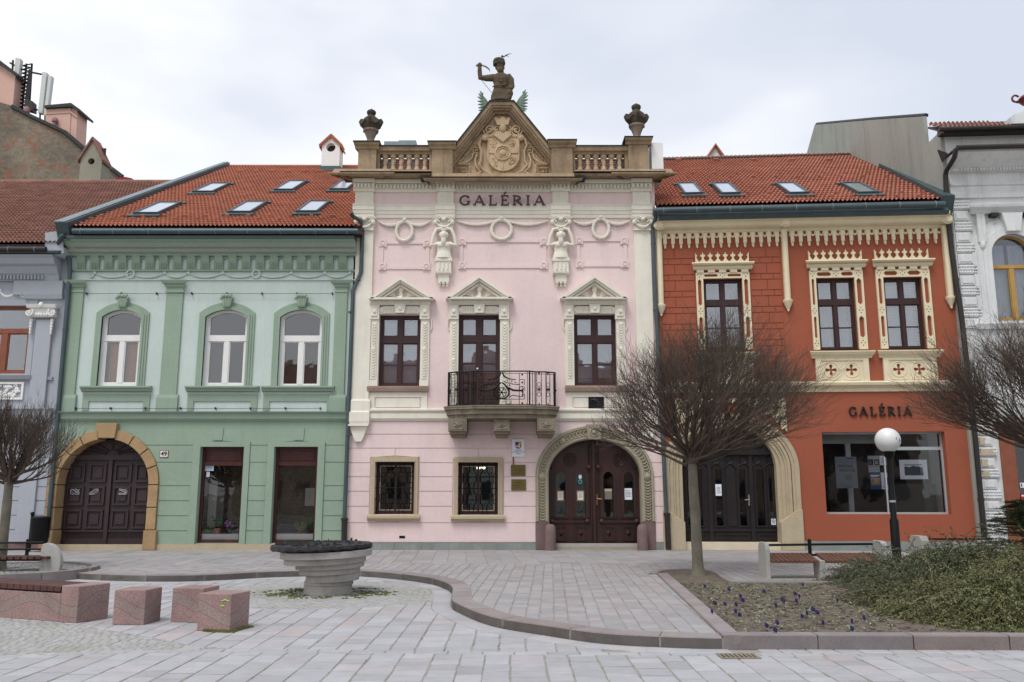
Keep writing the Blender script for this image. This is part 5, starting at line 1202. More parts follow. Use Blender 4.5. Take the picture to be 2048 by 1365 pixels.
b = MB(F); b.lathe(*S_(812, 185, .01), [(44 * k_, 0), (50 * k_, 12 * k_), (52 * k_, 40 * k_), (48 * k_, 58 * k_), (30 * k_, 68 * k_), (8 * k_, 71 * k_)], 18, 1, .9)
for j in range(60): a, h = rr(0, 6.28), rr(5, 45); b.ball(S_(812 + 48 * math.cos(a), 185 - h)[0], S_(812, 185 - h)[1], w_ + .01 + 44 * k_ * math.sin(a), 8 * k_, 10 * k_, 8 * k_, 5)
b.build('fur_hat', M_urn, o, remesh=.014)
b = MB(F); b.tube([S_(612, 197, .1), S_(660, 192, .1), S_(700, 208, .1), S_(726, 230, .1), S_(736, 252, .1)], [5 * k_, 6 * k_, 7 * k_, 6 * k_, 2 * k_], 6); b.tube([S_(620, 186, .1), S_(622, 208, .1)], 5 * k_, 5); b.tube([S_(662, 325, .05), S_(750, 448, .1)], 2.6 * k_, 5)
b.build('sabre', mat('pale_bronze_blade', (120, 118, 112), .5, .1, 5, .1, metal=.3), o)
b = MB(F); b.tube([S_(850, 112, .05), S_(872, 92, .05), S_(900, 80, .05), S_(925, 78, .05)], [5 * k_, 4 * k_, 3 * k_, 1 * k_], 5); b.tube([S_(860, 100, .05), S_(885, 98, .05), S_(900, 106, .05)], [3 * k_, 3 * k_, 1 * k_], 5); b.ball(*S_(840, 104, .06), 12 * k_, 9 * k_, 9 * k_, 7)
b.build('plume', M_iron, o)
for s_, lb in ((-1, 'green metal wing standing left of the warrior statue'), (1, 'green metal wing standing right of the warrior statue')):
    w1 = -.05; M_ = (lambda zx, zy: F.uv(840 + (zx if s_ < 0 else 1676 - zx) * sc2, 100 + zy * sc2 - (3 if s_ > 0 else 0), w1))
    o = thing('metal_wing', lb, 'wing', F.pt(*M_(690, 560), w1), 'green wings beside the statue')
    spine = [(700, 560), (672, 500), (640, 465), (622, 440), (608, 415)]; tips = [(608, 415), (592, 440), (583, 472), (582, 515), (586, 550), (588, 585), (592, 612), (605, 632)]
    roots = [(622, 450), (618, 468), (622, 490), (628, 515), (634, 540), (640, 565), (650, 588), (662, 600)]
    b = MB(F); b.poly([M_(*p) for p in [(720, 600), (700, 545), (672, 500), (640, 465), (622, 436), (616, 452), (612, 480), (612, 520), (618, 560), (630, 600), (645, 620), (690, 640)]], w1 - .04, w1, back=True); b.build('wing_plate', mat('sage_green_metal', (124, 146, 128), .5, .05, 3, .05), o, smooth=False)
    b = MB(F)
    for (rx, ry), (tx, ty) in zip(roots, tips): 
        p, q = M_(rx + 12, ry), M_(tx, ty); b.tube([(*p, w1 - .02), ((p[0] + q[0]) / 2, (p[1] + q[1]) / 2 - .02, w1 - .02), (*q, w1 - .02)], [.045, .04, .014], 5)
    b.build('feather', MATS['sage_green_metal'], o, smooth=False)
# ================================================================ ORANGE GALLERY (its front turns a few degrees towards the viewer at the right)
th_ = math.radians(4.0); o0 = FG.pt(pu1, 0)
FO = Frame((o0.x, 24, 0), (math.cos(th_), -math.sin(th_), 0), (0, 0, 1)); F = FO
Uo = lambda x, y, w=0: FO.uv(x, y, w)[0]
Vo = lambda y, x=1700, w=0: FO.uv(x, y, w)[1]
ou0, ou1 = 0.01, Uo(1925, 700)
oh = thing('orange_gallery', 'terracotta and cream gallery building with gothic trim and a large shop window', 'building', FO.pt((ou0 + ou1) / 2, GZ))
ow = [FO.R(1408.5, 558, 1487, 700), FO.R(1635, 556.6, 1712.5, 700), FO.R(1770, 555, 1848, 698)]
vst = Vo(782); otop = Vo(436)
sh = FO.R(1648.5, 864, 1896, 1029)
pc = Uo(1461, 960); pa = (Uo(1556, 960) - Uo(1366, 960)) / 2; pvs = Vo(938, 1461); pri = Vo(846, 1461) - pvs
wall(FO, (ou0, ou1, GZ - .1, vst), [rect(sh), archpoly(pc - (Uo(1599, 960) - pc) + .22, pc + (Uo(1599, 960) - pc) - .22, GZ, pvs, Vo(826, 1461) - pvs - .19, 26)], oh, M_orange, .5, name='ground_floor_wall')
wall(FO, (ou0, ou1, vst + .001, otop + .3), [rect(r) for r in ow], oh, M_orange, .26, name='upper_wall')
core(FO, ou0, ou1, GZ - .1, otop + .2, oh, 1.7, 12)
b = MB(FO); b.box(Uo(1602, 1090), ou1, GZ - .05, Vo(1083), 0, .07).mark().box(ou0, Uo(1338, 1090), GZ - .05, GZ + .12, 0, .03); b.build('plinth', M_plinth, oh, smooth=False)
# ashlar
b = MB(FO); y = 495; rows = []; V1 = Vo(495); hT, hS = Vo(495) - Vo(516), Vo(516) - Vo(527.7)
v = V1; L_, Rr_ = Uo(1322, 600), Uo(1565, 600); wl, wr = Uo(1393, 630), Uo(1503, 630); k = 0; vend = Vo(757)
blocks = []
v = Vo(491)
while v > vend + .1:
    h = hT if k % 2 == 0 else hS; lo = max(v - h, vend); cuts = []
    for (a, c, ph0) in ((L_, wl, 0), (wr, Rr_, 1)):
        b.mark()
        if v - h > Vo(503): pass
        xs = [a] + ([a + (c - a) * .42] if k % 2 == 0 else [a + (c - a) * .24, a + (c - a) * .62]) + [c]
        if ph0: xs = [a] + ([a + (c - a) * .55] if k % 2 == 0 else [a + (c - a) * .35, a + (c - a) * .75]) + [c]
        for p, q in zip(xs[:-1], xs[1:]): b.box(p + .012, q - .012, lo + .012, v - .012, 0, .02)
    v -= h; k += 1
b.build('ashlar_block', M_orange, oh, smooth=False)
# string course
b = MB(FO); t = Vo(764, 1700, .15)
b.mould(ou0, ou1 - .3, [(vst - .03, 0), (vst - .03, .04), (vst + .03, .05), (vst + .05, .02), (vst + .07, .02), (t - .12, .1), (t - .09, .16), (t - .02, .18), (t + .02, .15), (t + .03, 0)])
b.build('string_course', M_yel, oh)
# top roll moulding
b = MB(FO); t0, t1 = Vo(457, 1700, .1), Vo(433, 1700, .45)
pr = [(t0 - .03, 0), (t0 - .03, .05), (t0, .07), (t0 + .05, .08)] + [((t0 + .19) - .13 * math.cos(q * math.pi / 8), .2 + .14 * math.sin(q * math.pi / 8)) for q in range(9)] + [(t1 - .05, .3), (t1 - .02, .42), (t1 + .04, .46), (t1 + .1, .47), (t1 + .1, 0)]
b.mould(ou0 + .02, Uo(1897, 440, .3), pr, 0); b.build('cornice', M_yel, oh, ang=60)
# lambrequin
b = MB(FO); ya, yb = Vo(459), Vo(489)
def drops(x0, x1, n):
    for i in range(n):
        u = Uo(x0 + (x1 - x0) * i / (n - 1), 470); s_ = (Uo(x1, 470) - Uo(x0, 470)) / (n - 1); h = ya - yb; q = s_ * .5
        b.poly([(u - q, ya), (u - q, ya - .05 * h), (u - .3 * s_, ya - .12 * h), (u - .38 * s_, ya - .32 * h), (u - .17 * s_, ya - .45 * h), (u - .15 * s_, ya - .82 * h), (u - .1 * s_, ya - h), (u + .1 * s_, ya - h), (u + .15 * s_, ya - .82 * h), (u + .17 * s_, ya - .45 * h), (u + .38 * s_, ya - .32 * h), (u + .3 * s_, ya - .12 * h), (u + q, ya - .05 * h), (u + q, ya)], 0, .05)
        b.box(u - .05, u + .05, ya - .8 * h, ya - .1 * h, .05, .075); b.ball(u, ya - h, .05, .035, .05, .04, 6)
        b.box(u + .36 * s_, u + .64 * s_, ya - .42 * h, ya - .3 * h, 0, .045)
drops(1329, 1552.5, 15); drops(1583, 1869, 18)
b.build('lambrequin_frieze', M_yel, oh, smooth=False)
# half columns
for (xa, ya_, xb, yb_, y1) in ((1318, 457, 1320, 607, 620), (1568, 455, 1572.5, 601, 617), (1887, 455, 1897, 600, 616)):
    u = Uo((xa + xb) / 2 + (1 if xa > 1800 else 0), 530); b = MB(FO); b.box(u - .08, u + .08, Vo(yb_), Vo(457), 0, .09); b.tube([(u, Vo(yb_), .09), (u, Vo(457), .09)], .085, 10)
    vv = Vo(yb_); b.lathe(u, vv - .22, .06, [(.03, -.06), (.05, 0), (.1, .1), (.12, .16), (.14, .2), (.14, .24), (.1, .26)], 10); b.ball(u, vv - .27, .07, .035, .05, .035, 6)
    b.ball(u, Vo(443, 1700, .3), .3, .17, .15, .1, 10); b.ring(u, Vo(443, 1700, .3), .38, .09, .08, .02, 12, 4)
    b.build('half_column', M_yel, oh)
# windows
for k, (r, (fx0, fx1)) in enumerate(zip(ow, ((1394, 1502), (1622.5, 1730), (1756, 1864.5)))):
    u0, u1, v0, v1 = r; f0, f1 = Uo(fx0, 630), Uo(fx1, 630); uc = (f0 + f1) / 2; ft = Vo(542); b = MB(FO); lw = u0 - f0; rw = f1 - u1
    ins = .035; hl = []
    def pill(a, c, d_, e, vert):
        m_ = min(c - a, e - d_) / 2
        return [(a, d_ + m_), ((a + c) / 2, d_), (c, d_ + m_), (c, e - m_), ((a + c) / 2, e), (a, e - m_)] if vert else [(a, (d_ + e) / 2), (a + m_, d_), (c - m_, d_), (c, (d_ + e) / 2), (c - m_, e), (a + m_, e)]
    H = v1 - v0; segs_ = [(v0 + .32, v0 + H * .46), (v0 + H * .46 + .32, v1 - .02)]
    for a, c in ((f0, u0), (u1, f1)):
        a += .05; c -= .055
        for d_, e in segs_: hl.append(pill(a, c, d_, e, True))
        for cv in (v0 + .18, v0 + H * .46 + .16, v1 + .12):
            m_ = (a + c) / 2; hh = (c - a) / 2
            for dx, dy in ((0, 1), (0, -1), (1, 0), (-1, 0)): hl.append([(m_ + dx * .045 - .022, cv + dy * .07), (m_ + dx * .045, cv + dy * .07 - .022), (m_ + dx * .045 + .022, cv + dy * .07), (m_ + dx * .045, cv + dy * .07 + .022)])
    th = v1 + .05; tt = ft - .045; q = (u1 - u0)
    hl.append(pill(u0 + .02, uc - .13, th, tt, False)); hl.append(pill(uc + .13, u1 - .02, th, tt, False))
    for dx, dy in ((0, 1), (0, -1), (1, 0), (-1, 0)): m_ = uc + dx * .06; cv = (th + tt) / 2 + dy * .05; hl.append([(m_ - .02, cv), (m_, cv - .02), (m_ + .02, cv), (m_, cv + .02)])
    hl.append([(u0, v0), (u1, v0), (u1, v1), (u0, v1)])
    b.poly([(f0, v0 - .0), (f1, v0 - .0), (f1, ft), (f0, ft)], 0, .07, hl)
    o = b.build('window_surround', M_yel, oh, smooth=False)
    b = MB(FO)
    for i in range(5): uu = f0 + .03 + (f1 - f0 - .06 - .2) * i / 4; b.box(uu, uu + .2, ft, ft + .08, 0, .1)
    hv = ft + .08; hb2, ht = Vo(530), Vo(520, 1700, .2)
    b.mould(f0 - .03, f1 + .03, [(hv, 0), (hv, .1), (hv + .03, .13), (hb2 - .02, .16), (hb2, .12), (hb2 + .02, .12), (ht - .07, .2), (ht - .03, .24), (ht, .23), (ht, 0)], .4)
    o2 = b.build('hood', M_yel, o, smooth=False)
    b = MB(FO); cy0, cy1 = ht, Vo(501, 1700, .05); n = 6; W_ = f1 - f0 - .02; st_ = W_ / (n + 1 - .1); h = cy1 - cy0
    pts = [(f0, cy0)]
    pts += [(f0, cy0 + h), (f0 + .03, cy0 + h * .8), (f0 + .06, cy0 + h * .72), (f0 + .03, cy0 + h * .6), (f0 + .05, cy0 + h * .4)]
    for i in range(n):
        c = f0 + W_ * (i + 1) / (n + 1); pts += [(c - st_ * .5, cy0 + h * .15), (c - st_ * .3, cy0 + h * .25), (c - st_ * .12, cy0 + h * .42), (c - st_ * .12, cy0 + h * .58), (c - st_ * .3, cy0 + h * .66), (c - st_ * .3, cy0 + h * .8), (c - st_ * .1, cy0 + h * .82), (c, cy0 + h * 1.05), (c + st_ * .1, cy0 + h * .82), (c + st_ * .3, cy0 + h * .8), (c + st_ * .3, cy0 + h * .66), (c + st_ * .12, cy0 + h * .58), (c + st_ * .12, cy0 + h * .42), (c + st_ * .3, cy0 + h * .25), (c + st_ * .5, cy0 + h * .15)]
    pts += [(f1 - .05, cy0 + h * .4), (f1 - .03, cy0 + h * .6), (f1 - .06, cy0 + h * .72), (f1 - .03, cy0 + h * .8), (f1, cy0 + h), (f1, cy0)]
    q = [pts[0]]
    for p in pts[1:]:
        if math.dist(p, q[-1]) > .004: q.append(p)
    b.poly(q, .03, .1); b.build('cresting', M_yel, o, smooth=False)
    b = MB(FO); st0, st1 = Vo(713), Vo(702, 1700, .15)
    b.mould(f0 - .05, f1 + .05, [(st0 - .06, 0), (st0 - .06, .06), (st0, .09), (st0 + .03, .15), (st1 - .03, .2), (st1, .2), (st1, 0)], .5)
    qh = []; qv = Vo(740.5)
    for s_ in (-1, 1):
        m_ = uc + s_ * .28 - (.03 if k else 0)
        cp = []
        for d_ in range(4):
            a0 = d_ * math.pi / 2; cxx, cyy = m_ + .11 * math.cos(a0), qv + .11 * math.sin(a0)
            cp += [(m_ + .033 * math.cos(a0 - .78), qv + .033 * math.sin(a0 - .78))] + [(cxx + .05 * math.cos(a0 + t), cyy + .05 * math.sin(a0 + t)) for t in [-2.3 + 4.6 * j / 6 for j in range(7)]]
        qh.append(cp)
    b.poly([(f0 + .02, t + .03), (f1 - .02, t + .03), (f1 - .02, st0 - .05), (f0 + .02, st0 - .05)], 0, .05, qh)
    b.box(f0 + .02, f0 + .17, t + .03, st0 - .06, .05, .08).box(f1 - .17, f1 - .02, t + .03, st0 - .06, .05, .08).box(f0 + .17, f1 - .17, st0 - .13, st0 - .06, .05, .075)
    for s_ in (-1, 1):
        m_ = uc + s_ * .28 - (.03 if k else 0); b.ring(m_, qv, .05, .21, .21, .015, 22, 5); b.tube([(m_ - .24, qv - .26, .05), (m_ - .1, qv - .28, .055), (m_ + .1, qv - .28, .055), (m_ + .24, qv - .26, .05)], .014, 5)
    b.build('sill_apron', M_yel, o, smooth=False)
    casement(FO, r, oh, M_brown, w=-.12, tr=((605 - 557 - 6) / 143, (605 - 557 + 5) / 143), bar=.5, bl=(8 if k == 0 else 0, .02, 1, .98 if k == 2 else .45), mull=.05, fr=.075, tmull=.055, slats=(k == 2))
    MB(FO).box(u0 + .1, u1 - .1, v0 + .1, v1 - .1, -.56, -.55).build('curtain', M_curt, oh, smooth=False)
# portal
b = MB(FO); po = Uo(1599, 960) - pc; pov = Vo(826, 1461) - pvs; py0 = Vo(1030, 1600)
def pring(b, a0, r0, a1, r1, w0, w1, vb): b.poly([(pc - a0, vb)] + arc(pc, pvs, a0, r0, math.pi, 0, 36) + [(pc + a0, vb)] + ([(pc - a1, vb)] + arc(pc, pvs, a1, r1, math.pi, 0, 36) + [(pc + a1, vb)])[::-1], w0, w1)
pl2 = Uo(1340, 960); asym = .0
for j, (e0, e1, ww) in enumerate(((0, .12, .06), (.12, .2, .03), (.2, .3, .0), (.3, .36, -.04), (.36, .46, -.09), (.46, po - pa, -.14))):
    a0, r0 = po - e0, pov - e0 * .85; a1, r1 = po - e1, pov - e1 * .85
    if j == 5: r1 = pri; a1 = pa
    pring(b, a0, r0, max(a1, pa), r1, -.5, ww, py0 - .25)
ps_ = b.build('portal_arch', M_beige, oh, smooth=False)
b = MB(FO)
for s_ in (-1, 1):
    a, c = sorted((pc + s_ * (pa - .005), pc + s_ * (po + .02))); e = (a, c) if s_ > 0 else (c, a)
    b.poly([(e[0], GZ), (e[1], GZ), (e[1], py0 + .14), (e[1] - s_ * .12, py0 + .14), (e[0], py0 - .2)], -.5, .085); b.mark()
b.build('portal_foot', M_beige, ps_, smooth=False, bev=.01)
# tracery spandrels over the portal
b = MB(FO); q0, q1 = Uo(1347, 830), Uo(1572, 830); tv0, tv1 = Vo(866), Vo(796)
for s_ in (-1, 1):
    e = q0 if s_ < 0 else q1; A_ = lambda d_, v_: (e - s_ * d_, v_)
    pts = [A_(0, tv1), A_(.0, tv0), A_(.06, tv0 + .12), A_(.14, tv0 + .1), A_(.17, tv0 + .28), A_(.3, tv0 + .3), A_(.38, tv0 + .48), A_(.55, tv0 + .52), A_(.66, tv0 + .68), A_(.95, tv0 + .72), A_(1.1, tv0 + .84), A_(1.5, tv0 + .86), A_(1.6, tv1)]
    hs_ = []
    for (dx, dv, R_) in ((.27, -.26, .13), (.62, -.2, .09), (.14, -.55, .07), (.95, -.14, .06)):
        cx_, cv_ = A_(dx, tv1 + dv); hs_.append([(cx_ + R_ * (1 + .35 * math.cos(4 * a)) * math.cos(a) * .75, cv_ + R_ * (1 + .35 * math.cos(4 * a)) * math.sin(a) * .75) for a in [j * math.pi / 10 for j in range(20)]])
    b.poly(pts, 0, .05, hs_)
    b.mark()
b.box(q0 + 1.62, q1 - 1.62, tv1 - .1, tv1, 0, .05)
b.build('tracery', M_yel, oh, smooth=False)
# portal door
w_ = -.42; db = GZ + .2; b = MB(FO)
b.box(pc - pa, pc + pa, GZ - .02, db - .0, -.5, -.06); b.build('threshold', mat('cream_step', (206, 196, 172), .8, .08, 2, .1), oh, smooth=False)
tvd = Vo(908, 1461, w_); 
gl = []
for x0, x1, y0 in ((1375, 1405, 938), (1431, 1445, 938), (1478, 1492, 938), (1513, 1529, 938), (1538, 1551, 938)):
    gl.append((Uo(x0, 990, w_), Uo(x1, 990, w_), Vo(1052, 1461, w_), Vo(y0, 1461, w_)))
b = MB(FO); b.poly(archpoly(pc - pa, pc + pa, db, pvs, pri, 30), w_ - .06, w_, [rect(g) for g in gl]); pd = b.build('portal_door', M_black, oh, smooth=False)
b = MB(FO)
for g in gl: b.box(g[0] - .01, g[1] + .01, g[2] - .01, g[3] + .01, w_ - .045, w_ - .04)
b.build('pane', glass('dark_window_glass', .07), pd, smooth=False)
b = MB(FO); b.box(pc - pa, pc + pa, tvd - .03, tvd + .12, w_, w_ + .1); vr = Vo(1060, 1461, w_)
xs = [Uo(x, 990, w_) for x in (1366, 1420, 1503, 1557)]
for x in xs[1:3]: b.box(x - .05, x + .05, db, tvd - .03, w_, w_ + .045)
b.box(pc - pa, pc + pa, vr - .04, vr + .03, w_, w_ + .04)
for a, c in zip(xs[:-1], xs[1:]):
    b.box(a + .12, c - .12, db + .06, db + .1, w_, w_ + .03).box(a + .12, c - .12, vr - .14, vr - .1, w_, w_ + .03).box(a + .12, a + .16, db + .1, vr - .14, w_, w_ + .03).box(c - .16, c - .12, db + .1, vr - .14, w_, w_ + .03)
    n = 3 if c - a > 1 else 2
    for i in range(n):
        m_ = a + (c - a) * (i + .5) / n; b.ring(m_, tvd - .17, w_ + .01, .1, .1, .016, 14, 4); b.tube([(m_ - .16, tvd - .42, w_ + .02), (m_ - .1, tvd - .32, w_ + .02), (m_, tvd - .27, w_ + .02), (m_ + .1, tvd - .32, w_ + .02), (m_ + .16, tvd - .42, w_ + .02)], .016, 4)
for g in gl: b.poly(rect((g[0] - .04, g[1] + .04, g[2] - .04, g[3] + .04)), w_, w_ + .03, [rect(g)])
g = (Uo(1453, 990, w_), Uo(1471, 990, w_), gl[1][2], gl[1][3]); b.box(*g, w_, w_ + .03)
fr_ = tvd + .13
for k in range(1, 8): t_ = math.pi * k / 8; b.tube([(pc, fr_, w_ + .02), (pc + pa * .9 * math.cos(t_), fr_ + (pvs + pri - fr_ - .1) * math.sin(t_), w_ + .02)], .016, 4)
b.ring(pc, fr_, w_ + .03, .35, .25, .02, 16, 4, 0, math.pi)
b.build('door_moulding', M_black, pd)
b = MB(FO); u, v = FO.uv(1498, 1000, w_ + .05); b.box(u - .02, u + .02, v - .16, v + .14, w_ + .04, w_ + .06); b.tube([(u, v, w_ + .06), (u, v, w_ + .11), (u - .13, v, w_ + .12)], .013, 6); b.build('handle', mat('brushed_steel', (170, 168, 160), .35, .05, 5, 0, metal=.8), pd)
notice('door_notice', 'white notice on the dark double door under the tree branches', FO, FO.R(1431, 969, 1443, 992, w_ + .03), w_ + .035, M_paper, lines_(.25, .85, 6, .2, .9))
o = notice('no_dogs_sticker', 'small white prohibition sticker near the lower right corner of the dark portal door', FO, FO.R(1542.5, 1038, 1551.5, 1050, w_ + .03), w_ + .035, M_paper, [(.2, .75, .8, .82, M_ink)], cat='sticker')
u, v = FO.uv(1547, 1042.5, w_ + .04); b = MB(FO); b.ring(u, v, w_ + .038, .04, .04, .006, 14, 4); b.tube([(u - .03, v + .03, w_ + .038), (u + .03, v - .03, w_ + .038)], .006, 4); b.build('symbol', M_bink, o)
# shop window
u0, u1, v0, v1 = sh; b = MB(FO); t_ = .05; wf = -.2
b.box(u0, u1, v0, v0 + t_, wf - .08, wf).box(u0, u1, v1 - t_, v1, wf - .08, wf).box(u0, u0 + t_, v0 + t_, v1 - t_, wf - .08, wf - .002).box(u1 - t_, u1, v0 + t_, v1 - t_, wf - .08, wf - .002)
um = Uo(1775, 950, wf); b.box(um - .06, um - .025, v0 + t_, v1 - t_, wf - .08, wf - .004).box(um + .02, um + .055, v0 + t_, v1 - t_, wf - .08, wf - .004)
vt_ = Vo(897, 1800, wf); b.box(um + .055, u1 - t_, vt_ - .05, vt_ + .04, wf - .08, wf - .006)
M_alu = mat('pale_aluminium', (170, 174, 176), .5, .05, 3, .05, metal=.1)
o = b.build('shop_window', M_alu, oh, smooth=False)
MB(FO).box(u0, u1, v0 + .01, v1 - .01, wf - .045, wf - .04).build('pane', M_shopg, o, smooth=False)
b = MB(FO); ui = Uo(1700, 950, -.7); b.box(ui - .07, ui + .07, v0, v1 - .2, -.8, -.72).box(u0 - .1, um, v1 - .28, v1 + .1, -.8, -.72); b.build('inner_frame', M_alu, o, smooth=False)
MB(FO).box(u0 - .2, u1 + .3, v0 - .1, v0, -1.6, -.29).build('display_floor', M_white, o, smooth=False)
MB(FO).box(u0 - .5, u1 + .5, v0 - .4, v1 + .5, -1.68, -1.62).build('back_panel', mat('near_black_panel', (40, 40, 42), .8, .3, 2, 0), o, smooth=False)
MB(FO).box(u1 + .02, u1 + .1, v0, v1, -1.2, -.3).build('side_panel', M_white, o, smooth=False)
MB(FO).box(Uo(1790, 1000, -.6), u1 - .12, v0, Vo(968, 1840, -.6), -.64, -.6).build('display_screen', mat('black_panel', (28, 27, 28), .3, .1, 2, 0), o, smooth=False)
MB(FO).box(sh[0] - .12, sh[1] + .28, v0 - .09, v0 - .001, .0, .03).build('sill', M_orange, oh, smooth=False) if 0 else None
M_slate = mat('slate_grey_poster', (122, 130, 140), .7, .05, 3, 0)
pwz = -.255; R_ = FO.R(1671.5, 914, 1714.5, 977, pwz)
o = notice('exhibition_poster', 'large slate grey poster hanging at the left of the gallery shop window', FO, R_, pwz, M_slate, [(.55, .04, .85, .06, M_bink)] + lines_(.58, .74, 4, .4, .8, M_bink, .3), cat='poster')
text(FO, 'PUZDRÁ', R_[0] + .1, R_[3] - .27, pwz + .004, .1, M_bink, o, ext=.001, align='LEFT'); text(FO, 'PRIESTOR', R_[0] + .1, R_[3] - .38, pwz + .004, .1, M_bink, o, ext=.001, align='LEFT')
M_nav = mat('navy_poster', (62, 84, 124), .7, .05, 3, 0); M_lgp = mat('light_grey_poster', (158, 164, 174), .7, .05, 3, 0)
notice('photo_poster', 'light grey poster with two dark photographs, upper left of the four small posters', FO, FO.R(1736.5, 912, 1759, 945, pwz), pwz, M_lgp, [(.02, .22, .44, .58, M_bink), (.55, .22, .95, .58, M_bink), (.62, .3, .85, .5, M_paper), (.1, .3, .3, .5, M_ink), (.08, .64, .9, .67, M_ink)], 'poster')
notice('navy_poster', 'navy blue poster with a landscape photograph, lower left of the four small posters', FO, FO.R(1740, 946, 1762, 979, pwz), pwz, M_nav, [(.1, .14, .9, .2, M_paper), (.12, .22, .7, .25, M_paper), (.12, .32, .92, .78, M_sand2), (.15, .4, .4, .62, M_leaf), (.65, .38, .9, .65, M_leaf), (.12, .66, .92, .78, M_leaf2)], 'poster')
notice('white_poster', 'white leaflet, upper right of the four small posters', FO, FO.R(1759.5, 912, 1776, 931, pwz), pwz, M_paper, lines_(.3, .8, 4, .15, .9), 'poster')
notice('white_poster', 'white poster with a blue picture, lower right of the four small posters', FO, FO.R(1762.5, 945.5, 1779, 979, pwz), pwz, M_paper, [(.4, .3, .95, .75, M_nav)] + lines_(.8, .95, 2, .2, .9), 'poster')
o = notice('framed_print', 'white mounted print of dark blue mountains at the right of the gallery shop window', FO, FO.R(1799.5, 920, 1855, 959, pwz - .002), pwz - .002, M_paper, [(.17, .22, .82, .3, M_lgp)], 'picture')
R_ = FO.R(1799.5, 920, 1855, 959, pwz - .002); a, c, d_, e = R_; W_, H_ = c - a, e - d_
pts = [(a + .17 * W_, d_ + .2 * H_), (a + .83 * W_, d_ + .2 * H_)] + [(a + (.83 - .66 * i / 10) * W_, e - H_ * (.36 + .03 * math.sin(i * 1.9) - (.05 if i in (4, 5) else 0))) for i in range(11)]
MB(FO).poly(pts, pwz - .002, pwz + .004).build('mountain_print', mat('midnight_blue_ink', (44, 56, 84), .7, .05, 3, 0), o, smooth=False)
for k, x in enumerate((1663, 1684, 1697, 1711)):
    u, v = FO.uv(x, 1025, -.5); o = thing('leaflet', 'white leaflet lying on the display floor, %s from the left' % ('first', 'second', 'third', 'fourth')[k], 'leaflet', FO.pt(u, v0 + .01, -.5)); MB(FO).box(u - .08, u + .09, v0 + .002, v0 + .014, -.62, -.42).build('sheet', M_paper, o, smooth=False)
o = thing('gallery_lettering', 'black GALÉRIA lettering on the terracotta wall above the shop window', 'lettering', FO.pt(Uo(1760, 823), Vo(832), .03))
serif_letters(FO, 'GALÉRIA', 1698, 1824, 832, 813.5, .05, mat('black_letters', (34, 28, 28), .5, .1, 4, 0), o, th=.085)
# roof right
RO = roof_frame(.35, 409, 30, px=1600, base=FO)
e0 = RO.uv(1310, 400); rt = RO.uv(1500, 319)[1]
pl = [(.04, 0), (RO.uv(1893, 408)[0], 0), (RO.uv(1722, 319)[0], rt), (RO.uv(1310, 319)[0] - .8, rt)]
tiles(RO, pl, 'roof', M_tile3, oh)
b = MB(RO); b.tube([(pl[3][0] - 1, rt, .05), (pl[2][0], rt, .05)], .11, 8); b.build('ridge', M_lead, oh)
b = MB(RO)
for i in range(int((pl[2][0] - pl[3][0]) / .16)): b.ball(pl[3][0] + i * .16, rt + .05, .12, .085, .12, .06, 6)
b.build('ridge_tile', M_tile3, oh)
p, q = Vector(pl[1]), Vector(pl[2]); dr = (q - p).normalized(); nn = Vector((dr.y, -dr.x)); p -= dr * .2
MB(RO).poly([tuple(p - nn * .02), tuple(p + nn * .3), tuple(q + nn * .22), tuple(q - nn * .02)], -.3, .2).build('verge_flashing', M_zinc, oh, smooth=False)
for x, y, w__, h_, g in ((1379, 380, 37, 21, None), (1451, 380, 38, 21, None), (1583, 379.5, 40, 21, None), (1718, 379, 42, 21, M_skyd)): skylight(RO, x, y, w__, h_, oh, gm=g)
b = MB(RO)
for k in range(24):
    for row in range(2): u, v = RO.uv(1330 + k * 22 + row * 11, 360 - row * 7 + 40 * (k % 2)); b.box(u - .04, u + .04, v, v + .05, .06, .15).mark()
for k in range(5): u, v = RO.uv(1357 + k * 75, 327); b.box(u - .1, u + .1, v, v + .14, .05, .17).mark()
b.build('snow_guard', M_tile3, oh, smooth=False)
gutter(FO, 1306, 1890, 415.5, .62, oh, .09)
ev = Vo(424, 1700, .55); MB(FO).mould(ou0 + .03, Uo(1897, 424, .5), [(Vo(433, 1700, .47), 0), (Vo(433, 1700, .47), .5), (ev - .02, .56), (ev + .06, .5), (ev + .3, .3), (ev + .3, 0)]).build('eave_flashing', M_zinc, oh, smooth=False)
MB(FO).box(ou0 + .04, ou1 - .2, ev + .08, Vo(409, 1600, .35) + .02, -.4, .34).build('eave_board', M_brown, oh, smooth=False)
downpipe(FO, [(1311, 418, .55), (1309, 428, .5), (1311, 436, .42), (1305, 455, .16), (1306, 500, .14), (1333, 1030, .14)], oh, r=.055, shoe=(1334, 1030, 1337, 1098), rings=((1306, 487), (1311, 620), (1324, 870)))
# small gable far behind the ridge
FB2 = front(38); b = MB(FB2); b.poly([FB2.uv(1414, 322), FB2.uv(1449, 322), FB2.uv(1431, 292)], -.6, 0); o = b.build('roof_hut', M_white, oh, smooth=False)
b = MB(FB2); b.ptube([(1411, 321, .08), (1431, 290, .08), (1452, 321, .08)], .09, n=6); b.build('gable_tile', M_tile, o)
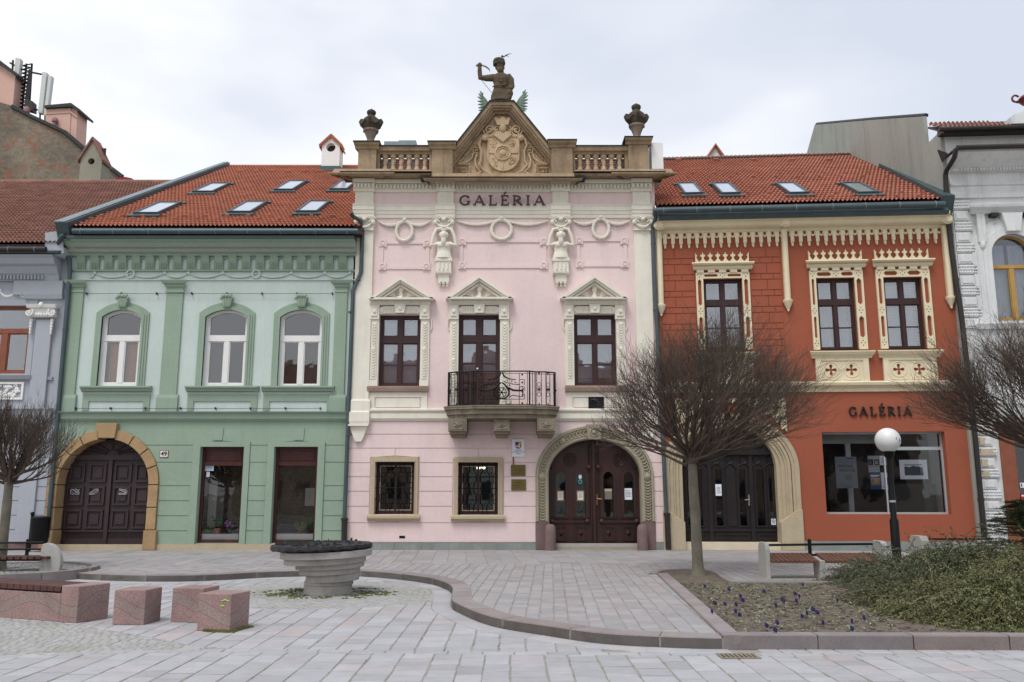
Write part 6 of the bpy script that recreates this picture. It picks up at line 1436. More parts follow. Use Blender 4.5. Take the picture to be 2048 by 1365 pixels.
# ================================================================ WHITE HOUSE at the right edge
F = FO; wu0 = ou1 + .01; WW = .12
wh = thing('white_townhouse', 'white house with flaking rusticated corner and arched upper window at the right edge', 'house', FO.pt(wu0 + 1.5, GZ))
u_end = Uo(2048, 700) + 2.6; wtop = Vo(262, 2000)
aw = [Uo(1985, 560, WW), Uo(2075, 560, WW), Vo(642, 2010, WW), Vo(510, 2010, WW)]; ari = Vo(470, 2020, WW) - aw[3]
su0 = Uo(2005, 960, WW)
wall(FO, (wu0, u_end, GZ - .1, wtop), [archpoly(*aw, ari, 16, True), [(su0, GZ), (su0, Vo(845, 2020, WW)), (u_end - .1, Vo(845, 2020, WW)), (u_end - .1, GZ)]], wh, M_wht, .3, w=WW)
core(FO, wu0, u_end, GZ - .1, wtop - .1, wh, 1.5, 14)
FS = Frame(FO.pt(wu0, 0, 0), -FO.N, (0, 0, 1))   # side wall: u = depth into the block, N = toward +x ... faces left after flip
gray = mat('grey_rendered_firewall', (158, 160, 152), .9, .08, .6, .2, 40, stain=(120, 122, 116), stain_amt=.6, stain_scale=.9, streak=True)
sp = [(x, y) for x, y in ((1853, 233), (1750, 240), (1634, 250), (1610, 335))]
S2 = [FS.uv(*p) for p in sp]
b = MB(FS); b.poly([(-.1, GZ), (-.1, wtop), (S2[0][0], wtop)] + S2 + [(S2[-1][0] + .3, GZ)], -.1, .005, back=True); b.build('firewall', gray, wh, smooth=False)
b = MB(FS); b.tube([(u, v + .03, 0) for u, v in S2], .07, 5); b.build('firewall_coping', M_lead, wh)
b = MB(FO); 
for (y0, y1, w0) in ((335, 341, .5), ):
    vv = Vo(341, 2000, .3); n = 60
    for i in range(n): uu = wu0 + .25 + i * .09; b.box(uu, uu + .045, vv, vv + .07, .3, .36)
q = lambda y, w_=.2: Vo(y, 1980, w_)
b.mould(wu0, u_end, [(q(395), WW), (q(395), .2), (q(386), .22), (q(384), .17), (q(372), .17), (q(370), .22), (q(366), .22), (q(365), .16), (q(345), .16), (q(343), .3), (q(336, .35), .32), (q(334, .35), .36), (q(318, .6), .6), (q(303, .8), .8), (q(299, .8), .82), (q(296, .8), WW)])
b.build('cornice', M_wht, wh, smooth=False)
MB(FO).box(wu0 - .05, u_end, q(296, .8) + .002, q(296, .8) + .03, WW - .1, .86).build('cornice_flashing', M_dark, wh, smooth=False)
b = MB(FO); b.tube([(wu0 - .05, q(294, .9), .9), (u_end, q(294, .9), .9)], .075, 8); b.build('gutter', M_dark, wh)
b = MB(FO); gy = Vo(262, 1960, .55); b.mould(wu0 - .2, u_end, [(wtop - .02, WW), (wtop - .02, .3), (gy - .03, .5), (gy + .02, .55), (gy + .02, WW)]); b.tube([(wu0 - .35, gy + .06, .6), (u_end, gy + .06, .6)], .07, 8); b.build('upper_gutter', M_dark, wh, smooth=False)
RW = roof_frame(.3, 258, 30, px=1950, base=FO); tiles(RW, [(wu0 - .1, 0), (u_end, 0), (u_end, .9), (wu0 - .1, 1.1)], 'roof', M_tile2, wh)
dn = Frame(FO.pt(Uo(2030, 240, .2), 0, .25), FO.U, (0, 0, 1)); vd = Vo(258, 2040, .3)
b = MB(dn); b.box(.0, 3, vd - .1, vd + .5, -1, 0); b.poly([(-.25, vd + .1), (3.3, vd + .1), (3.3, vd + .3), (1.4, vd + 1.1), (-.25, vd + .3)], -1.1, .2); b.build('dormer', M_wht, wh, smooth=False)
o = thing('red_finial', 'dark red metal roof finial with curled arm at the top right corner', 'finial', dn.pt(.3, vd + .6, .1))
b = MB(dn); fx = FO.uv(2040, 200, .35)[0] - Uo(2030, 240, .2); fv_ = Vo(203, 2040, .35); b.lathe(fx + .25, fv_ - .35, .1, [(.04, 0), (.05, .25), (.2, .28), (.3, .4), (.22, .5), (.1, .56), (.04, .7)], 12); b.ring(fx - .12, fv_ + .08, .1, .1, .1, .03, 14, 5, .5, 5.5); b.tube([(fx - .1, fv_ - .02, .1), (fx + .1, fv_ - .02, .1)], .04, 6); b.tube([(fx + .25, fv_ - .9, .1), (fx + .25, fv_ - .3, .1)], .04, 6)
b.build('finial_body', mat('dark_red_metal', (104, 34, 34), .5, .1, 3, .05), o)
# quoins: alternating plain and rough blocks
k = 0; y = 397; random.seed(5); M_flake = mat('bare_flaked_plaster', (184, 168, 146), .95, .1, 4, .5, 30)
for grp_, (ys, ye) in enumerate(((399, 640), (850, 1090))):
    y = ys; k = 0
    while y < ye:
        h = 21 if k % 2 == 0 else 22; xl = 1905 + (y - 400) * .108; xr = xl + (36 if k % 2 == 0 else 30)
        R_ = FO.R(xl, y + 2, xr, y + h - 1, WW + .06); R_ = (max(R_[0], wu0 + .03), R_[1], R_[2], R_[3]); b = MB(FO); b.box(*R_, WW, WW + .05)
        if k % 2 == 0:
            nu, nv = 7, 3
            for i in range(nu):
                for j in range(nv): b.ball(R_[0] + (R_[1] - R_[0]) * (i + .5 + (.25 if j % 2 else -.1)) / nu, R_[2] + (R_[3] - R_[2]) * (j + .5) / nv, WW + .05, .035, .03, .03, 6)
        else: b.box(R_[0] + .05, R_[1] - .05, R_[2] + .05, R_[3] - .05, WW + .05, WW + .07)
        o = b.build('quoin', M_wht, wh)
        if grp_ == 1 and k < 5:
            fr_ = (.55, .45, 1, .5, .45)[k]; MB(FO).poly([(R_[0] + .03, R_[2] + .03), (R_[0] + .03 + (R_[1] - R_[0] - .06) * fr_, R_[2] + .03), (R_[0] + .03 + (R_[1] - R_[0] - .06) * (fr_ * .8), R_[3] - .1), (R_[0] + .2, R_[3] - .05), (R_[0] + .03, R_[3] - .03)], WW + .05, WW + .092).build('bare_patch', M_flake, o, smooth=False)
        y += h; k += 1
b = MB(FO)   # window surround, hood, keystone
a0, a1, b0, b1 = aw
for e, ww in ((.5, .05), (.36, .08), (.22, .11)):
    b.poly(archpoly(a0 - e, a1 + e, b0 - .1, b1, ari + e, 20) + archpoly(a0, a1, b0 - .1, b1, ari, 20)[::-1], WW, WW + ww)
so_ = b.build('window_surround', M_wht, wh, smooth=False)
b = MB(FO); hy0, hy1 = q(424, .4), q(408, .5); hx = Uo(1942, 415, .4)
b.mould(hx + .12, u_end, [(hy0, WW), (hy0, WW + .14), (hy0 + .05, WW + .18), (hy1 - .06, WW + .3), (hy1, WW + .32), (hy1 + .02, WW)], .6)
b.box(hx + .2, hx + .42, q(485), hy0, WW, WW + .13).ball(hx + .31, q(490), WW + .08, .09, .14, .08)
b.build('hood', M_wht, so_, smooth=False)
kx = (a0 + a1) / 2; b = MB(FO); b.poly([(kx - .18, b1 + ari + .05), (kx + .18, b1 + ari + .05), (kx + .28, hy0 - .02), (kx - .28, hy0 - .02)], WW, WW + .24); b.build('keystone', M_wht, so_, smooth=False)
for s_ in (-1, 1): MB(FO).box(kx + s_ * .45 - .1, kx + s_ * .45 + .1, hy0 - .1, hy0 + .0, WW, WW + .2).build('lead_bracket', M_dark, so_, smooth=False)
MB(FO).mould(a0 - .6, u_end, [(b0 - .24, WW), (b0 - .24, WW + .1), (b0 - .1, WW + .16), (b0 - .1, WW)]).build('sill', M_wht, so_, smooth=False)
casement(FO, (a0, a1, b0, b1 + ari), wh, M_ochre, w=-.02, tr=((b1 + ari - q(527)) / (b1 + ari - b0), (b1 + ari - q(534)) / (b1 + ari - b0)), bar=0, bl=(0, 0, 1, .95), mull=.06, slats=False, tmull=0, arch=(b1, ari), fr=.09)
# first-floor band and shopfront at the right
b = MB(FO); b.mould(wu0, u_end, [(q(835), WW), (q(835), .2), (q(812), .26), (q(808), .3), (q(806), WW)]); b.build('string_course', M_wht, wh, smooth=False)
b = MB(FO); sv = Vo(848, 2030, WW); b.box(su0, su0 + .38, GZ, sv, -.1, WW + .06).box(su0 + .38, u_end, sv - .35, sv, -.1, WW + .05)
o = b.build('shopfront', M_orw, wh, smooth=False)
MB(FO).box(su0 + .38, u_end, GZ + .3, sv - .35, -.12, -.1).build('pane', M_shopg, o, smooth=False)
MB(FO).box(su0 + .38, u_end, GZ - .05, GZ + .3, -.2, .1).build('stall_riser', M_dark, o, smooth=False)
notice('shop_sign', 'white P sign in the shopfront at the right edge', FO, FO.R(2040, 966, 2062, 976, .0), .0, M_paper, [(.1, .2, .2, .8, M_bink)], 'sign')
notice('red_sign', 'white and red sign under the P sign at the right edge', FO, FO.R(2042, 989, 2062, 1003, .0), .0, M_redp, [(.05, .1, .9, .3, M_paper)], 'sign')
b = MB(FO); b.box(wu0 + .02, wu0 + .14, q(560), q(298, .8), .14, .3); b.build('pipe_casing', M_dark, wh, smooth=False) if 0 else None
downpipe(FO, [(1911, 300, .85), (1909, 315, .8), (1893, 342, .3), (1891, 350, .22), (1893, 400, .22), (1903, 500, .22), (1924, 640, .22), (1951, 880, .22), (1969, 1075, .22)], wh, r=.07, m=M_dark, rings=((1900, 470), (1912, 560), (1940, 780), (1962, 1000)))
MB(FO).poly([FO.uv(1876, 300, .25), FO.uv(1913, 292, .8), FO.uv(1886, 325, .25)], .2, .26).build('hopper', M_dark, wh, smooth=False)
# ================================================================ BLUE-GREY HOUSE at the left edge
F = FG; bh = thing('blue_grey_townhouse', 'blue grey house with white scrolled capital and orange window at the left edge', 'house', (U(40, 800), 24, GZ))
bu1 = gu0 - .01; bu0 = bu1 - 5.2; b_in = 0.0
btop = V(545, 60); bw_ = FG.R(-48, 612, 58, 748)
wall(FG, (bu0, bu1, GZ - .1, V(505, 60, .4)), [rect(bw_)], bh, M_blue, .25, name='wall')
core(FG, bu0, bu1, GZ - .1, btop, bh, 1.3, 14)
b = MB(FG); q = lambda y, w_=.1: V(y, 60, w_)
b.mould(bu0, bu1 - .25, [(q(562), 0), (q(562), .1), (q(552), .14), (q(548), .2), (q(533, .3), .3), (q(528, .4), .42), (q(516, .5), .5), (q(509, .6), .6), (q(507, .6), 0)])
b.box(U(30, 590), bu1 - .12, q(590), q(562), 0, .12)
b.mould(U(66, 600) - .2, bu1 - .1, [(q(598), 0), (q(598), .12), (q(590), .16), (q(588), 0)])
n = 24
for i in range(n): uu = U(0, 555) - 1 + i * .1; b.box(uu, uu + .05, q(560), q(552), .1, .19)
b.build('cornice', M_blue, bh, smooth=False)
b = MB(FG); px0, px1 = U(70, 700), U(102, 700); b.box(px0, px1, q(1085), q(640), 0, .09); b.build('pilaster', M_blue, bh, smooth=False)
u = U(90, 622); v1 = q(609, .2); b = MB(FG)
b.mould(u - .42, u + .42, [(v1 - .1, 0), (v1 - .1, .22), (v1, .26), (v1, 0)]); b.box(u - .36, u + .36, v1 - .36, v1 - .1, 0, .15)
for s_ in (-1, 1):
    b.tube([(u + s_ * (.34 + .14 * math.exp(-k * .12) * math.cos(2.4 + k * .55)), v1 - .24 + .14 * math.exp(-k * .12) * math.sin(2.4 + k * .55), .22) for k in range(18)], .03, 5)
    for j in range(5): b.ball(u + s_ * .3, v1 - .46 - j * .09, .12, .05 - .004 * j, .06, .05, 7)
for j in range(7): b.ball(u - .24 + j * .08, v1 - .3, .17, .035, .05, .03, 6)
b.ball(u, v1 - .02, .25, .07, .08, .05, 8)
b.build('scrolled_capital', M_white, bh)
b = MB(FG); garland(b, U(0, 585), q(581), U(35, 585), q(581), .17, .03, .045); garland(b, U(35, 585), q(581), U(68, 585), q(581), .17, .03, .045)
for x in (0, 35, 68): b.ball(U(x, 585), q(580), .04, .06, .05, .03, 8); b.tube([(U(x, 585), q(582), .03), (U(x, 585), q(592), .03)], [.04, .02], 6)
b.build('festoon', M_white, bh)
b = MB(FG); b.poly(rect((bw_[0] - .15, bw_[1] + .16, bw_[2] - .1, bw_[3] + .45)), 0, .04, [rect(bw_)]); b.mould(bw_[0] - .2, bw_[1] + .22, [(bw_[2] - .16, 0), (bw_[2] - .16, .1), (bw_[2] - .06, .16), (bw_[2] - .06, 0)]); b.build('window_surround', M_blue, bh, smooth=False)
casement(FG, bw_, bh, M_orw, w=-.1, tr=(.33, .4), bar=0, bl=None, mull=.09, fr=.1, tmull=0)
b = MB(FG); R_ = FG.R(-40, 765, 48, 800)
b.poly(rect(R_), 0, .05, [rect((R_[0] + .06, R_[1] - .06, R_[2] + .06, R_[3] - .06))])
random.seed(3)
for j in range(60): b.ball(rr(R_[0] + .1, R_[1] - .1), rr(R_[2] + .1, R_[3] - .1), .02, rr(.03, .07), rr(.02, .06), .03, 6)
b.build('floral_relief', M_white, bh)
b = MB(FG); b.mould(bu0, bu1 - .12, [(q(842), 0), (q(842), .06), (q(835), .1), (q(822), .12), (q(818), .17), (q(816), 0)]); b.mould(bu0, bu1 - .2, [(q(760), 0), (q(760), .05), (q(754), .07), (q(753), 0)]); b.build('string_course', M_blue, bh, smooth=False)
courses(FG, bh, M_blue, [q(y) for y in (1085, 1060, 1031, 1002, 974, 945, 915, 885, 855)], U(22, 970), U(95, 970), [], w=.03)
MB(FG).box(bu0, bu1 - .05, GZ - .05, q(1086), 0, .05).build('plinth', M_purp, bh, smooth=False)
gutter(FG, -120, 92, 499, .66, bh, .08, m=M_dark)
MB(FG).mould(bu0, bu1 - .05, [(q(507, .6), 0), (q(507, .6), .62), (q(503, .6), .64), (q(498, .4), .3), (q(498, .4), 0)]).build('eave_flashing', M_zinc, bh, smooth=False)
RB = roof_frame(23.5, 490, 29, px=50); vr_ = RB.uv(200, 367)[1]
tiles(RB, [(RB.uv(-60, 490)[0] - 10, 0), (bu1 - .05, 0), (bu1 - .05, vr_), (RB.uv(-60, 490)[0] - 10, vr_)], 'roof', M_tile2, bh)
MB(FG).box(bu0, bu1, q(498, .5), V(490, 50, .5) + .02, -.5, .48).build('eave_board', M_brown, bh, smooth=False)
b = MB(RB); b.tube([(bu1 - 14, vr_, .05), (bu1 + .5, vr_, .05)], .1, 7); b.build('ridge', M_tile2, bh)
b = MB(FG); b.pp([(90, 466), (122, 462), (128, 505), (118, 512), (90, 508)], 0, .5, back=True); b.build('gutter_box', M_blue, gh, smooth=False)
FC = front(36.0); M_hutgrey = mat('grey_render', (146, 142, 128), .9, .08, 1, .2, 40, stain=(120, 114, 100), stain_amt=.5)
hut(FC, 157, 200, 366, 318, 281, 0, .75, bh, M_hutgrey, M_tile2, .15, hole_y=323)
# far behind: old brick firewall with chimneys
FK = front(46.0); kh = thing('brick_firewall_building', 'tall old house with bare patchy brick side wall rising behind the left roofs', 'building', FK.pt(*FK.uv(100, 365)))
M_oldw = mat('weathered_brick_wall', (116, 110, 100), .95, .3, .35, .9, 9, stain=(150, 84, 58), stain_amt=.85, stain_scale=1.6)
_n = M_oldw.node_tree; _b = _n.nodes['Principled BSDF']; _br = _n.nodes.new('ShaderNodeTexBrick'); _br.inputs['Scale'].default_value = 3.2; _br.inputs['Mortar Size'].default_value = .03; _br.inputs['Color1'].default_value = (.75, .72, .7, 1); _br.inputs['Color2'].default_value = (1.25, 1.15, 1.05, 1); _br.inputs['Mortar'].default_value = (1.35, 1.3, 1.2, 1)
_g = _n.nodes.new('ShaderNodeNewGeometry'); _sp = _n.nodes.new('ShaderNodeSeparateXYZ'); _cm = _n.nodes.new('ShaderNodeCombineXYZ'); _n.links.new(_g.outputs['Position'], _sp.inputs[0]); _n.links.new(_sp.outputs['X'], _cm.inputs['X']); _n.links.new(_sp.outputs['Z'], _cm.inputs['Y']); _n.links.new(_cm.outputs[0], _br.inputs['Vector'])
_m = _n.nodes.new('ShaderNodeMix'); _m.data_type = 'RGBA'; _m.blend_type = 'MULTIPLY'; _m.inputs['Factor'].default_value = .8; _n.links.new(_b.inputs['Base Color'].links[0].from_socket, _m.inputs['A']); _n.links.new(_br.outputs['Color'], _m.inputs['B']); _n.links.new(_m.outputs['Result'], _b.inputs['Base Color'])
wp_ = [(-60, 180), (0, 205), (24, 212), (60, 232), (130, 265), (150, 282), (168, 297), (250, 358), (250, 420), (-60, 420)]
MB(FK).pp(wp_, -6, 0, back=True).build('firewall', M_oldw, kh, smooth=False)
b = MB(FK); b.ptube([(x, y, .05) for x, y in ((24, 213), (60, 232), (130, 265), (150, 282), (168, 297), (245, 354))], .13, n=5); b.build('coping', M_lead, kh)
M_salmon = mat('salmon_render', (204, 168, 154), .85, .06, .6, .15, 40, stain=(180, 140, 126), stain_amt=.4)
b = MB(FK); b.pp([(-60, 95), (0, 128), (31, 152), (24, 230), (-60, 230)], -1.2, -.3, back=True); b.build('attic', M_salmon, kh, smooth=False)
b = MB(FK); b.pp([(-60, 88), (0, 121), (36, 148), (35, 153), (0, 129), (-60, 97)], -1.4, -.05, back=True); b.build('attic_capping', M_lead, kh, smooth=False)
cb = MB(FK); cb.pp([(91, 215), (142, 211), (137, 330), (91, 330)], -1.4, -.3, back=True); cb.pp([(142, 211), (155, 222), (149, 330), (137, 330)], -1.5, -.35, back=True)
ch = cb.build('chimney', M_salmon, kh, smooth=False); MB(FK).pp([(88, 211), (142, 206), (160, 219), (160, 224), (142, 213), (89, 216)], -1.7, -.1, back=True).build('capping', M_lead, ch, smooth=False)
MB(FK).pp([(91, 225), (141, 222), (154, 233), (154, 236), (141, 226), (91, 229)], -.4, -.26, back=True).build('band', M_salmon, ch, smooth=False)
M_mauve = mat('mauve_vent_pipe', (142, 106, 112), .6, .1, 3, .05)
for x, y0, y1 in ((49, 236, 212), (106, 252, 234)):
    u, v = FK.uv(x, y0); h = FK.uv(x, y1)[1] - v; b = MB(FK); b.lathe(u, v - .3, -.14, [(.09, 0), (.09, h * .5 + .3), (.16, h * .55 + .3), (.17, h * .8 + .3), (.1, h + .3), (.03, h + .33)], 12); b.build('vent_pipe', M_mauve, kh)
b = MB(FK); b.pp([(232, 356), (250, 354), (264, 357), (266, 372), (232, 372)], -.5, .5, back=True); b.build('roof_hatch', mat('crimson_metal', (126, 30, 40), .5, .1, 3, 0), kh, smooth=False)
# telecom mast and antenna panels
ms = thing('telecom_mast', 'dark lattice telecom mast with cables behind the brick firewall', 'mast', FK.pt(*FK.uv(48, 225), -1))
b = MB(FK); 
for (xb, xt) in ((34, 43), (44, 53), (58, 64)): b.ptube([(xb, 226, -1), (xt, 128, -1)], .06, n=5)
for k in range(12):
    y = 132 + k * 7.5; sx = (222 - y) / 92 * 8.5; b.ptube([(36 + sx, y, -1), (56 + sx, y - 4, -1)], .045, n=4); b.ptube([(36 + sx, y, -1), (56 + sx - .7, y + 4, -1)], .035, n=4); 
b.build('lattice', M_iron, ms)
b = MB(FK); b.ptube([(52, 215, -.8), (61, 140, -.8)], .1, n=6); b.pp([(50, 198), (64, 202), (64, 222), (50, 218)], -.9, -.4, back=True); b.ptube([(63, 145, -.8), (83, 149, -.8)], .06, n=5); b.ptube([(58, 217, -.8), (75, 220, -.8)], .06, n=5); b.ptube([(20, 126, -.8), (45, 140, -.8)], .06, n=5); b.ptube([(26, 121, -.8), (25, 140, -.8)], .06, n=5)
b.build('cable_bundle', M_dark, ms)
M_ant = mat('pale_antenna_panel', (196, 200, 198), .5, .04, 3, 0)
for (xt, yt, xb, yb, hw_, lb) in ((36, 115, 27, 205, 5, 'pale antenna panel left of the lattice mast'), (89, 143, 80, 227, 4.5, 'beige antenna panel right of the lattice mast'), (100, 150, 90, 232, 3.5, 'grey antenna panel nearest the salmon chimney')):
    o = thing('antenna_panel', lb, 'antenna', FK.pt(*FK.uv(xb, yb), -.6), 'antenna panels behind the firewall'); MB(FK).pp([(xt - hw_, yt), (xt + hw_, yt + 2), (xb + hw_, yb), (xb - hw_, yb - 1)], -.9, -.6, back=True).build('panel', M_ant, o, smooth=False, bev=.03)
    b = MB(FK); b.ptube([(xb, yb - 4, -.75), (xb, yb + 12, -.75)], .05, n=5); b.build('mounting_pole', M_dark, o)
# the row of houses across the square (behind the camera), seen only as reflections
random.seed(11)
for k in range(5):
    x0 = -26 + k * 11; h = rr(9.2, 11.6); c = ((196, 180, 150), (170, 150, 128), (204, 200, 190), (150, 128, 108), (188, 170, 156))[k]
    o = thing('facing_house', ('sand coloured', 'brown', 'off white', 'dark tan', 'rose beige')[k] + ' house across the square, behind the viewpoint', 'house', (x0 + 5.4, -32, 0))
    B = MB(); B.box(x0, x0 + 10.8, -40, -32, 0, h); B.build('wall', mat('facing_wall_%d' % k, c, .9, .1, .5, 0), o, smooth=False)
    B = MB(Frame((x0, -31.5, h), (0, -1, 0), (0, 0, 1))); B.poly([(0, 0), (9, 0), (4.5, 4.2)], -10.9, .1, back=True); B.build('roof', M_tile2, o, smooth=False)
    B = MB()
    for i in range(4):
        for j in range(2 if k % 2 else 3): z = 1.0 + j * 3.2; B.box(x0 + 1 + i * 2.5, x0 + 2.2 + i * 2.5, -32, -31.95, z, z + 1.8).mark()
    B.build('window', M_room, o, smooth=False)
    B = MB(); B.box(x0 + 3, x0 + 4, -37, -36, h + 2, h + 4.6); B.build('chimney', M_sand2, o, smooth=False)
# ================================================================ GROUND
G = WORLD
gp = lambda x, y, z=0: G.uv(x, y, z)
M_soilm = mat('joint_mortar', (150, 147, 138), .95, .12, 6, .3, 60, stain=(88, 88, 72), stain_amt=.95, stain_scale=3.2)
M_pave = mat('granite_paver', (173, 172, 174), .8, .07, 5, .3, 90, attr=True, stain=(160, 156, 152), stain_amt=.6, stain_scale=.8)
M_paveu = mat('warm_granite_paver', (160, 157, 157), .8, .08, 5, .3, 90, attr=True, stain=(146, 139, 138), stain_amt=.6, stain_scale=.6)
M_sett = mat('small_grey_sett', (164, 163, 160), .85, .08, 8, .3, 60, attr=True, stain=(140, 139, 118), stain_amt=.5, stain_scale=.9)
b = MB(); b.box(-400, 400, -300, 500, -.6, -.007); tag(b.build('ground', M_soilm, smooth=False), kind='structure')
kface = [(-160, 1160), (0, 1159), (119, 1157.6), (220, 1162), (308, 1164), (395, 1163), (461, 1160), (527, 1156), (606, 1153.6), (664, 1152.6), (721, 1153.6), (791, 1159), (851, 1167), (879, 1174), (899, 1183), (905, 1192), (903.5, 1204), (904, 1217), (920, 1227), (957, 1244), (1005, 1258), (1087, 1271), (1176, 1285), (1255, 1292), (1364, 1297), (1446, 1299)]
kp = [Vector((*gp(*p), 0)) for p in kface]
def catmull(P_, n=5):
    out = []
    for i in range(len(P_) - 1):
        p0, p1, p2, p3 = P_[max(0, i - 1)], P_[i], P_[i + 1], P_[min(len(P_) - 1, i + 2)]
        for k in range(n):
            t = k / n; out.append(.5 * ((2 * p1) + (p2 - p0) * t + (2 * p0 - 5 * p1 + 4 * p2 - p3) * t * t + (3 * p1 - p0 - 3 * p2 + p3) * t ** 3))
    return out + [P_[-1]]
kc = catmull(kp)
for _ in range(2): kc = [kc[0]] + [(kc[i - 1] + kc[i] * 2 + kc[i + 1]) / 4 for i in range(1, len(kc) - 1)] + [kc[-1]]
KW = .3
def offset(P_, d):
    out = []
    for i, p in enumerate(P_):
        t = (P_[min(len(P_) - 1, i + 1)] - P_[max(0, i - 1)]).normalized(); out.append(p + Vector((-t.y, t.x, 0)) * d)
    return out
kb = offset(kc, KW)
far = 24.6
upper = [(p.x, p.y) for p in kc] + [(30, kc[-1].y), (30, far), (-30, far), (-30, kc[0].y)]
upin = [(p.x, p.y) for p in kb] + [(30, kc[-1].y + KW), (30, far), (-30, far), (-30, kb[0].y)]
b = MB(); b.poly(upper, -.01, GZ - .007); tag(b.build('upper_pavement_bed', M_soilm, smooth=False), kind='structure')
# kerb stones
bed_l = [(1446, 1275), (1312, 1145)]
def kerbline(A, B_, name, z0, z1, seg=1.0, mats=None):
    b = MB(); b.tint = []; acc = 0; i0 = 0; i = 1; tn = None
    tintc = [(.95, .93, .93), (1.02, 1.0, 1.0), (.9, .84, .82), (.84, .84, .85), (1.0, .98, .97), (.92, .86, .84)]
    def quad(*p):
        ids = []
        for x in p: b.v.append(Vector(x)); b.tint.append(tn); ids.append(len(b.v) - 1)
        b.f.append(tuple(ids))
    k = 0
    while i0 < len(A) - 1:
        j = i0 + 1; L_ = (A[j] - A[i0]).length
        while j < len(A) - 1 and L_ < seg: L_ += (A[j + 1] - A[j]).length; j += 1
        tn = random.choice(tintc); g = .006
        for m_ in range(i0, j):
            a, c, d_, e = A[m_], A[m_ + 1], B_[m_ + 1], B_[m_]
            if m_ == i0: u_ = (c - a).normalized() * g; a = a + u_; e = e + u_
            if m_ == j - 1: u_ = (c - a).normalized() * g; c = c - u_; d_ = d_ - u_
            ch_ = .012; ia, ic = a + (e - a).normalized() * ch_, c + (d_ - c).normalized() * ch_
            quad((a.x, a.y, z0), (c.x, c.y, z0), (c.x, c.y, z1 - ch_), (a.x, a.y, z1 - ch_)); quad((a.x, a.y, z1 - ch_), (c.x, c.y, z1 - ch_), (ic.x, ic.y, z1), (ia.x, ia.y, z1))
            t_f = tn; tn = tuple(x * 1.22 for x in tn)   # upper face tinted lighter: some foot wear, plus light from above put into the colour
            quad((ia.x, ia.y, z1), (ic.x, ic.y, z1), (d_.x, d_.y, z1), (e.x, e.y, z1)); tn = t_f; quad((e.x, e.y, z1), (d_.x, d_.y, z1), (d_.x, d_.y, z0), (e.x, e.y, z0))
            if m_ == i0: quad((a.x, a.y, z0), (ia.x, ia.y, z1), (e.x, e.y, z1), (e.x, e.y, z0))
            if m_ == j - 1: quad((c.x, c.y, z0), (d_.x, d_.y, z0), (d_.x, d_.y, z1), (ic.x, ic.y, z1))
        i0 = j; k += 1
    return tag(b.build(name, M_gran, smooth=False), kind='structure')
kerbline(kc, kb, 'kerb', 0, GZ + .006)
BZ = .15
def line(p, q, n=24): return [Vector((p[0] + (q[0] - p[0]) * i / n, p[1] + (q[1] - p[1]) * i / n, 0)) for i in range(n + 1)]
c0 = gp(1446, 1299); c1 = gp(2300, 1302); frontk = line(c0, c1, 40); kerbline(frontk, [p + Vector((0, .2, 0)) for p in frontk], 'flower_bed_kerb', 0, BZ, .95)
l0 = gp(1440, 1275, BZ); l1 = gp(1314, 1146, BZ); lk = line((c0[0], c0[1]), l1, 24); dv = (lk[-1] - lk[0]).normalized(); nr = Vector((dv.y, -dv.x, 0))
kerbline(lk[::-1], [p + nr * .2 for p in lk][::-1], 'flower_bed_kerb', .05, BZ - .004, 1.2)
tp = [(1314, 1146), (1322, 1141), (1345, 1138), (1395, 1137), (1425, 1142), (1445, 1155), (1462, 1163)]
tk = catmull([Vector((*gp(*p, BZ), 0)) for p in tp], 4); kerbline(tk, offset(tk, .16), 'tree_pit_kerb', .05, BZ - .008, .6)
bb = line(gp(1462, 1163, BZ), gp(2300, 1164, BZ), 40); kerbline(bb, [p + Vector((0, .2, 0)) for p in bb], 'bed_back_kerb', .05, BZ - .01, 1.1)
# soil
bx0 = c0[0]; soil = [(lk[0].x + .1, lk[0].y + .1)] + [(p.x + .05, p.y) for p in lk[1:]] + [(p.x, p.y + .05) for p in tk] + [(bb[-1].x, bb[-1].y), (frontk[-1].x, frontk[-1].y + .1)]
b = MB(); b.poly(soil, 0, BZ - .035); base = b
M_soil = mat('flower_bed_soil', (104, 94, 84), .98, .3, 5, 1.0, 25, stain=(134, 124, 110), stain_amt=.6, stain_scale=9)
tag(b.build('soil', M_soil, smooth=False), kind='structure')
def inpoly(x, y, P_):
    c = False; j = len(P_) - 1
    for i in range(len(P_)):
        xi, yi = P_[i]; xj, yj = P_[j]
        if (yi > y) != (yj > y) and x < (xj - xi) * (y - yi) / (yj - yi) + xi: c = not c
        j = i
    return c
def clip_half(poly, p, q, side):
    """keep the side of line p->q where cross*side > 0"""
    out = []; n = len(poly)
    f = lambda a: ((q[0] - p[0]) * (a[1] - p[1]) - (q[1] - p[1]) * (a[0] - p[0])) * side
    for i in range(n):
        a, c = poly[i], poly[(i + 1) % n]; fa, fc = f(a), f(c)
        if fa >= 0: out.append(a)
        if fa * fc < 0: t = fa / (fa - fc); out.append((a[0] + (c[0] - a[0]) * t, a[1] + (c[1] - a[1]) * t))
    return out
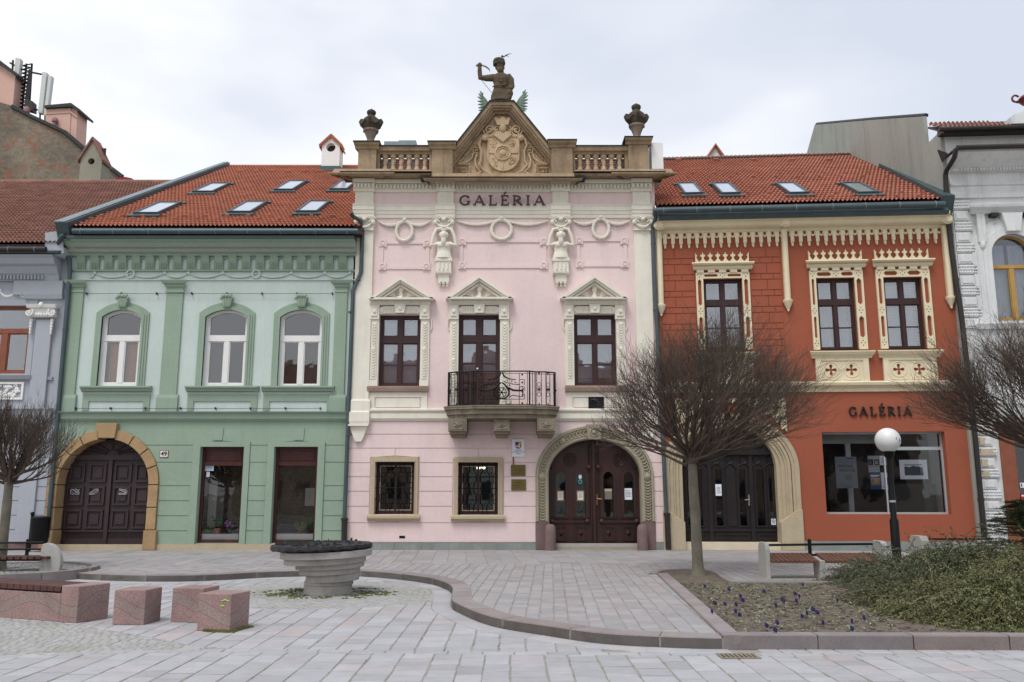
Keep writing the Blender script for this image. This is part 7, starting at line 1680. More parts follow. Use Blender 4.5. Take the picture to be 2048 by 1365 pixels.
def slab_add(b, poly, z, tint, bev=.006, th=.012):
    n = len(poly)
    if n < 3: return
    ar = abs(sum(poly[i][0] * poly[(i + 1) % n][1] - poly[(i + 1) % n][0] * poly[i][1] for i in range(n))) / 2
    if ar < .0008: return
    cx, cy = sum(p[0] for p in poly) / n, sum(p[1] for p in poly) / n; i0 = len(b.v)
    tx, ty = rr(-.006, .006), rr(-.006, .006)
    for k, (zz, s_) in enumerate(((z - th, 0), (z - bev * .6, 0), (z, bev))):
        for p in poly:
            L_ = math.hypot(p[0] - cx, p[1] - cy) or 1; f = max(0, 1 - s_ * 1.4 / L_); x, y = cx + (p[0] - cx) * f, cy + (p[1] - cy) * f
            b.v.append(Vector((x, y, zz + (tx * (x - cx) + ty * (y - cy) if k else 0)))); b.tint.append(tint)
    for k in range(2):
        for i in range(n): j = (i + 1) % n; b.f.append((i0 + k * n + i, i0 + k * n + j, i0 + (k + 1) * n + j, i0 + (k + 1) * n + i))
    b.f.append(tuple(i0 + 2 * n + i for i in range(n)))
def ptint(pink=.3):
    g = rr(.88, 1.06); r_ = rnd()
    if r_ < pink: return (g * 1.01, g * .965, g * .965)
    if r_ < pink + .02: return (g * 1.03, g * .91, g * .89)
    if r_ < .85: return (g * .985, g * .99, g * 1.0)
    return (g * .92, g * .925, g * .935)
def segs_of(P_, closed=True): return [(P_[i], P_[(i + 1) % len(P_)]) for i in range(len(P_) if closed else len(P_) - 1)]
def pave(name, z, x0, x1, y0, y1, keep, cuts, cw=(.19, .3), cl=(.25, .5), rot=0, pink=.3, gap=.012, m=None, label=None):
    """columns of pavers running along y (rotated by rot), kept where keep(x,y), clipped by nearest boundary segment in cuts=[(p,q),...]"""
    b = MB(); cr_, sr_ = math.cos(rot), math.sin(rot); x = x0
    rt = lambda a, c: (a * cr_ + c * sr_, -a * sr_ + c * cr_)
    while x < x1:
        w_ = rr(*cw); y = y0 + rr(-.3, 0); s_ = rr(*cl)
        while y < y1:
            h = s_ * rr(.8, 1.25); g = gap * rr(.6, 1.6); j = .006
            P_ = [rt(x + g / 2 + rr(-j, j), y + g / 2 + rr(-j, j)), rt(x + w_ - g / 2 + rr(-j, j), y + g / 2 + rr(-j, j)), rt(x + w_ - g / 2 + rr(-j, j), y + h - g / 2 + rr(-j, j)), rt(x + g / 2 + rr(-j, j), y + h - g / 2 + rr(-j, j))]
            y += h; ins = [keep(*p) for p in P_]
            if not any(ins): continue
            tn = ptint(pink)
            if all(ins): slab_add(b, P_, z + rr(-.002, .002), tn); continue
            cx, cy = sum(p[0] for p in P_) / 4, sum(p[1] for p in P_) / 4; poly = P_
            near = [sg for sg in cuts if min((sg[0][0] - cx) ** 2 + (sg[0][1] - cy) ** 2, (sg[1][0] - cx) ** 2 + (sg[1][1] - cy) ** 2, ((sg[0][0] + sg[1][0]) / 2 - cx) ** 2 + ((sg[0][1] + sg[1][1]) / 2 - cy) ** 2) < .5] or cuts
            ic = P_[ins.index(True)]
            def dseg(sg):
                (ax, ay), (bx_, by_) = sg; L2 = (bx_ - ax) ** 2 + (by_ - ay) ** 2 or 1e-9; t = max(0, min(1, ((cx - ax) * (bx_ - ax) + (cy - ay) * (by_ - ay)) / L2)); return (ax + t * (bx_ - ax) - cx) ** 2 + (ay + t * (by_ - ay) - cy) ** 2
            sg = min(near, key=dseg); (ax, ay), (bx_, by_) = sg; sd = 1 if (bx_ - ax) * (ic[1] - ay) - (by_ - ay) * (ic[0] - ax) > 0 else -1
            poly = clip_half(poly, *sg, sd); slab_add(b, poly, z, tn)
        x += w_
    return tag(b.build(name, m or M_pave, smooth=False), kind='structure')
# regions
bedp = [(p.x, p.y) for p in lk] + [(p.x, p.y) for p in offset(tk, .16)] + [(bb[-1].x, bb[-1].y + .2), (frontk[-1].x, frontk[-1].y), (c0[0], c0[1])]
up_line = [(p.x, p.y) for p in kb]
pitc = gp(12, 1143, GZ); PR = 1.55
tcur = [(pitc[0] + PR * math.cos(a * .2618), pitc[1] + PR * math.sin(a * .2618)) for a in range(24)]
inup = lambda x, y: inpoly(x, y, upin) and not inpoly(x, y, bedp) and (x - pitc[0]) ** 2 + (y - pitc[1]) ** 2 > PR * PR
dl = gp(1050, 1128, GZ)[1]
cuts = segs_of(up_line, False) + segs_of(bedp) + segs_of(tcur)
pave('upper_paving', GZ, -17, 20, 9.0, dl, lambda x, y: inup(x, y) and y < dl, cuts + [((-30, dl), (30, dl))], (.17, .25), (.2, .36), rot=.045, pink=.42, m=M_paveu, gap=.017)
pave('upper_paving_back', GZ, -16, 17, dl, 24.3, lambda x, y: inup(x, y) and y >= dl, cuts + [((-30, dl), (30, dl))], (.28, .5), (.4, .8), rot=-.06, pink=.42, m=M_paveu)
# lower plaza
bowc = gp(657, 1187); bowc = (bowc[0], bowc[1]); BR = 2.15
bcur = [(bowc[0] + BR * math.cos(a * .1745), bowc[1] + BR * .93 * math.sin(a * .1745)) for a in range(36)]
cob_up = [gp(*p) for p in ((-300, 1215), (0, 1236), (154, 1249), (246, 1265), (334, 1281), (395, 1293), (527, 1301), (640, 1304))]
cob_lo = [gp(*p) for p in ((640, 1305), (527, 1303), (308, 1306), (132, 1310), (0, 1317), (-300, 1330))]
cobp = cob_up + cob_lo
street_y = gp(1300, 1311)[1]
def slx(x):   # street border line: follows the cobble lower edge on the left, straight on the right
    P_ = sorted(cob_lo + [gp(900, 1309), gp(1440, 1312), gp(2300, 1318)])
    if x <= P_[0][0]: return P_[0][1]
    for a, c in zip(P_[:-1], P_[1:]):
        if a[0] <= x <= c[0]: return a[1] + (c[1] - a[1]) * (x - a[0]) / (c[0] - a[0])
    return P_[-1][1]
klow = [(p.x, p.y) for p in kc]; bord = [(x * .5, slx(x * .5)) for x in range(-30, 31)]
inlow = lambda x, y: not inpoly(x, y, upper) and not inpoly(x, y, bedp) and y < 30
BW = .17
lipl = [(p.x, p.y) for p in offset(kc, -.3)]; lipp = klow + lipl[::-1]
inlip = lambda x, y: inpoly(x, y, lipp)
plaza = lambda x, y: inlow(x, y) and y > slx(x) + BW and not inpoly(x, y, cobp) and ((x - bowc[0]) / BR) ** 2 + ((y - bowc[1]) / (BR * .93)) ** 2 > 1 and not inlip(x, y)
bord2 = [(x, y + BW) for x, y in bord]
pave('lower_paving', 0, -15, 14, 8.4, 18.5, plaza, segs_of(lipl, False) + segs_of(bcur) + segs_of(cobp) + segs_of(bord2, False), (.22, .34), (.24, .44), rot=.0, pink=.3, gap=.018)
street = lambda x, y: y < slx(x)
pave('street_paving', 0, -13, 13, 4.5, 9.6, street, segs_of(bord, False), (.24, .36), (.22, .4), rot=-.0, pink=.12, gap=.018)
# border course along street and lip stones along kerb
b = MB(); x = -14
while x < 14:
    w_ = rr(.28, .4); P_ = [(x + .008, slx(x) + .008), (x + w_ - .008, slx(x + w_) + .008), (x + w_ - .008, slx(x + w_) + BW - .012), (x + .008, slx(x) + BW - .012)]; slab_add(b, P_, .001, ptint(.1)); x += w_
i = 0; tn = ptint()
o1 = offset(kc, -.012); o2_ = offset(kc, -.29)
while i < len(kc) - 1:
    j = i + 1; L_ = 0; 
    while j < len(kc) - 1 and L_ < .3: L_ += (kc[j] - kc[j - 1]).length; j += 1
    A = [(o1[k].x, o1[k].y) for k in range(i, j + 1)]; B_ = [(o2_[k].x, o2_[k].y) for k in range(i, j + 1)][::-1]
    # shrink ends for the joints
    sh_ = lambda P_: [P_[0]] + P_[1:]
    slab_add(b, A + B_, .002, ptint(.3)); i = j
tag(b.build('border_paving', M_pave, smooth=False), kind='structure')
# small setts: fan area and circles
b = MB()
y = gp(0, 1330)[1]
for r_ in range(60):
    yy = y + r_ * .105
    if yy > 13.2: break
    x = -13
    while x < -2:
        w_ = rr(.08, .13); wob = .05 * math.sin(x * 4.2) ; P_ = [(x + .006, yy + wob), (x + w_ - .006, yy + wob), (x + w_ - .006, yy + wob + .09), (x + .006, yy + wob + .09)]
        if inpoly(x + w_ / 2, yy + wob + .05, cobp): slab_add(b, P_, rr(-.004, .002), ptint(.1), .012)
        x += w_
for ring_ in range(18):
    R_ = BR - .06 - ring_ * .105
    if R_ < .3: break
    n = int(2 * math.pi * R_ / .11)
    for k in range(n):
        a0, a1 = 2 * math.pi * (k + .06) / n, 2 * math.pi * (k + .94) / n; r0, r1 = R_ - .045, R_ + .045
        P_ = [(bowc[0] + r * math.cos(a), bowc[1] + .93 * r * math.sin(a)) for r, a in ((r0, a0), (r1, a0), (r1, a1), (r0, a1))]
        slab_add(b, P_, rr(-.004, .003), ptint(.1), .012)
tag(b.build('cobbles', M_sett, smooth=False), kind='structure')
# tree pit at left: kerb ring and dark setts
tc_ = Vector((pitc[0], pitc[1], 0)); ringk = [tc_ + Vector((PR * math.cos(a * .13), PR * math.sin(a * .13), 0)) for a in range(49)]
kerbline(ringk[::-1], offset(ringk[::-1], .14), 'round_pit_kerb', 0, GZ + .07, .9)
b = MB()
b.tint = []
for ring_ in range(11):
    R_ = PR - .2 - ring_ * .1
    if R_ < .35: break
    n = int(2 * math.pi * R_ / .1)
    for k in range(n):
        a0, a1 = 2 * math.pi * (k + .08) / n, 2 * math.pi * (k + .92) / n
        P_ = [(pitc[0] + r * math.cos(a), pitc[1] + r * math.sin(a)) for r, a in ((R_ - .04, a0), (R_ + .04, a0), (R_ + .04, a1), (R_ - .04, a1))]; g = rr(.5, .8); slab_add(b, P_, GZ + .05 + rr(-.003, .003), (g, g, g), .012)
tag(b.build('pit_cobbles', M_sett, smooth=False), kind='structure')
b = MB(); b.zlathe(pitc[0], pitc[1], 0, [(PR - .1, 0), (PR - .1, GZ + .035)], 32); tag(b.build('pit_base', M_soilm, smooth=False), kind='structure')
# moss round the bowl
M_moss = mat('green_moss', (98, 104, 50), .95, .3, 12, .6, 60); b = MB()
for k in range(700):
    a = rr(0, 6.283); r_ = rr(.42, .98) + .28 * max(0, math.cos(a - .15)) * rnd() + .35 * max(0, -math.cos(a + .35)) * rnd()
    x, y = bowc[0] + r_ * math.cos(a), bowc[1] + r_ * math.sin(a) * .8
    if noise.noise(Vector((x * 3, y * 3, 0))) < -.12: continue
    s_ = rr(.008, .022); b.box(x - s_, x + s_, y - s_, y + s_, 0, rr(.006, .014))
tag(b.build('moss', M_moss, smooth=False), 'green moss growing between the setts round the stone bowl', 'moss', kind='stuff')
# drain grate
dg_ = gp(1477, 1314); o = thing('drain_grate', 'small slotted metal drain grate in the street paving before the flower bed', 'drain grate', (dg_[0], dg_[1], 0))
b = MB(); b.poly([(dg_[0] - .2, dg_[1] - .13), (dg_[0] + .2, dg_[1] - .13), (dg_[0] + .2, dg_[1] + .13), (dg_[0] - .2, dg_[1] + .13)], .0, .012, [[(dg_[0] - .17 + k * .045, dg_[1] - .1), (dg_[0] - .15 + k * .045, dg_[1] - .1), (dg_[0] - .15 + k * .045, dg_[1] + .1), (dg_[0] - .17 + k * .045, dg_[1] + .1)] for k in range(8)])
b.build('grate', M_balc, o, smooth=False); MB().box(dg_[0] - .19, dg_[0] + .19, dg_[1] - .12, dg_[1] + .12, .001, .0045).build('gully', M_iron, o, smooth=False)
# ================================================================ STREET FURNITURE
M_rgran = bpy.data.materials.new('red_granite_with_wave_band'); M_rgran.use_nodes = True
def red_granite():
    t = M_rgran.node_tree; n = t.nodes; l = t.links; b = n['Principled BSDF']; b.inputs['Roughness'].default_value = .65
    g = n.new('ShaderNodeNewGeometry'); s_ = n.new('ShaderNodeSeparateXYZ'); l.new(g.outputs['Position'], s_.inputs[0])
    def M_(op, a, c, v=None):
        q = n.new('ShaderNodeMath'); q.operation = op
        for i, x in enumerate((a, c)):
            if x is None: continue
            if isinstance(x, (int, float)): q.inputs[i].default_value = x
            else: l.new(x, q.inputs[i])
        return q.outputs[0]
    xy = M_('ADD', M_('MULTIPLY', s_.outputs['X'], 7.0), M_('MULTIPLY', s_.outputs['Y'], 5.0))
    c_ = M_('ADD', M_('MULTIPLY', M_('SINE', xy, None), .085), .22); dd = M_('ABSOLUTE', M_('SUBTRACT', s_.outputs['Z'], c_), None)
    band = M_('LESS_THAN', dd, .07)
    nz_ = n.new('ShaderNodeTexNoise'); nz_.inputs['Scale'].default_value = 55; nz_.inputs['Detail'].default_value = 3; l.new(g.outputs['Position'], nz_.inputs['Vector'])
    r1 = n.new('ShaderNodeValToRGB'); r1.color_ramp.elements[0].color = (*lin((136, 110, 107)), 1); r1.color_ramp.elements[1].color = (*lin((164, 136, 131)), 1); r1.color_ramp.elements[0].position = .35; r1.color_ramp.elements[1].position = .65; l.new(nz_.outputs['Fac'], r1.inputs[0])
    r2 = n.new('ShaderNodeValToRGB'); r2.color_ramp.elements[0].color = (*lin((134, 112, 108)), 1); r2.color_ramp.elements[1].color = (*lin((156, 138, 132)), 1); r2.color_ramp.elements[0].position = .35; r2.color_ramp.elements[1].position = .65; l.new(nz_.outputs['Fac'], r2.inputs[0])
    sl_ = M_('GREATER_THAN', M_('ABSOLUTE', M_('SUBTRACT', dd, .07), None), .004)
    mx_ = n.new('ShaderNodeMix'); mx_.data_type = 'RGBA'; l.new(band, mx_.inputs['Factor']); l.new(r1.outputs[0], mx_.inputs['A']); l.new(r2.outputs[0], mx_.inputs['B'])
    m2 = n.new('ShaderNodeMix'); m2.data_type = 'RGBA'; l.new(sl_, m2.inputs['Factor']); m2.inputs['A'].default_value = (*lin((122, 98, 95)), 1); l.new(mx_.outputs['Result'], m2.inputs['B'])
    n3 = n.new('ShaderNodeTexNoise'); n3.inputs['Scale'].default_value = 2.5; l.new(g.outputs['Position'], n3.inputs['Vector']); m3 = n.new('ShaderNodeMix'); m3.data_type = 'RGBA'; m3.blend_type = 'MULTIPLY'; m3.inputs['Factor'].default_value = .5; l.new(m2.outputs['Result'], m3.inputs['A']); l.new(n3.outputs['Fac'], m3.inputs['B'])
    hs = n.new('ShaderNodeHueSaturation'); hs.inputs['Value'].default_value = 1.25; l.new(m3.outputs['Result'], hs.inputs['Color']); l.new(hs.outputs[0], b.inputs['Base Color'])
    bp = n.new('ShaderNodeBump'); bp.inputs['Strength'].default_value = .25; bp.inputs['Distance'].default_value = .01; l.new(nz_.outputs['Fac'], bp.inputs['Height']); l.new(bp.outputs[0], b.inputs['Normal'])
red_granite()
def cube(fl, fr_, h, dep, label, name='granite_block'):
    p, q = Vector((*gp(*fl), 0)), Vector((*gp(*fr_), 0)); d_ = (q - p).normalized(); o = thing(name, label, 'stone block', (p + q) / 2, 'red granite seat blocks')
    FF = Frame(p, d_, Vector((-d_.y, d_.x, 0))); L_ = (q - p).length; b = MB(FF); b.box(0, L_, 0, dep, 0, h); b.build('block', M_rgran, o, smooth=False, bev=.008); return o, FF, L_
cube((224, 1250), (287, 1251), .43, .42, 'red granite seat block standing alone, left of the two close together')
cube((341, 1245), (404, 1246.5), .43, .42, 'red granite seat block partly hidden behind the nearest block')
o, FF, L_ = cube((393, 1262), (459, 1265), .44, .42, 'nearest red granite seat block with lime green paint marks and moss')
b = MB(FF); b.tube([(L_ - .13, -.003, .36), (L_ - .08, -.003, .375), (L_ - .03, -.003, .36)], .006, 4); b.tube([(L_ - .14, -.003, .3), (L_ - .09, -.003, .305)], .007, 4); b.build('paint_mark', mat('lime_paint', (166, 214, 60), .6, 0, 1, 0), o)
b = MB(FF)
for k in range(260): uu = rr(.1, L_ + .2); vv = rr(-.05, .0) if uu < L_ else rr(-.02, .42); uu = uu if uu < L_ else L_ + rr(0, .05); b.box(uu, uu + rr(.008, .025), vv, vv + .015, 0, rr(.008, .03))
o_ = b.build('moss_tuft', M_moss, o, smooth=False)
# long low granite bench
A0, A1 = Vector((*gp(-170, 1222), 0)), Vector((*gp(120, 1243.5), 0)); A2 = Vector((*gp(152, 1247.5), 0))
o = thing('granite_bench', 'long low red granite bench with dark timber seat at the left edge', 'bench', A1)
d_ = (A2 - A0).normalized(); FF = Frame(A0, d_, Vector((-d_.y, d_.x, 0))); L_ = (A2 - A0).length; Lb = L_ - .31
MB(FF).box(0, Lb, 0, .5, 0, .36).build('base', M_rgran, o, smooth=False, bev=.008)
MB(FF).box(Lb + .003, L_, 0, .5, 0, .46).build('end_block', M_rgran, o, smooth=False, bev=.008)
M_slat = mat('dark_red_stained_slat', (82, 52, 48), .6, .2, 4, .2, 60, stain=(120, 112, 108), stain_amt=.3, stain_scale=6)
b = MB(FF); x = Lb - .01; k = 0
while x > .1: b.box(x - .115, x, -.01, .52, .38, .45).mark(); x -= .125
b.build('seat_slat', M_slat, o, smooth=False, bev=.006)
# left bench with rounded concrete end
e0 = gp(98, 1159.5, .0); FE = Frame((e0[0], e0[1], 0), (1, 0, 0), (0, 0, 1)); o = thing('park_bench', 'curved bench with rounded concrete end and dark slats round the left tree', 'bench', (e0[0], e0[1], 0))
ex0, ex1 = FE.uv(69, 1145)[0], FE.uv(119, 1145)[0]; eh = FE.uv(90, 1087)[1]; W_ = ex1 - ex0
prof = [(ex0 + .06, 0), (ex0 + .1, eh * .45), (ex0 + .08, eh * .8), (ex0 + .1, eh * .97), (ex0 + .16, eh)] + [(ex0 + .18 + (W_ - .18) * math.sin(t), eh * .42 + eh * .58 * math.cos(t)) for t in [k * 1.57 / 9 for k in range(1, 10)]] + [(ex1 - .02, eh * .2), (ex1 - .07, 0)]
MB(FE).poly(prof, -.13, .0, back=True).build('concrete_end', M_conc, o, smooth=False, bev=.012)
b = MB(); cx, cy = pitc[0] - .0, pitc[1] + .35
sz = .44; n = 26
e1 = Vector((e0[0] + (ex0 + ex1) / 2 + .05, e0[1] - .12, 0))
for k in range(16):
    # slats follow a shallow arc from the concrete end to the left
    a = k * .125; ux = e1.x - .06 - a; uy = e1.y + .05 - .0 + .10 * (a / 2) ** 2 - .12 * min(1, a)
    b.box(ux - .052, ux + .052, uy - .05, uy + .42, sz - .05, sz).mark()
b.build('seat_slat', M_slat, o, smooth=False, bev=.004)
b = MB()
for z in (.56, .69): b.tube([(e1.x - .3 - q, e1.y + .36 + .05 * q, z - .012 * q) for q in (0, .7, 1.4, 2.2)], .02, 6).mark()
b.build('back_rail', M_iron, o)
b = MB(); b.box(e1.x - .66, e1.x - .61, e1.y + .38, e1.y + .43, .38, .75); b.build('post', M_iron, o, smooth=False)
b = MB(); b.box(e1.x - 2.2, e1.x - .2, e1.y + .1, e1.y + .14, sz - .09, sz - .051); b.box(e1.x - 1.5, e1.x - 1.44, e1.y + .1, e1.y + .3, 0, sz - .05); b.build('support', M_iron, o, smooth=False)
# litter bin
yb = 23.3; FE = front(yb); e = (FE.uv(77, 1090)[0], yb); o = thing('litter_bin', 'black cylindrical litter bin on a post beside the ochre gate', 'litter bin', (e[0], yb, GZ))
u0, v0 = FE.uv(77, 1088); v1 = FE.uv(77, 1038)[1]; b = MB(Frame((0, 0, 0), (1, 0, 0), (0, 1, 0))); v0 = max(v0, GZ + .02); b.zlathe(u0, yb, v0, [(.2, 0), (.22, .04), (.24, v1 - v0 - .03), (.25, v1 - v0)], 20); b.zlathe(u0, yb, v1 + .01, [(.25, 0), (.24, .04), (.1, .06)], 20); b.build('drum', M_iron, o)
up_ = FE.uv(63, 1050)[0]; vt_ = FE.uv(63, 1030)[1]; b = MB(); b.tube([(up_, yb, GZ), (up_, yb, vt_)], .04, 8); b.ball(up_, yb, vt_ + .03, .055); b.build('post', M_iron, o)
# stone bowl
bx, by = bowc[0], bowc[1]; o = thing('stone_bowl', 'grey layered stone bowl carrying a dark bronze relief map in front of the pink house', 'stone bowl', (bx, by, 0))
FQ = front(by); lay = [((545, 1113), 1184, 1163), ((546, 1116), 1163, 1156), ((550, 1138), 1156, 1147), ((596, 1190), 1149, 1137), ((590, 1227), 1138, 1127), ((582, 1268), 1127, 1117), ((562, 1275), 1117, 1110)]
ly = [(541, 1112, 0, .15), (545, 1124, .15, .21), (560, 1192, .21, .33), (474, 1200, .33, .42), (430, 1246, .42, .5), (292, 1268, .5, .6), (250, 1340, .6, .71)]
M_bowl = mat('grey_bowl_stone', (166, 162, 158), .85, .1, 2, .3, 40, stain=(120, 112, 104), stain_amt=.6, stain_scale=2.5)
for k, (xa, xb, z0, z1) in enumerate(ly):
    ua, ub = FQ.uv(520 + xa / 6.0235, 1150)[0], FQ.uv(520 + xb / 6.0235, 1150)[0]; cx, R_ = (ua + ub) / 2, (ub - ua) / 2; tilt = .035 if k > 1 else 0
    b = MB(); ns_ = 44; rot_ = k * .7; V_ = []
    for zz in (z0, z1):
        V_.append([b.P(cx + R_ * (1 + .006 * math.sin(j * 5 + k)) * math.cos(2 * math.pi * j / ns_), by + R_ * .97 * math.sin(2 * math.pi * j / ns_), zz + tilt * R_ * math.cos(2 * math.pi * j / ns_ - .2) - (.0015 if zz == z1 else 0)) for j in range(ns_)])
    for j in range(ns_): b.q(V_[0][j], V_[0][(j + 1) % ns_], V_[1][(j + 1) % ns_], V_[1][j])
    b.q(*V_[0][::-1]); b.q(*V_[1])
    b.build('stone_layer', M_bowl, o, bev=.006, ang=30)
ua, ub = FQ.uv(544.5, 1095)[0], FQ.uv(742, 1095)[0]; cx, R_ = (ua + ub) / 2, (ub - ua) / 2; M_brz = mat('dark_patinated_bronze', (58, 56, 58), .5, .2, 5, .3, 30, metal=.5, stain=(96, 110, 108), stain_amt=.5, stain_scale=4)
b = MB(); ns_ = 60; zt = .8; rg_ = []
for rf, dz in ((.8, -.085), (.95, -.08), (1, -.05), (1, 0), (.9, .01), (.7, .02), (.4, .02), (.1, .03)):
    rg_.append([b.P(cx + R_ * rf * (1 + .02 * math.sin(j * 1.7) * (rf > .9)) * math.cos(2 * math.pi * j / ns_), by + R_ * .97 * rf * math.sin(2 * math.pi * j / ns_), zt + dz + .012 * math.sin(j * 2.3 + rf * 9) + .018 * rf * math.cos(2 * math.pi * j / ns_)) for j in range(ns_)])
for A, B_ in zip(rg_, rg_[1:]):
    for j in range(ns_): b.q(A[j], A[(j + 1) % ns_], B_[(j + 1) % ns_], B_[j])
b.q(*rg_[0][::-1]); b.q(*rg_[-1]); b.build('bronze_plate', M_brz, o)
b = MB(); random.seed(21)
for k in range(420):
    a, r_ = rr(0, 6.28), R_ * .88 * math.sqrt(rnd()); x, y = cx + r_ * math.cos(a), by + r_ * math.sin(a); s_ = rr(.008, .03); h = rr(.0, .014) if rnd() < .93 else rr(.02, .06); b.box(x - s_, x + s_, y - s_ * .6, y + s_ * .6, zt - .03, zt + .02 + h)
b.build('relief_buildings', M_brz, o, smooth=False)
# right bench
def bench_end(x0, x1, yt, yb, Y=None, w=.62):
    pass
p0 = gp(1530, 1160, GZ); Yb = p0[1]; FE = Frame((0, Yb, 0), (1, 0, 0), (0, 0, 1)); o = thing('park_bench', 'straight bench with pale concrete ends and red brown slats beside the flower bed', 'bench', (p0[0], Yb, GZ))
M_slat2 = mat('warm_red_brown_slat', (104, 74, 60), .55, .15, 4, .15, 60, stain=(104, 64, 54), stain_amt=.5, stain_scale=5)
xL0, xL1 = FE.uv(1532.5, 1120)[0], FE.uv(1541, 1120)[0]; zt_ = FE.uv(1530, 1086)[1]
FS_ = lambda x: Frame((x, Yb, 0), (0, 1, 0), (0, 0, 1))    # u = depth
def end_profile(b, z_top, full):
    d0, d1 = 0.0, .5
    if full: P_ = [(d0, GZ), (d0, z_top - .12), (d0 + .03, z_top - .03), (d0 + .12, z_top), (d0 + .4, z_top), (d0 + .47, z_top - .05), (d1, z_top - .14), (d1 + .02, GZ)]
    else: P_ = [(d0, GZ), (d0 - .02, z_top), (d1 - .12, z_top), (d1 - .18, GZ)]
    return P_
def endpiece(x0, x1, z_top, full, label=None, y=0):
    Fq = Frame((x0, Yb + y, 0), (0, 1, 0), (0, 0, 1)); b = MB(Fq); w_ = x1 - x0; b.poly(end_profile(b, z_top, full), -0, w_, back=True)
    return b.build('concrete_end', M_conc, o, smooth=False, bev=.015)
endpiece(xL0, xL1, zt_, True)
zs = FE.uv(1640, 1119)[1]; xm0, xm1 = FE.uv(1628, 1140)[0], FE.uv(1651, 1140)[0]; endpiece(xm1 - .1, xm1, zs - .02, False)
FE2 = front(Yb + .45); xr0, xr1 = FE2.uv(1745, 1100)[0], FE2.uv(1759, 1100)[0]; endpiece(xr0 + .04, xr0 + .14, zt_ + .02, True, y=.1)
for (a, c) in ((xL1 + .01, xm1 - .11), (xm1 + .01, xr0 - .01)):
    b = MB(); n = int((c - a) / .085)
    for k in range(n): x = a + (c - a) * k / n; sy0, sy1, sz0 = Yb - .03, Yb + .5, FE.uv(1640, 1121)[1]; ids = [b.P(xx, yy, zz) for xx, yy, zz in ((x, sy0, sz0 - .05), (x + (c - a) / n - .012, sy0, sz0 - .05), (x + (c - a) / n - .012, sy1, sz0 + .05), (x, sy1, sz0 + .05), (x, sy0, sz0), (x + (c - a) / n - .012, sy0, sz0), (x + (c - a) / n - .012, sy1, sz0 + .1), (x, sy1, sz0 + .1))]; [b.q(*[ids[t] for t in q_]) for q_ in ((0, 1, 2, 3), (4, 5, 6, 7), (0, 1, 5, 4), (1, 2, 6, 5), (2, 3, 7, 6), (3, 0, 4, 7))]; b.mark()
    b.build('seat_slat', M_slat2, o, smooth=False, bev=.004)
b = MB(); yq = Yb + .47
for z in (zt_ - .07, zt_ - .26): b.tube([(xL1 - .05, yq, z), (xm1 - .1, yq, z + .012), (xr0 + .03, yq + .05, z + .02)], .024, 6).mark()
b.build('back_rail', M_iron, o)
b = MB(); b.tube([(xm1 - .1, yq + .0, zs - .1), (xm1 - .1, yq, zt_ + .0)], .035, 8); b.ball(xm1 - .1, yq, zt_ + .01, .04); b.build('post', M_iron, o)
b = MB(); b.box(xL0 - .05, xr0 + .1, Yb - .05, Yb + .7, GZ + .0, GZ + .012); b.build('footing', M_conc, o, smooth=False)
# back bench end visible above the shrubs
o = thing('park_bench', 'pale concrete end of a second bench rising behind the shrubs', 'bench', (0, 0, 0))
Fk = front(19.0); u0, u1, v0, v1 = Fk.R(1844, 1073, 1860, 1120); o.location = (u0, 19, GZ)
b = MB(Frame((u0, 19, 0), (0, 1, 0), (0, 0, 1))); b.poly([(0, GZ), (0, v1 - .1), (.08, v1), (.5, v1), (.6, v1 - .12), (.6, GZ)], 0, u1 - u0, back=True); b.build('concrete_end', M_conc, o, smooth=False, bev=.015)
b = MB(); b.tube([(u1, 19.4, v1 - .08), (u1 + 1.6, 19.4, v1 - .08)], .022, 6); b.build('back_rail', M_iron, o)
b = MB()
for k in range(16): b.box(u1 + .02 + k * .1, u1 + .105 + k * .1, 19.0, 19.5, v1 - .4, v1 - .35).mark()
b.build('seat_slat', M_slat2, o, smooth=False)
# lamp
Yl = 17.2; Fl = front(Yl); u, v = Fl.uv(1775.5, 881); R_ = (Fl.uv(1800, 881)[0] - Fl.uv(1751, 881)[0]) / 2; o = thing('street_lamp', 'white globe street lamp on a black pole in front of the gallery shop window', 'street lamp', (u, Yl, GZ))
M_globe = mat('milky_white_globe', (232, 232, 232), .35, .02, 3, 0, spec=.5)
b = MB(Fl); b.ball(u, v, 0, R_, R_, R_, 28); b.build('globe', M_globe, o)
b = MB(Fl); b.ball(u + .07, v + .02, R_ - .016, .012, .03, .012, 6); b.ball(u + .15, v - .01, R_ * .82, .01, .035, .012, 6); b.build('blue_mark', mat('blue_felt_mark', (70, 84, 190), .6, 0, 1, 0), o)
b = MB(); b.zlathe(u, Yl, GZ, [(.09, 0), (.085, 1.0), (.06, 1.05), (.05, v - R_ - GZ - .12), (.1, v - R_ - GZ - .06), (.11, v - R_ - GZ + .03)], 16); b.build('pole', M_iron, o)
b = MB(); zz = Fl.uv(1783, 1003)[1]; b.tube([(u, Yl, zz - .02), (u, Yl, zz + .02)], .062, 12); b.build('band', M_alu, o)
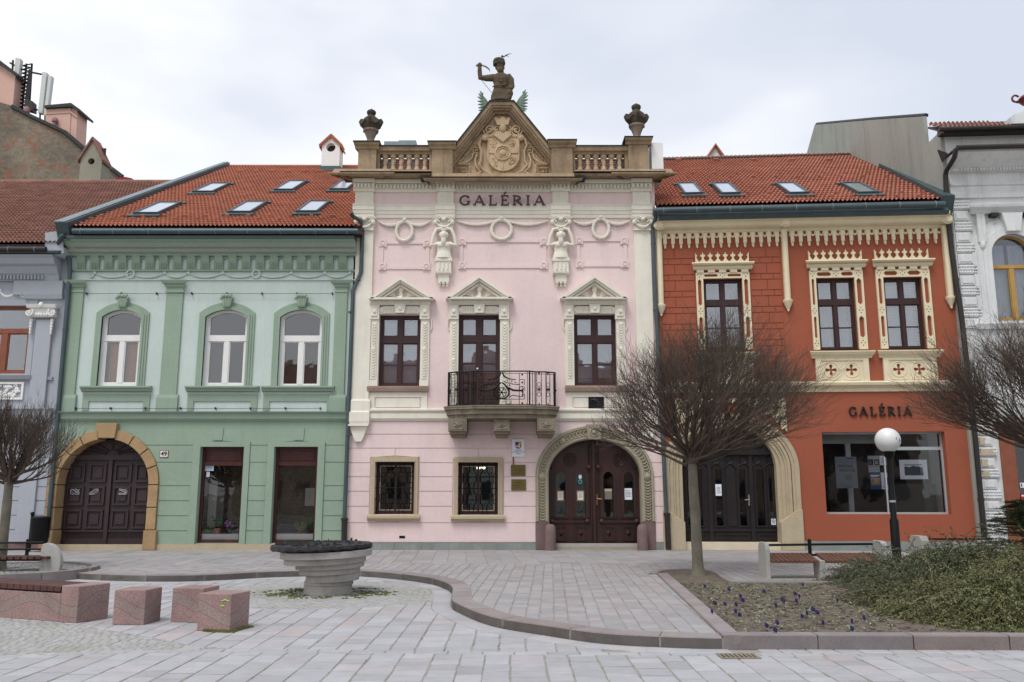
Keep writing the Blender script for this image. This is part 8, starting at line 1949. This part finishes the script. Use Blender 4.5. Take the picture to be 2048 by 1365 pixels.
# ================================================================ TREES
M_bark = mat('grey_green_bark', (110, 105, 95), .95, .18, 4, .8, 20, stain=(128, 128, 70), stain_amt=.5, stain_scale=2.5, streak=True)
M_twig = mat('dark_brown_twig', (84, 73, 64), .9, .2, 3, .2, 30)
def trunk_mesh(x, y, z0, z1, r0, r1, lean, parent, knob=True):
    b = MB(); n = 16; m = 22; rings = []
    for i in range(m + 1):
        t = i / m; r_ = r0 + (r1 - r0) * t + .1 * math.exp(-t * 26) ; rings.append([b.P(x + lean * t + (r_ + .012 * noise.noise(Vector((k * 1.3, t * 9, x)))) * math.cos(2 * math.pi * k / n), y + (r_ + .012 * noise.noise(Vector((k * 1.3 + 9, t * 9, x)))) * math.sin(2 * math.pi * k / n), z0 - .05 + (z1 - z0 + .05) * t) for k in range(n)])
    for A, B_ in zip(rings, rings[1:]):
        for k in range(n): b.q(A[k], A[(k + 1) % n], B_[(k + 1) % n], B_[k])
    b.q(*rings[-1])
    return b.build('trunk', M_bark, parent, ang=60)
def crown(b, c, limbs, spread, lens, kids, seed, el=(.12, 1.35), up=.18, rbase=.04, az=None, bias=0):
    random.seed(seed); cnt = 0
    def grow(p, d, lvl, r):
        nonlocal cnt
        L_ = lens[lvl] * rr(.7, 1.25) * (1 + .9 * bias * d.x + .12 * d.z); pts = [p.copy()]; q = p.copy(); dd = d.copy(); n = 4 if lvl < 2 else 3
        for i in range(n):
            dd = (dd + Vector((rr(-1, 1), rr(-1, 1), rr(-.6, 1))) * .11 + Vector((0, 0, up * (.5 + .3 * lvl)))  * .35).normalized(); q = q + dd * L_ / n; pts.append(q.copy())
        r1 = r * (.55 if lvl < len(lens) - 1 else .35); b.tube([tuple(x) for x in pts], [r + (r1 - r) * i / n for i in range(n + 1)], 5 if lvl < 2 else 3, cap=False); cnt += 1
        if lvl + 1 < len(lens):
            for k in range(kids[lvl]):
                t = rr(.35, 1) if k else 1; i = min(n - 1, int(t * n)); f = t * n - i; s_ = pts[i].lerp(pts[i + 1], f) if i < n else pts[-1]
                ax = Vector((rr(-1, 1), rr(-1, 1), rr(-.45, .7))); nd = (dd + ax * spread[lvl]).normalized(); grow(s_, nd, lvl + 1, max(.0031, r1 * rr(.7, .95)))
    for k in range(limbs):
        a = (2 * math.pi * k / limbs + rr(-.25, .25)) if az is None else rr(*az); e = rr(*el) if k % 3 else rr(el[0], el[0] + .3)
        d = Vector((math.cos(a) * math.cos(e) + bias, math.sin(a) * math.cos(e), math.sin(e))).normalized(); s_ = c + Vector((math.cos(a) * .1, math.sin(a) * .1, rr(-.15, .15))); grow(s_, d, 0, rbase * rr(.7, 1.1))
    return cnt
def tree(px, pyb, pyk, label, r0, r1, limbs, lens, kids, spread, seed, scale=1, Y=None, lean=0, el=(.12, 1.35), up=.18, shoots=0, bias=0):
    x, y = gp(px, pyb, GZ) if Y is None else (front(Y).uv(px, pyk)[0], Y); F_ = front(y); zk = F_.uv(px, pyk)[1]
    o = thing('bare_tree', label, 'tree', (x, y, GZ), 'clipped bare trees on the square'); trunk_mesh(x, y, GZ, zk, r0, r1, lean, o)
    b = MB(); c = Vector((x + lean, y, zk)); b.ball(c.x, c.y, c.z, r1 * 1.35, r1 * 1.35, .16, 10)
    for k in range(14): a = rr(0, 6.28); b.ball(c.x + r1 * math.cos(a), c.y + r1 * math.sin(a), c.z + rr(-.08, .14), .06, .06, .06, 6)
    n = crown(b, c, limbs, spread, [l * scale for l in lens], kids, seed, el, up, bias=bias)
    if shoots: crown(b, c + Vector((0, 0, .2)), shoots, [.3, .3], [lens[0] * 1.5, lens[1] * 1.5], [2], seed + 1, (.5, 1.3), .3, .012)
    b.build('crown', M_twig, o, ang=80)
tree(1397, 1151, 918, 'bare round crowned tree with a mossy trunk in front of the terracotta gallery', .105, .088, 36, [.8, .75, .63, .49, .33], [4, 4, 4, 4], [.48, .62, .75, .9], 4, 1.0, lean=-.04, el=(.2, 1.5), up=.03, bias=.27)
tree(0, 1143, 955, 'bare bushy crowned tree at the left edge with long upward shoots', .1, .08, 24, [.46, .39, .32, .26, .18], [4, 4, 3, 3], [.45, .5, .55, .6], 9, 1.0, el=(.05, 1.35), up=.3, shoots=26)
tree(2118, 1150, 905, 'bare crowned tree at the right edge reaching in over the white house', .105, .09, 36, [.85, .8, .68, .52, .34], [4, 4, 4, 4], [.48, .62, .75, .9], 15, 1.0, Y=16.2, el=(.22, 1.5), up=.03)
# ================================================================ SHRUBS AND FLOWERS
M_sh = [mat('grey_green_cotoneaster', (88, 99, 76), .7, .35, 6, 0), mat('olive_green_shrub', (106, 111, 72), .7, .35, 6, 0), mat('dark_green_shrub', (80, 89, 60), .7, .35, 6, 0)]
M_stem = mat('dry_tan_stem', (140, 126, 98), .8, .2, 6, 0); M_stemd = mat('dark_shrub_stem', (84, 70, 56), .85, .2, 6, 0)
def shrub(cx, cy, R_, H, nst, leafm, label, seed, lean=(-.3, -.3), leaf=.018, tan=.25, ry=.8):
    random.seed(seed); o = thing('spreading_shrub', label, 'shrub', (cx, cy, .1), 'spreading shrubs in the flower bed'); bl = MB(); bs_ = MB(); bd = MB()
    for k in range(nst):
        a = rr(0, 6.283); q = math.sqrt(rnd()); x, y = cx + R_ * .75 * q * math.cos(a), cy + R_ * ry * .75 * q * math.sin(a); h0 = H * (1 - q * q) * rr(.1, .95)
        d = Vector((math.cos(a) * .7 + lean[0] + rr(-.6, .6), math.sin(a) * .7 + lean[1] + rr(-.6, .6), rr(.1, .9))).normalized(); p = Vector((x, y, .1 + h0)); L_ = rr(.3, .75); pts = [p]; n = 6
        for i in range(n): d = (d + Vector((rr(-.15, .15), rr(-.15, .15), -.2 + rr(-.12, .1)))).normalized(); p = p + d * L_ / n; p.z = max(p.z, .13); pts.append(p)
        (bs_ if rnd() < tan else bd).tube([tuple(v) for v in pts], [.0055 - .0006 * i for i in range(n + 1)], 3, cap=False)
        for i in range(1, n + 1):
            for j in range(6):
                c = pts[i - 1].lerp(pts[i], rnd()) + Vector((rr(-1, 1), rr(-1, 1), rr(-1, 1))) * .022; s_ = leaf * rr(.6, 1.3); t1 = Vector((rr(-1, 1), rr(-1, 1), rr(-1, 1))).normalized() * s_; t2 = t1.cross(Vector((rr(-1, 1), rr(-1, 1), rr(-1, 1)))).normalized() * s_ * .5; i0 = len(bl.v)
                bl.v += [c - t1, c + t2, c + t1, c - t2]; bl.f.append((i0, i0 + 1, i0 + 2, i0 + 3))
    bl.tint = [(1, 1, 1)] * len(bl.v); bl.build('foliage', leafm, o, smooth=False); bs_.build('dry_stem', M_stem, o); bd.build('stem', M_stemd, o)
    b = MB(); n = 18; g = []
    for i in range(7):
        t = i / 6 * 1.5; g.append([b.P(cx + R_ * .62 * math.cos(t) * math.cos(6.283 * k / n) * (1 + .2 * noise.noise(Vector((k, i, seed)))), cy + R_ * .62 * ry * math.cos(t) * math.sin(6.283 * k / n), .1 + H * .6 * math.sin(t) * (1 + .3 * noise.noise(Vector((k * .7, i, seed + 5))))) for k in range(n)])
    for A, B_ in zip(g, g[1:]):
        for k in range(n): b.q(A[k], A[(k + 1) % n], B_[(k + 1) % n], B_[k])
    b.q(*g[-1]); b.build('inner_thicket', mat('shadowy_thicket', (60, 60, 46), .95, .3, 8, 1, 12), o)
def sp_(x, y): return gp(x, y, .2)
for (px, py, R_, H, n, m_, lb, leaf, tn) in (
    (1790, 1160, .85, .36, 420, 0, 'low grey green shrub spilling toward the concrete bench', .016, .12),
    (1870, 1172, 1.05, .5, 700, 0, 'grey green shrub behind the lamp pole', .017, .2),
    (1850, 1200, .7, .3, 420, 2, 'dark low shrub with bare branches above the soil', .016, .3),
    (1960, 1170, 1.3, .8, 800, 2, 'tall dark green shrub under the conifer', .017, .2),
    (1955, 1225, .8, .36, 600, 1, 'olive green shrub with dry tan stems in the middle of the thicket', .017, .5),
    (2050, 1235, .95, .5, 900, 1, 'olive green shrub spilling over the front kerb at the right', .017, .4),
    (2110, 1185, 1.4, .75, 700, 1, 'tall olive shrub at the right edge of the bed', .018, .35)):
    x, y = sp_(px, py); shrub(x, y + .3, R_, H * .92, int(n * 2.3), M_sh[m_], lb, int(px), leaf=leaf * 1.1, tan=tn * .6)
random.seed(77)
# conifer at the right edge
x, y = gp(2085, 1150, .12); o = thing('conifer', 'dark green conifer reaching in at the right edge above the shrubs', 'conifer', (x, y + .5, .1)); b = MB(); bt_ = MB(); zc = front(y + .5).uv(2060, 1000)[1]
M_con = mat('dark_conifer_needle', (54, 74, 44), .7, .3, 6, 0)
b.tint = []
for k in range(150):
    a = rr(0, 6.283); h = rr(.1, 1) ; z = .2 + (zc - .2) * h; L_ = .95 * (1.12 - h) * rr(.8, 1.2) + .12; d = Vector((math.cos(a), math.sin(a), rr(.05, .35))); p = Vector((x, y + .5, z)); pts = [p + d * L_ * i / 5 + Vector((0, 0, -.02 * i)) for i in range(6)]; bt_.tube([tuple(q) for q in pts], .007, 3, cap=False)
    for i in range(1, 6):
        for j in range(22):
            c = pts[i - 1].lerp(pts[i], rnd()); t1 = (d + Vector((rr(-1, 1), rr(-1, 1), rr(-.5, 1))) * .9).normalized() * rr(.04, .085); t2 = t1.cross(Vector((rr(-1, 1), rr(-1, 1), rr(-1, 1)))).normalized() * .004; i0 = len(b.v); b.v += [c - t2, c + t2, c + t1 + t2 * .3, c + t1 - t2 * .3]; b.f.append((i0, i0 + 1, i0 + 2, i0 + 3))
b.tint = [(1, 1, 1)] * len(b.v); b.build('needles', M_con, o, smooth=False); bt_.tube([(x, y + .5, .1), (x, y + .5, zc - .1)], .03, 6); bt_.build('trunk', M_stemd, o)
# pansies
M_pl2 = mat('pale_pansy_leaf', (134, 142, 114), .7, .3, 10, 0); M_pl = mat('pansy_leaf', (104, 118, 78), .7, .3, 10, 0); M_pf = mat('deep_violet_petal', (48, 36, 96), .6, .2, 10, 0)
pb_ = MB(); pf = MB()
def pansy(x, y, flower, seed):
    random.seed(seed); lb = MB()
    for k in range(rr(7, 13).__int__()):
        a = rr(0, 6.283); r_ = rr(.02, .07); c = Vector((x + r_ * math.cos(a), y + r_ * math.sin(a), .125 + rr(.005, .04))); t1 = Vector((math.cos(a), math.sin(a), rr(-.2, .6))).normalized() * rr(.013, .027); t2 = Vector((-math.sin(a), math.cos(a), rr(-.2, .2))) * rr(.006, .013); i0 = len(lb.v); lb.v += [c - t1, c + t2, c + t1, c - t2]; lb.f.append((i0, i0 + 1, i0 + 2, i0 + 3))
    return lb
protos = []
for k in range(5):
    o = thing('pansy_plant', 'x', 'pansy', (0, 0, 0)); lb = pansy(0, 0, False, 50 + k); lb.tint = [(1, 1, 1)] * len(lb.v); lb.build('leaves', M_pl if k < 2 else M_pl2, o, smooth=False); protos.append(o)
o = thing('pansy_plant', 'x', 'pansy', (0, 0, 0)); lb = pansy(0, 0, True, 60); lb.tint = [(1, 1, 1)] * len(lb.v); lb.build('leaves', M_pl, o, smooth=False)
b = MB()
for q_, (dx, dy) in enumerate(((0, 0), (.03, .02))):
    for j in range(5): a = j * 1.257 + q_; b.ball(dx + .016 * math.cos(a), dy - .01, .19 + .016 * math.sin(a) - .01 * q_, .015, .006, .015, 6)
b.build('flower', M_pf, o); fproto = o
fl = [(1409, 1176), (1457, 1182), (1605, 1173), (1527, 1186), (1589, 1191), (1598, 1196), (1480, 1196), (1484, 1204), (1563, 1203), (1568, 1206), (1592, 1205), (1428, 1210), (1449, 1212), (1471, 1213), (1551, 1215), (1470, 1227), (1478, 1234), (1625, 1223), (1613, 1231), (1633, 1229), (1423, 1227), (1603, 1237), (1553, 1249), (1532, 1256), (1549, 1265), (1645, 1250), (1703, 1247), (1727, 1240), (1703, 1262), (1674, 1204)]
random.seed(31); used = []
for i, (px, py) in enumerate(fl):
    x, y = gp(px, py, .16); c = fproto if i == 0 else copy_tree(fproto); c.location = (x, y, 0); c.rotation_euler.z = rr(-.5, .5); s_ = rr(.42, .72); c.scale = (s_, s_, 1); c['label'] = 'small pansy with deep violet flower in the soil of the flower bed'; c['group'] = 'violet pansies in bloom'
n = 0; bedin = [(p.x + .3, p.y + .15) for p in lk] + [(p.x, p.y - .2) for p in tk[-2:]] + [(gp(1640, 1166, .14)[0], bb[0].y - .15), gp(1830, 1268, .14), (gp(1830, 1268, .14)[0], frontk[0].y + .35)]
firsts = [True] * 5
for i in range(4000):
    x, y = rr(bedin[0][0] - 3, bedin[0][0] + 4.5), rr(frontk[0].y + .3, bb[0].y)
    if not inpoly(x, y, bedin) or any((x - a) ** 2 + (y - c) ** 2 < .018 for a, c in used): continue
    used.append((x, y)); k = n % 5
    if firsts[k]: c = protos[k]; firsts[k] = False
    else: c = copy_tree(protos[k])
    c.location = (x, y, 0); c.rotation_euler.z = rr(0, 6); s_ = rr(.7, 1.35); c.scale = (s_, s_, 1); c['label'] = 'small leafy pansy plant without a flower in the soil of the bed'; c['group'] = 'pansies not in bloom'; n += 1
    if n > 285: break
b = MB(); b.tint = []
for k in range(2600):
    x, y = rr(bedin[0][0] - 3, bedin[0][0] + 6), rr(frontk[0].y + .22, bb[0].y)
    if not inpoly(x, y, soil): continue
    s_ = rr(.006, .026); i0 = len(b.v); b.box(x - s_, x + s_, y - s_ * .7, y + s_ * .7, .112, .116 + s_ * .8)
b.tint = [(1, 1, 1)] * len(b.v)
tag(b.build('soil_crumbs', M_soil, smooth=False), 'loose crumbs of brown soil scattered over the flower bed', 'soil crumbs', kind='stuff')
b = MB()
for k in range(420):
    x, y = rr(bedin[0][0] - 3, bedin[0][0] + 6), rr(frontk[0].y + .22, bb[0].y)
    if not inpoly(x, y, soil): continue
    a = rr(0, 3); L_ = rr(.02, .06); b.tube([(x, y, .125), (x + L_ * math.cos(a), y + L_ * math.sin(a), .13)], .003, 3)
tag(b.build('dry_litter', M_stem, smooth=False), 'pale dry twigs and leaf litter on the soil of the flower bed', 'litter', kind='stuff')
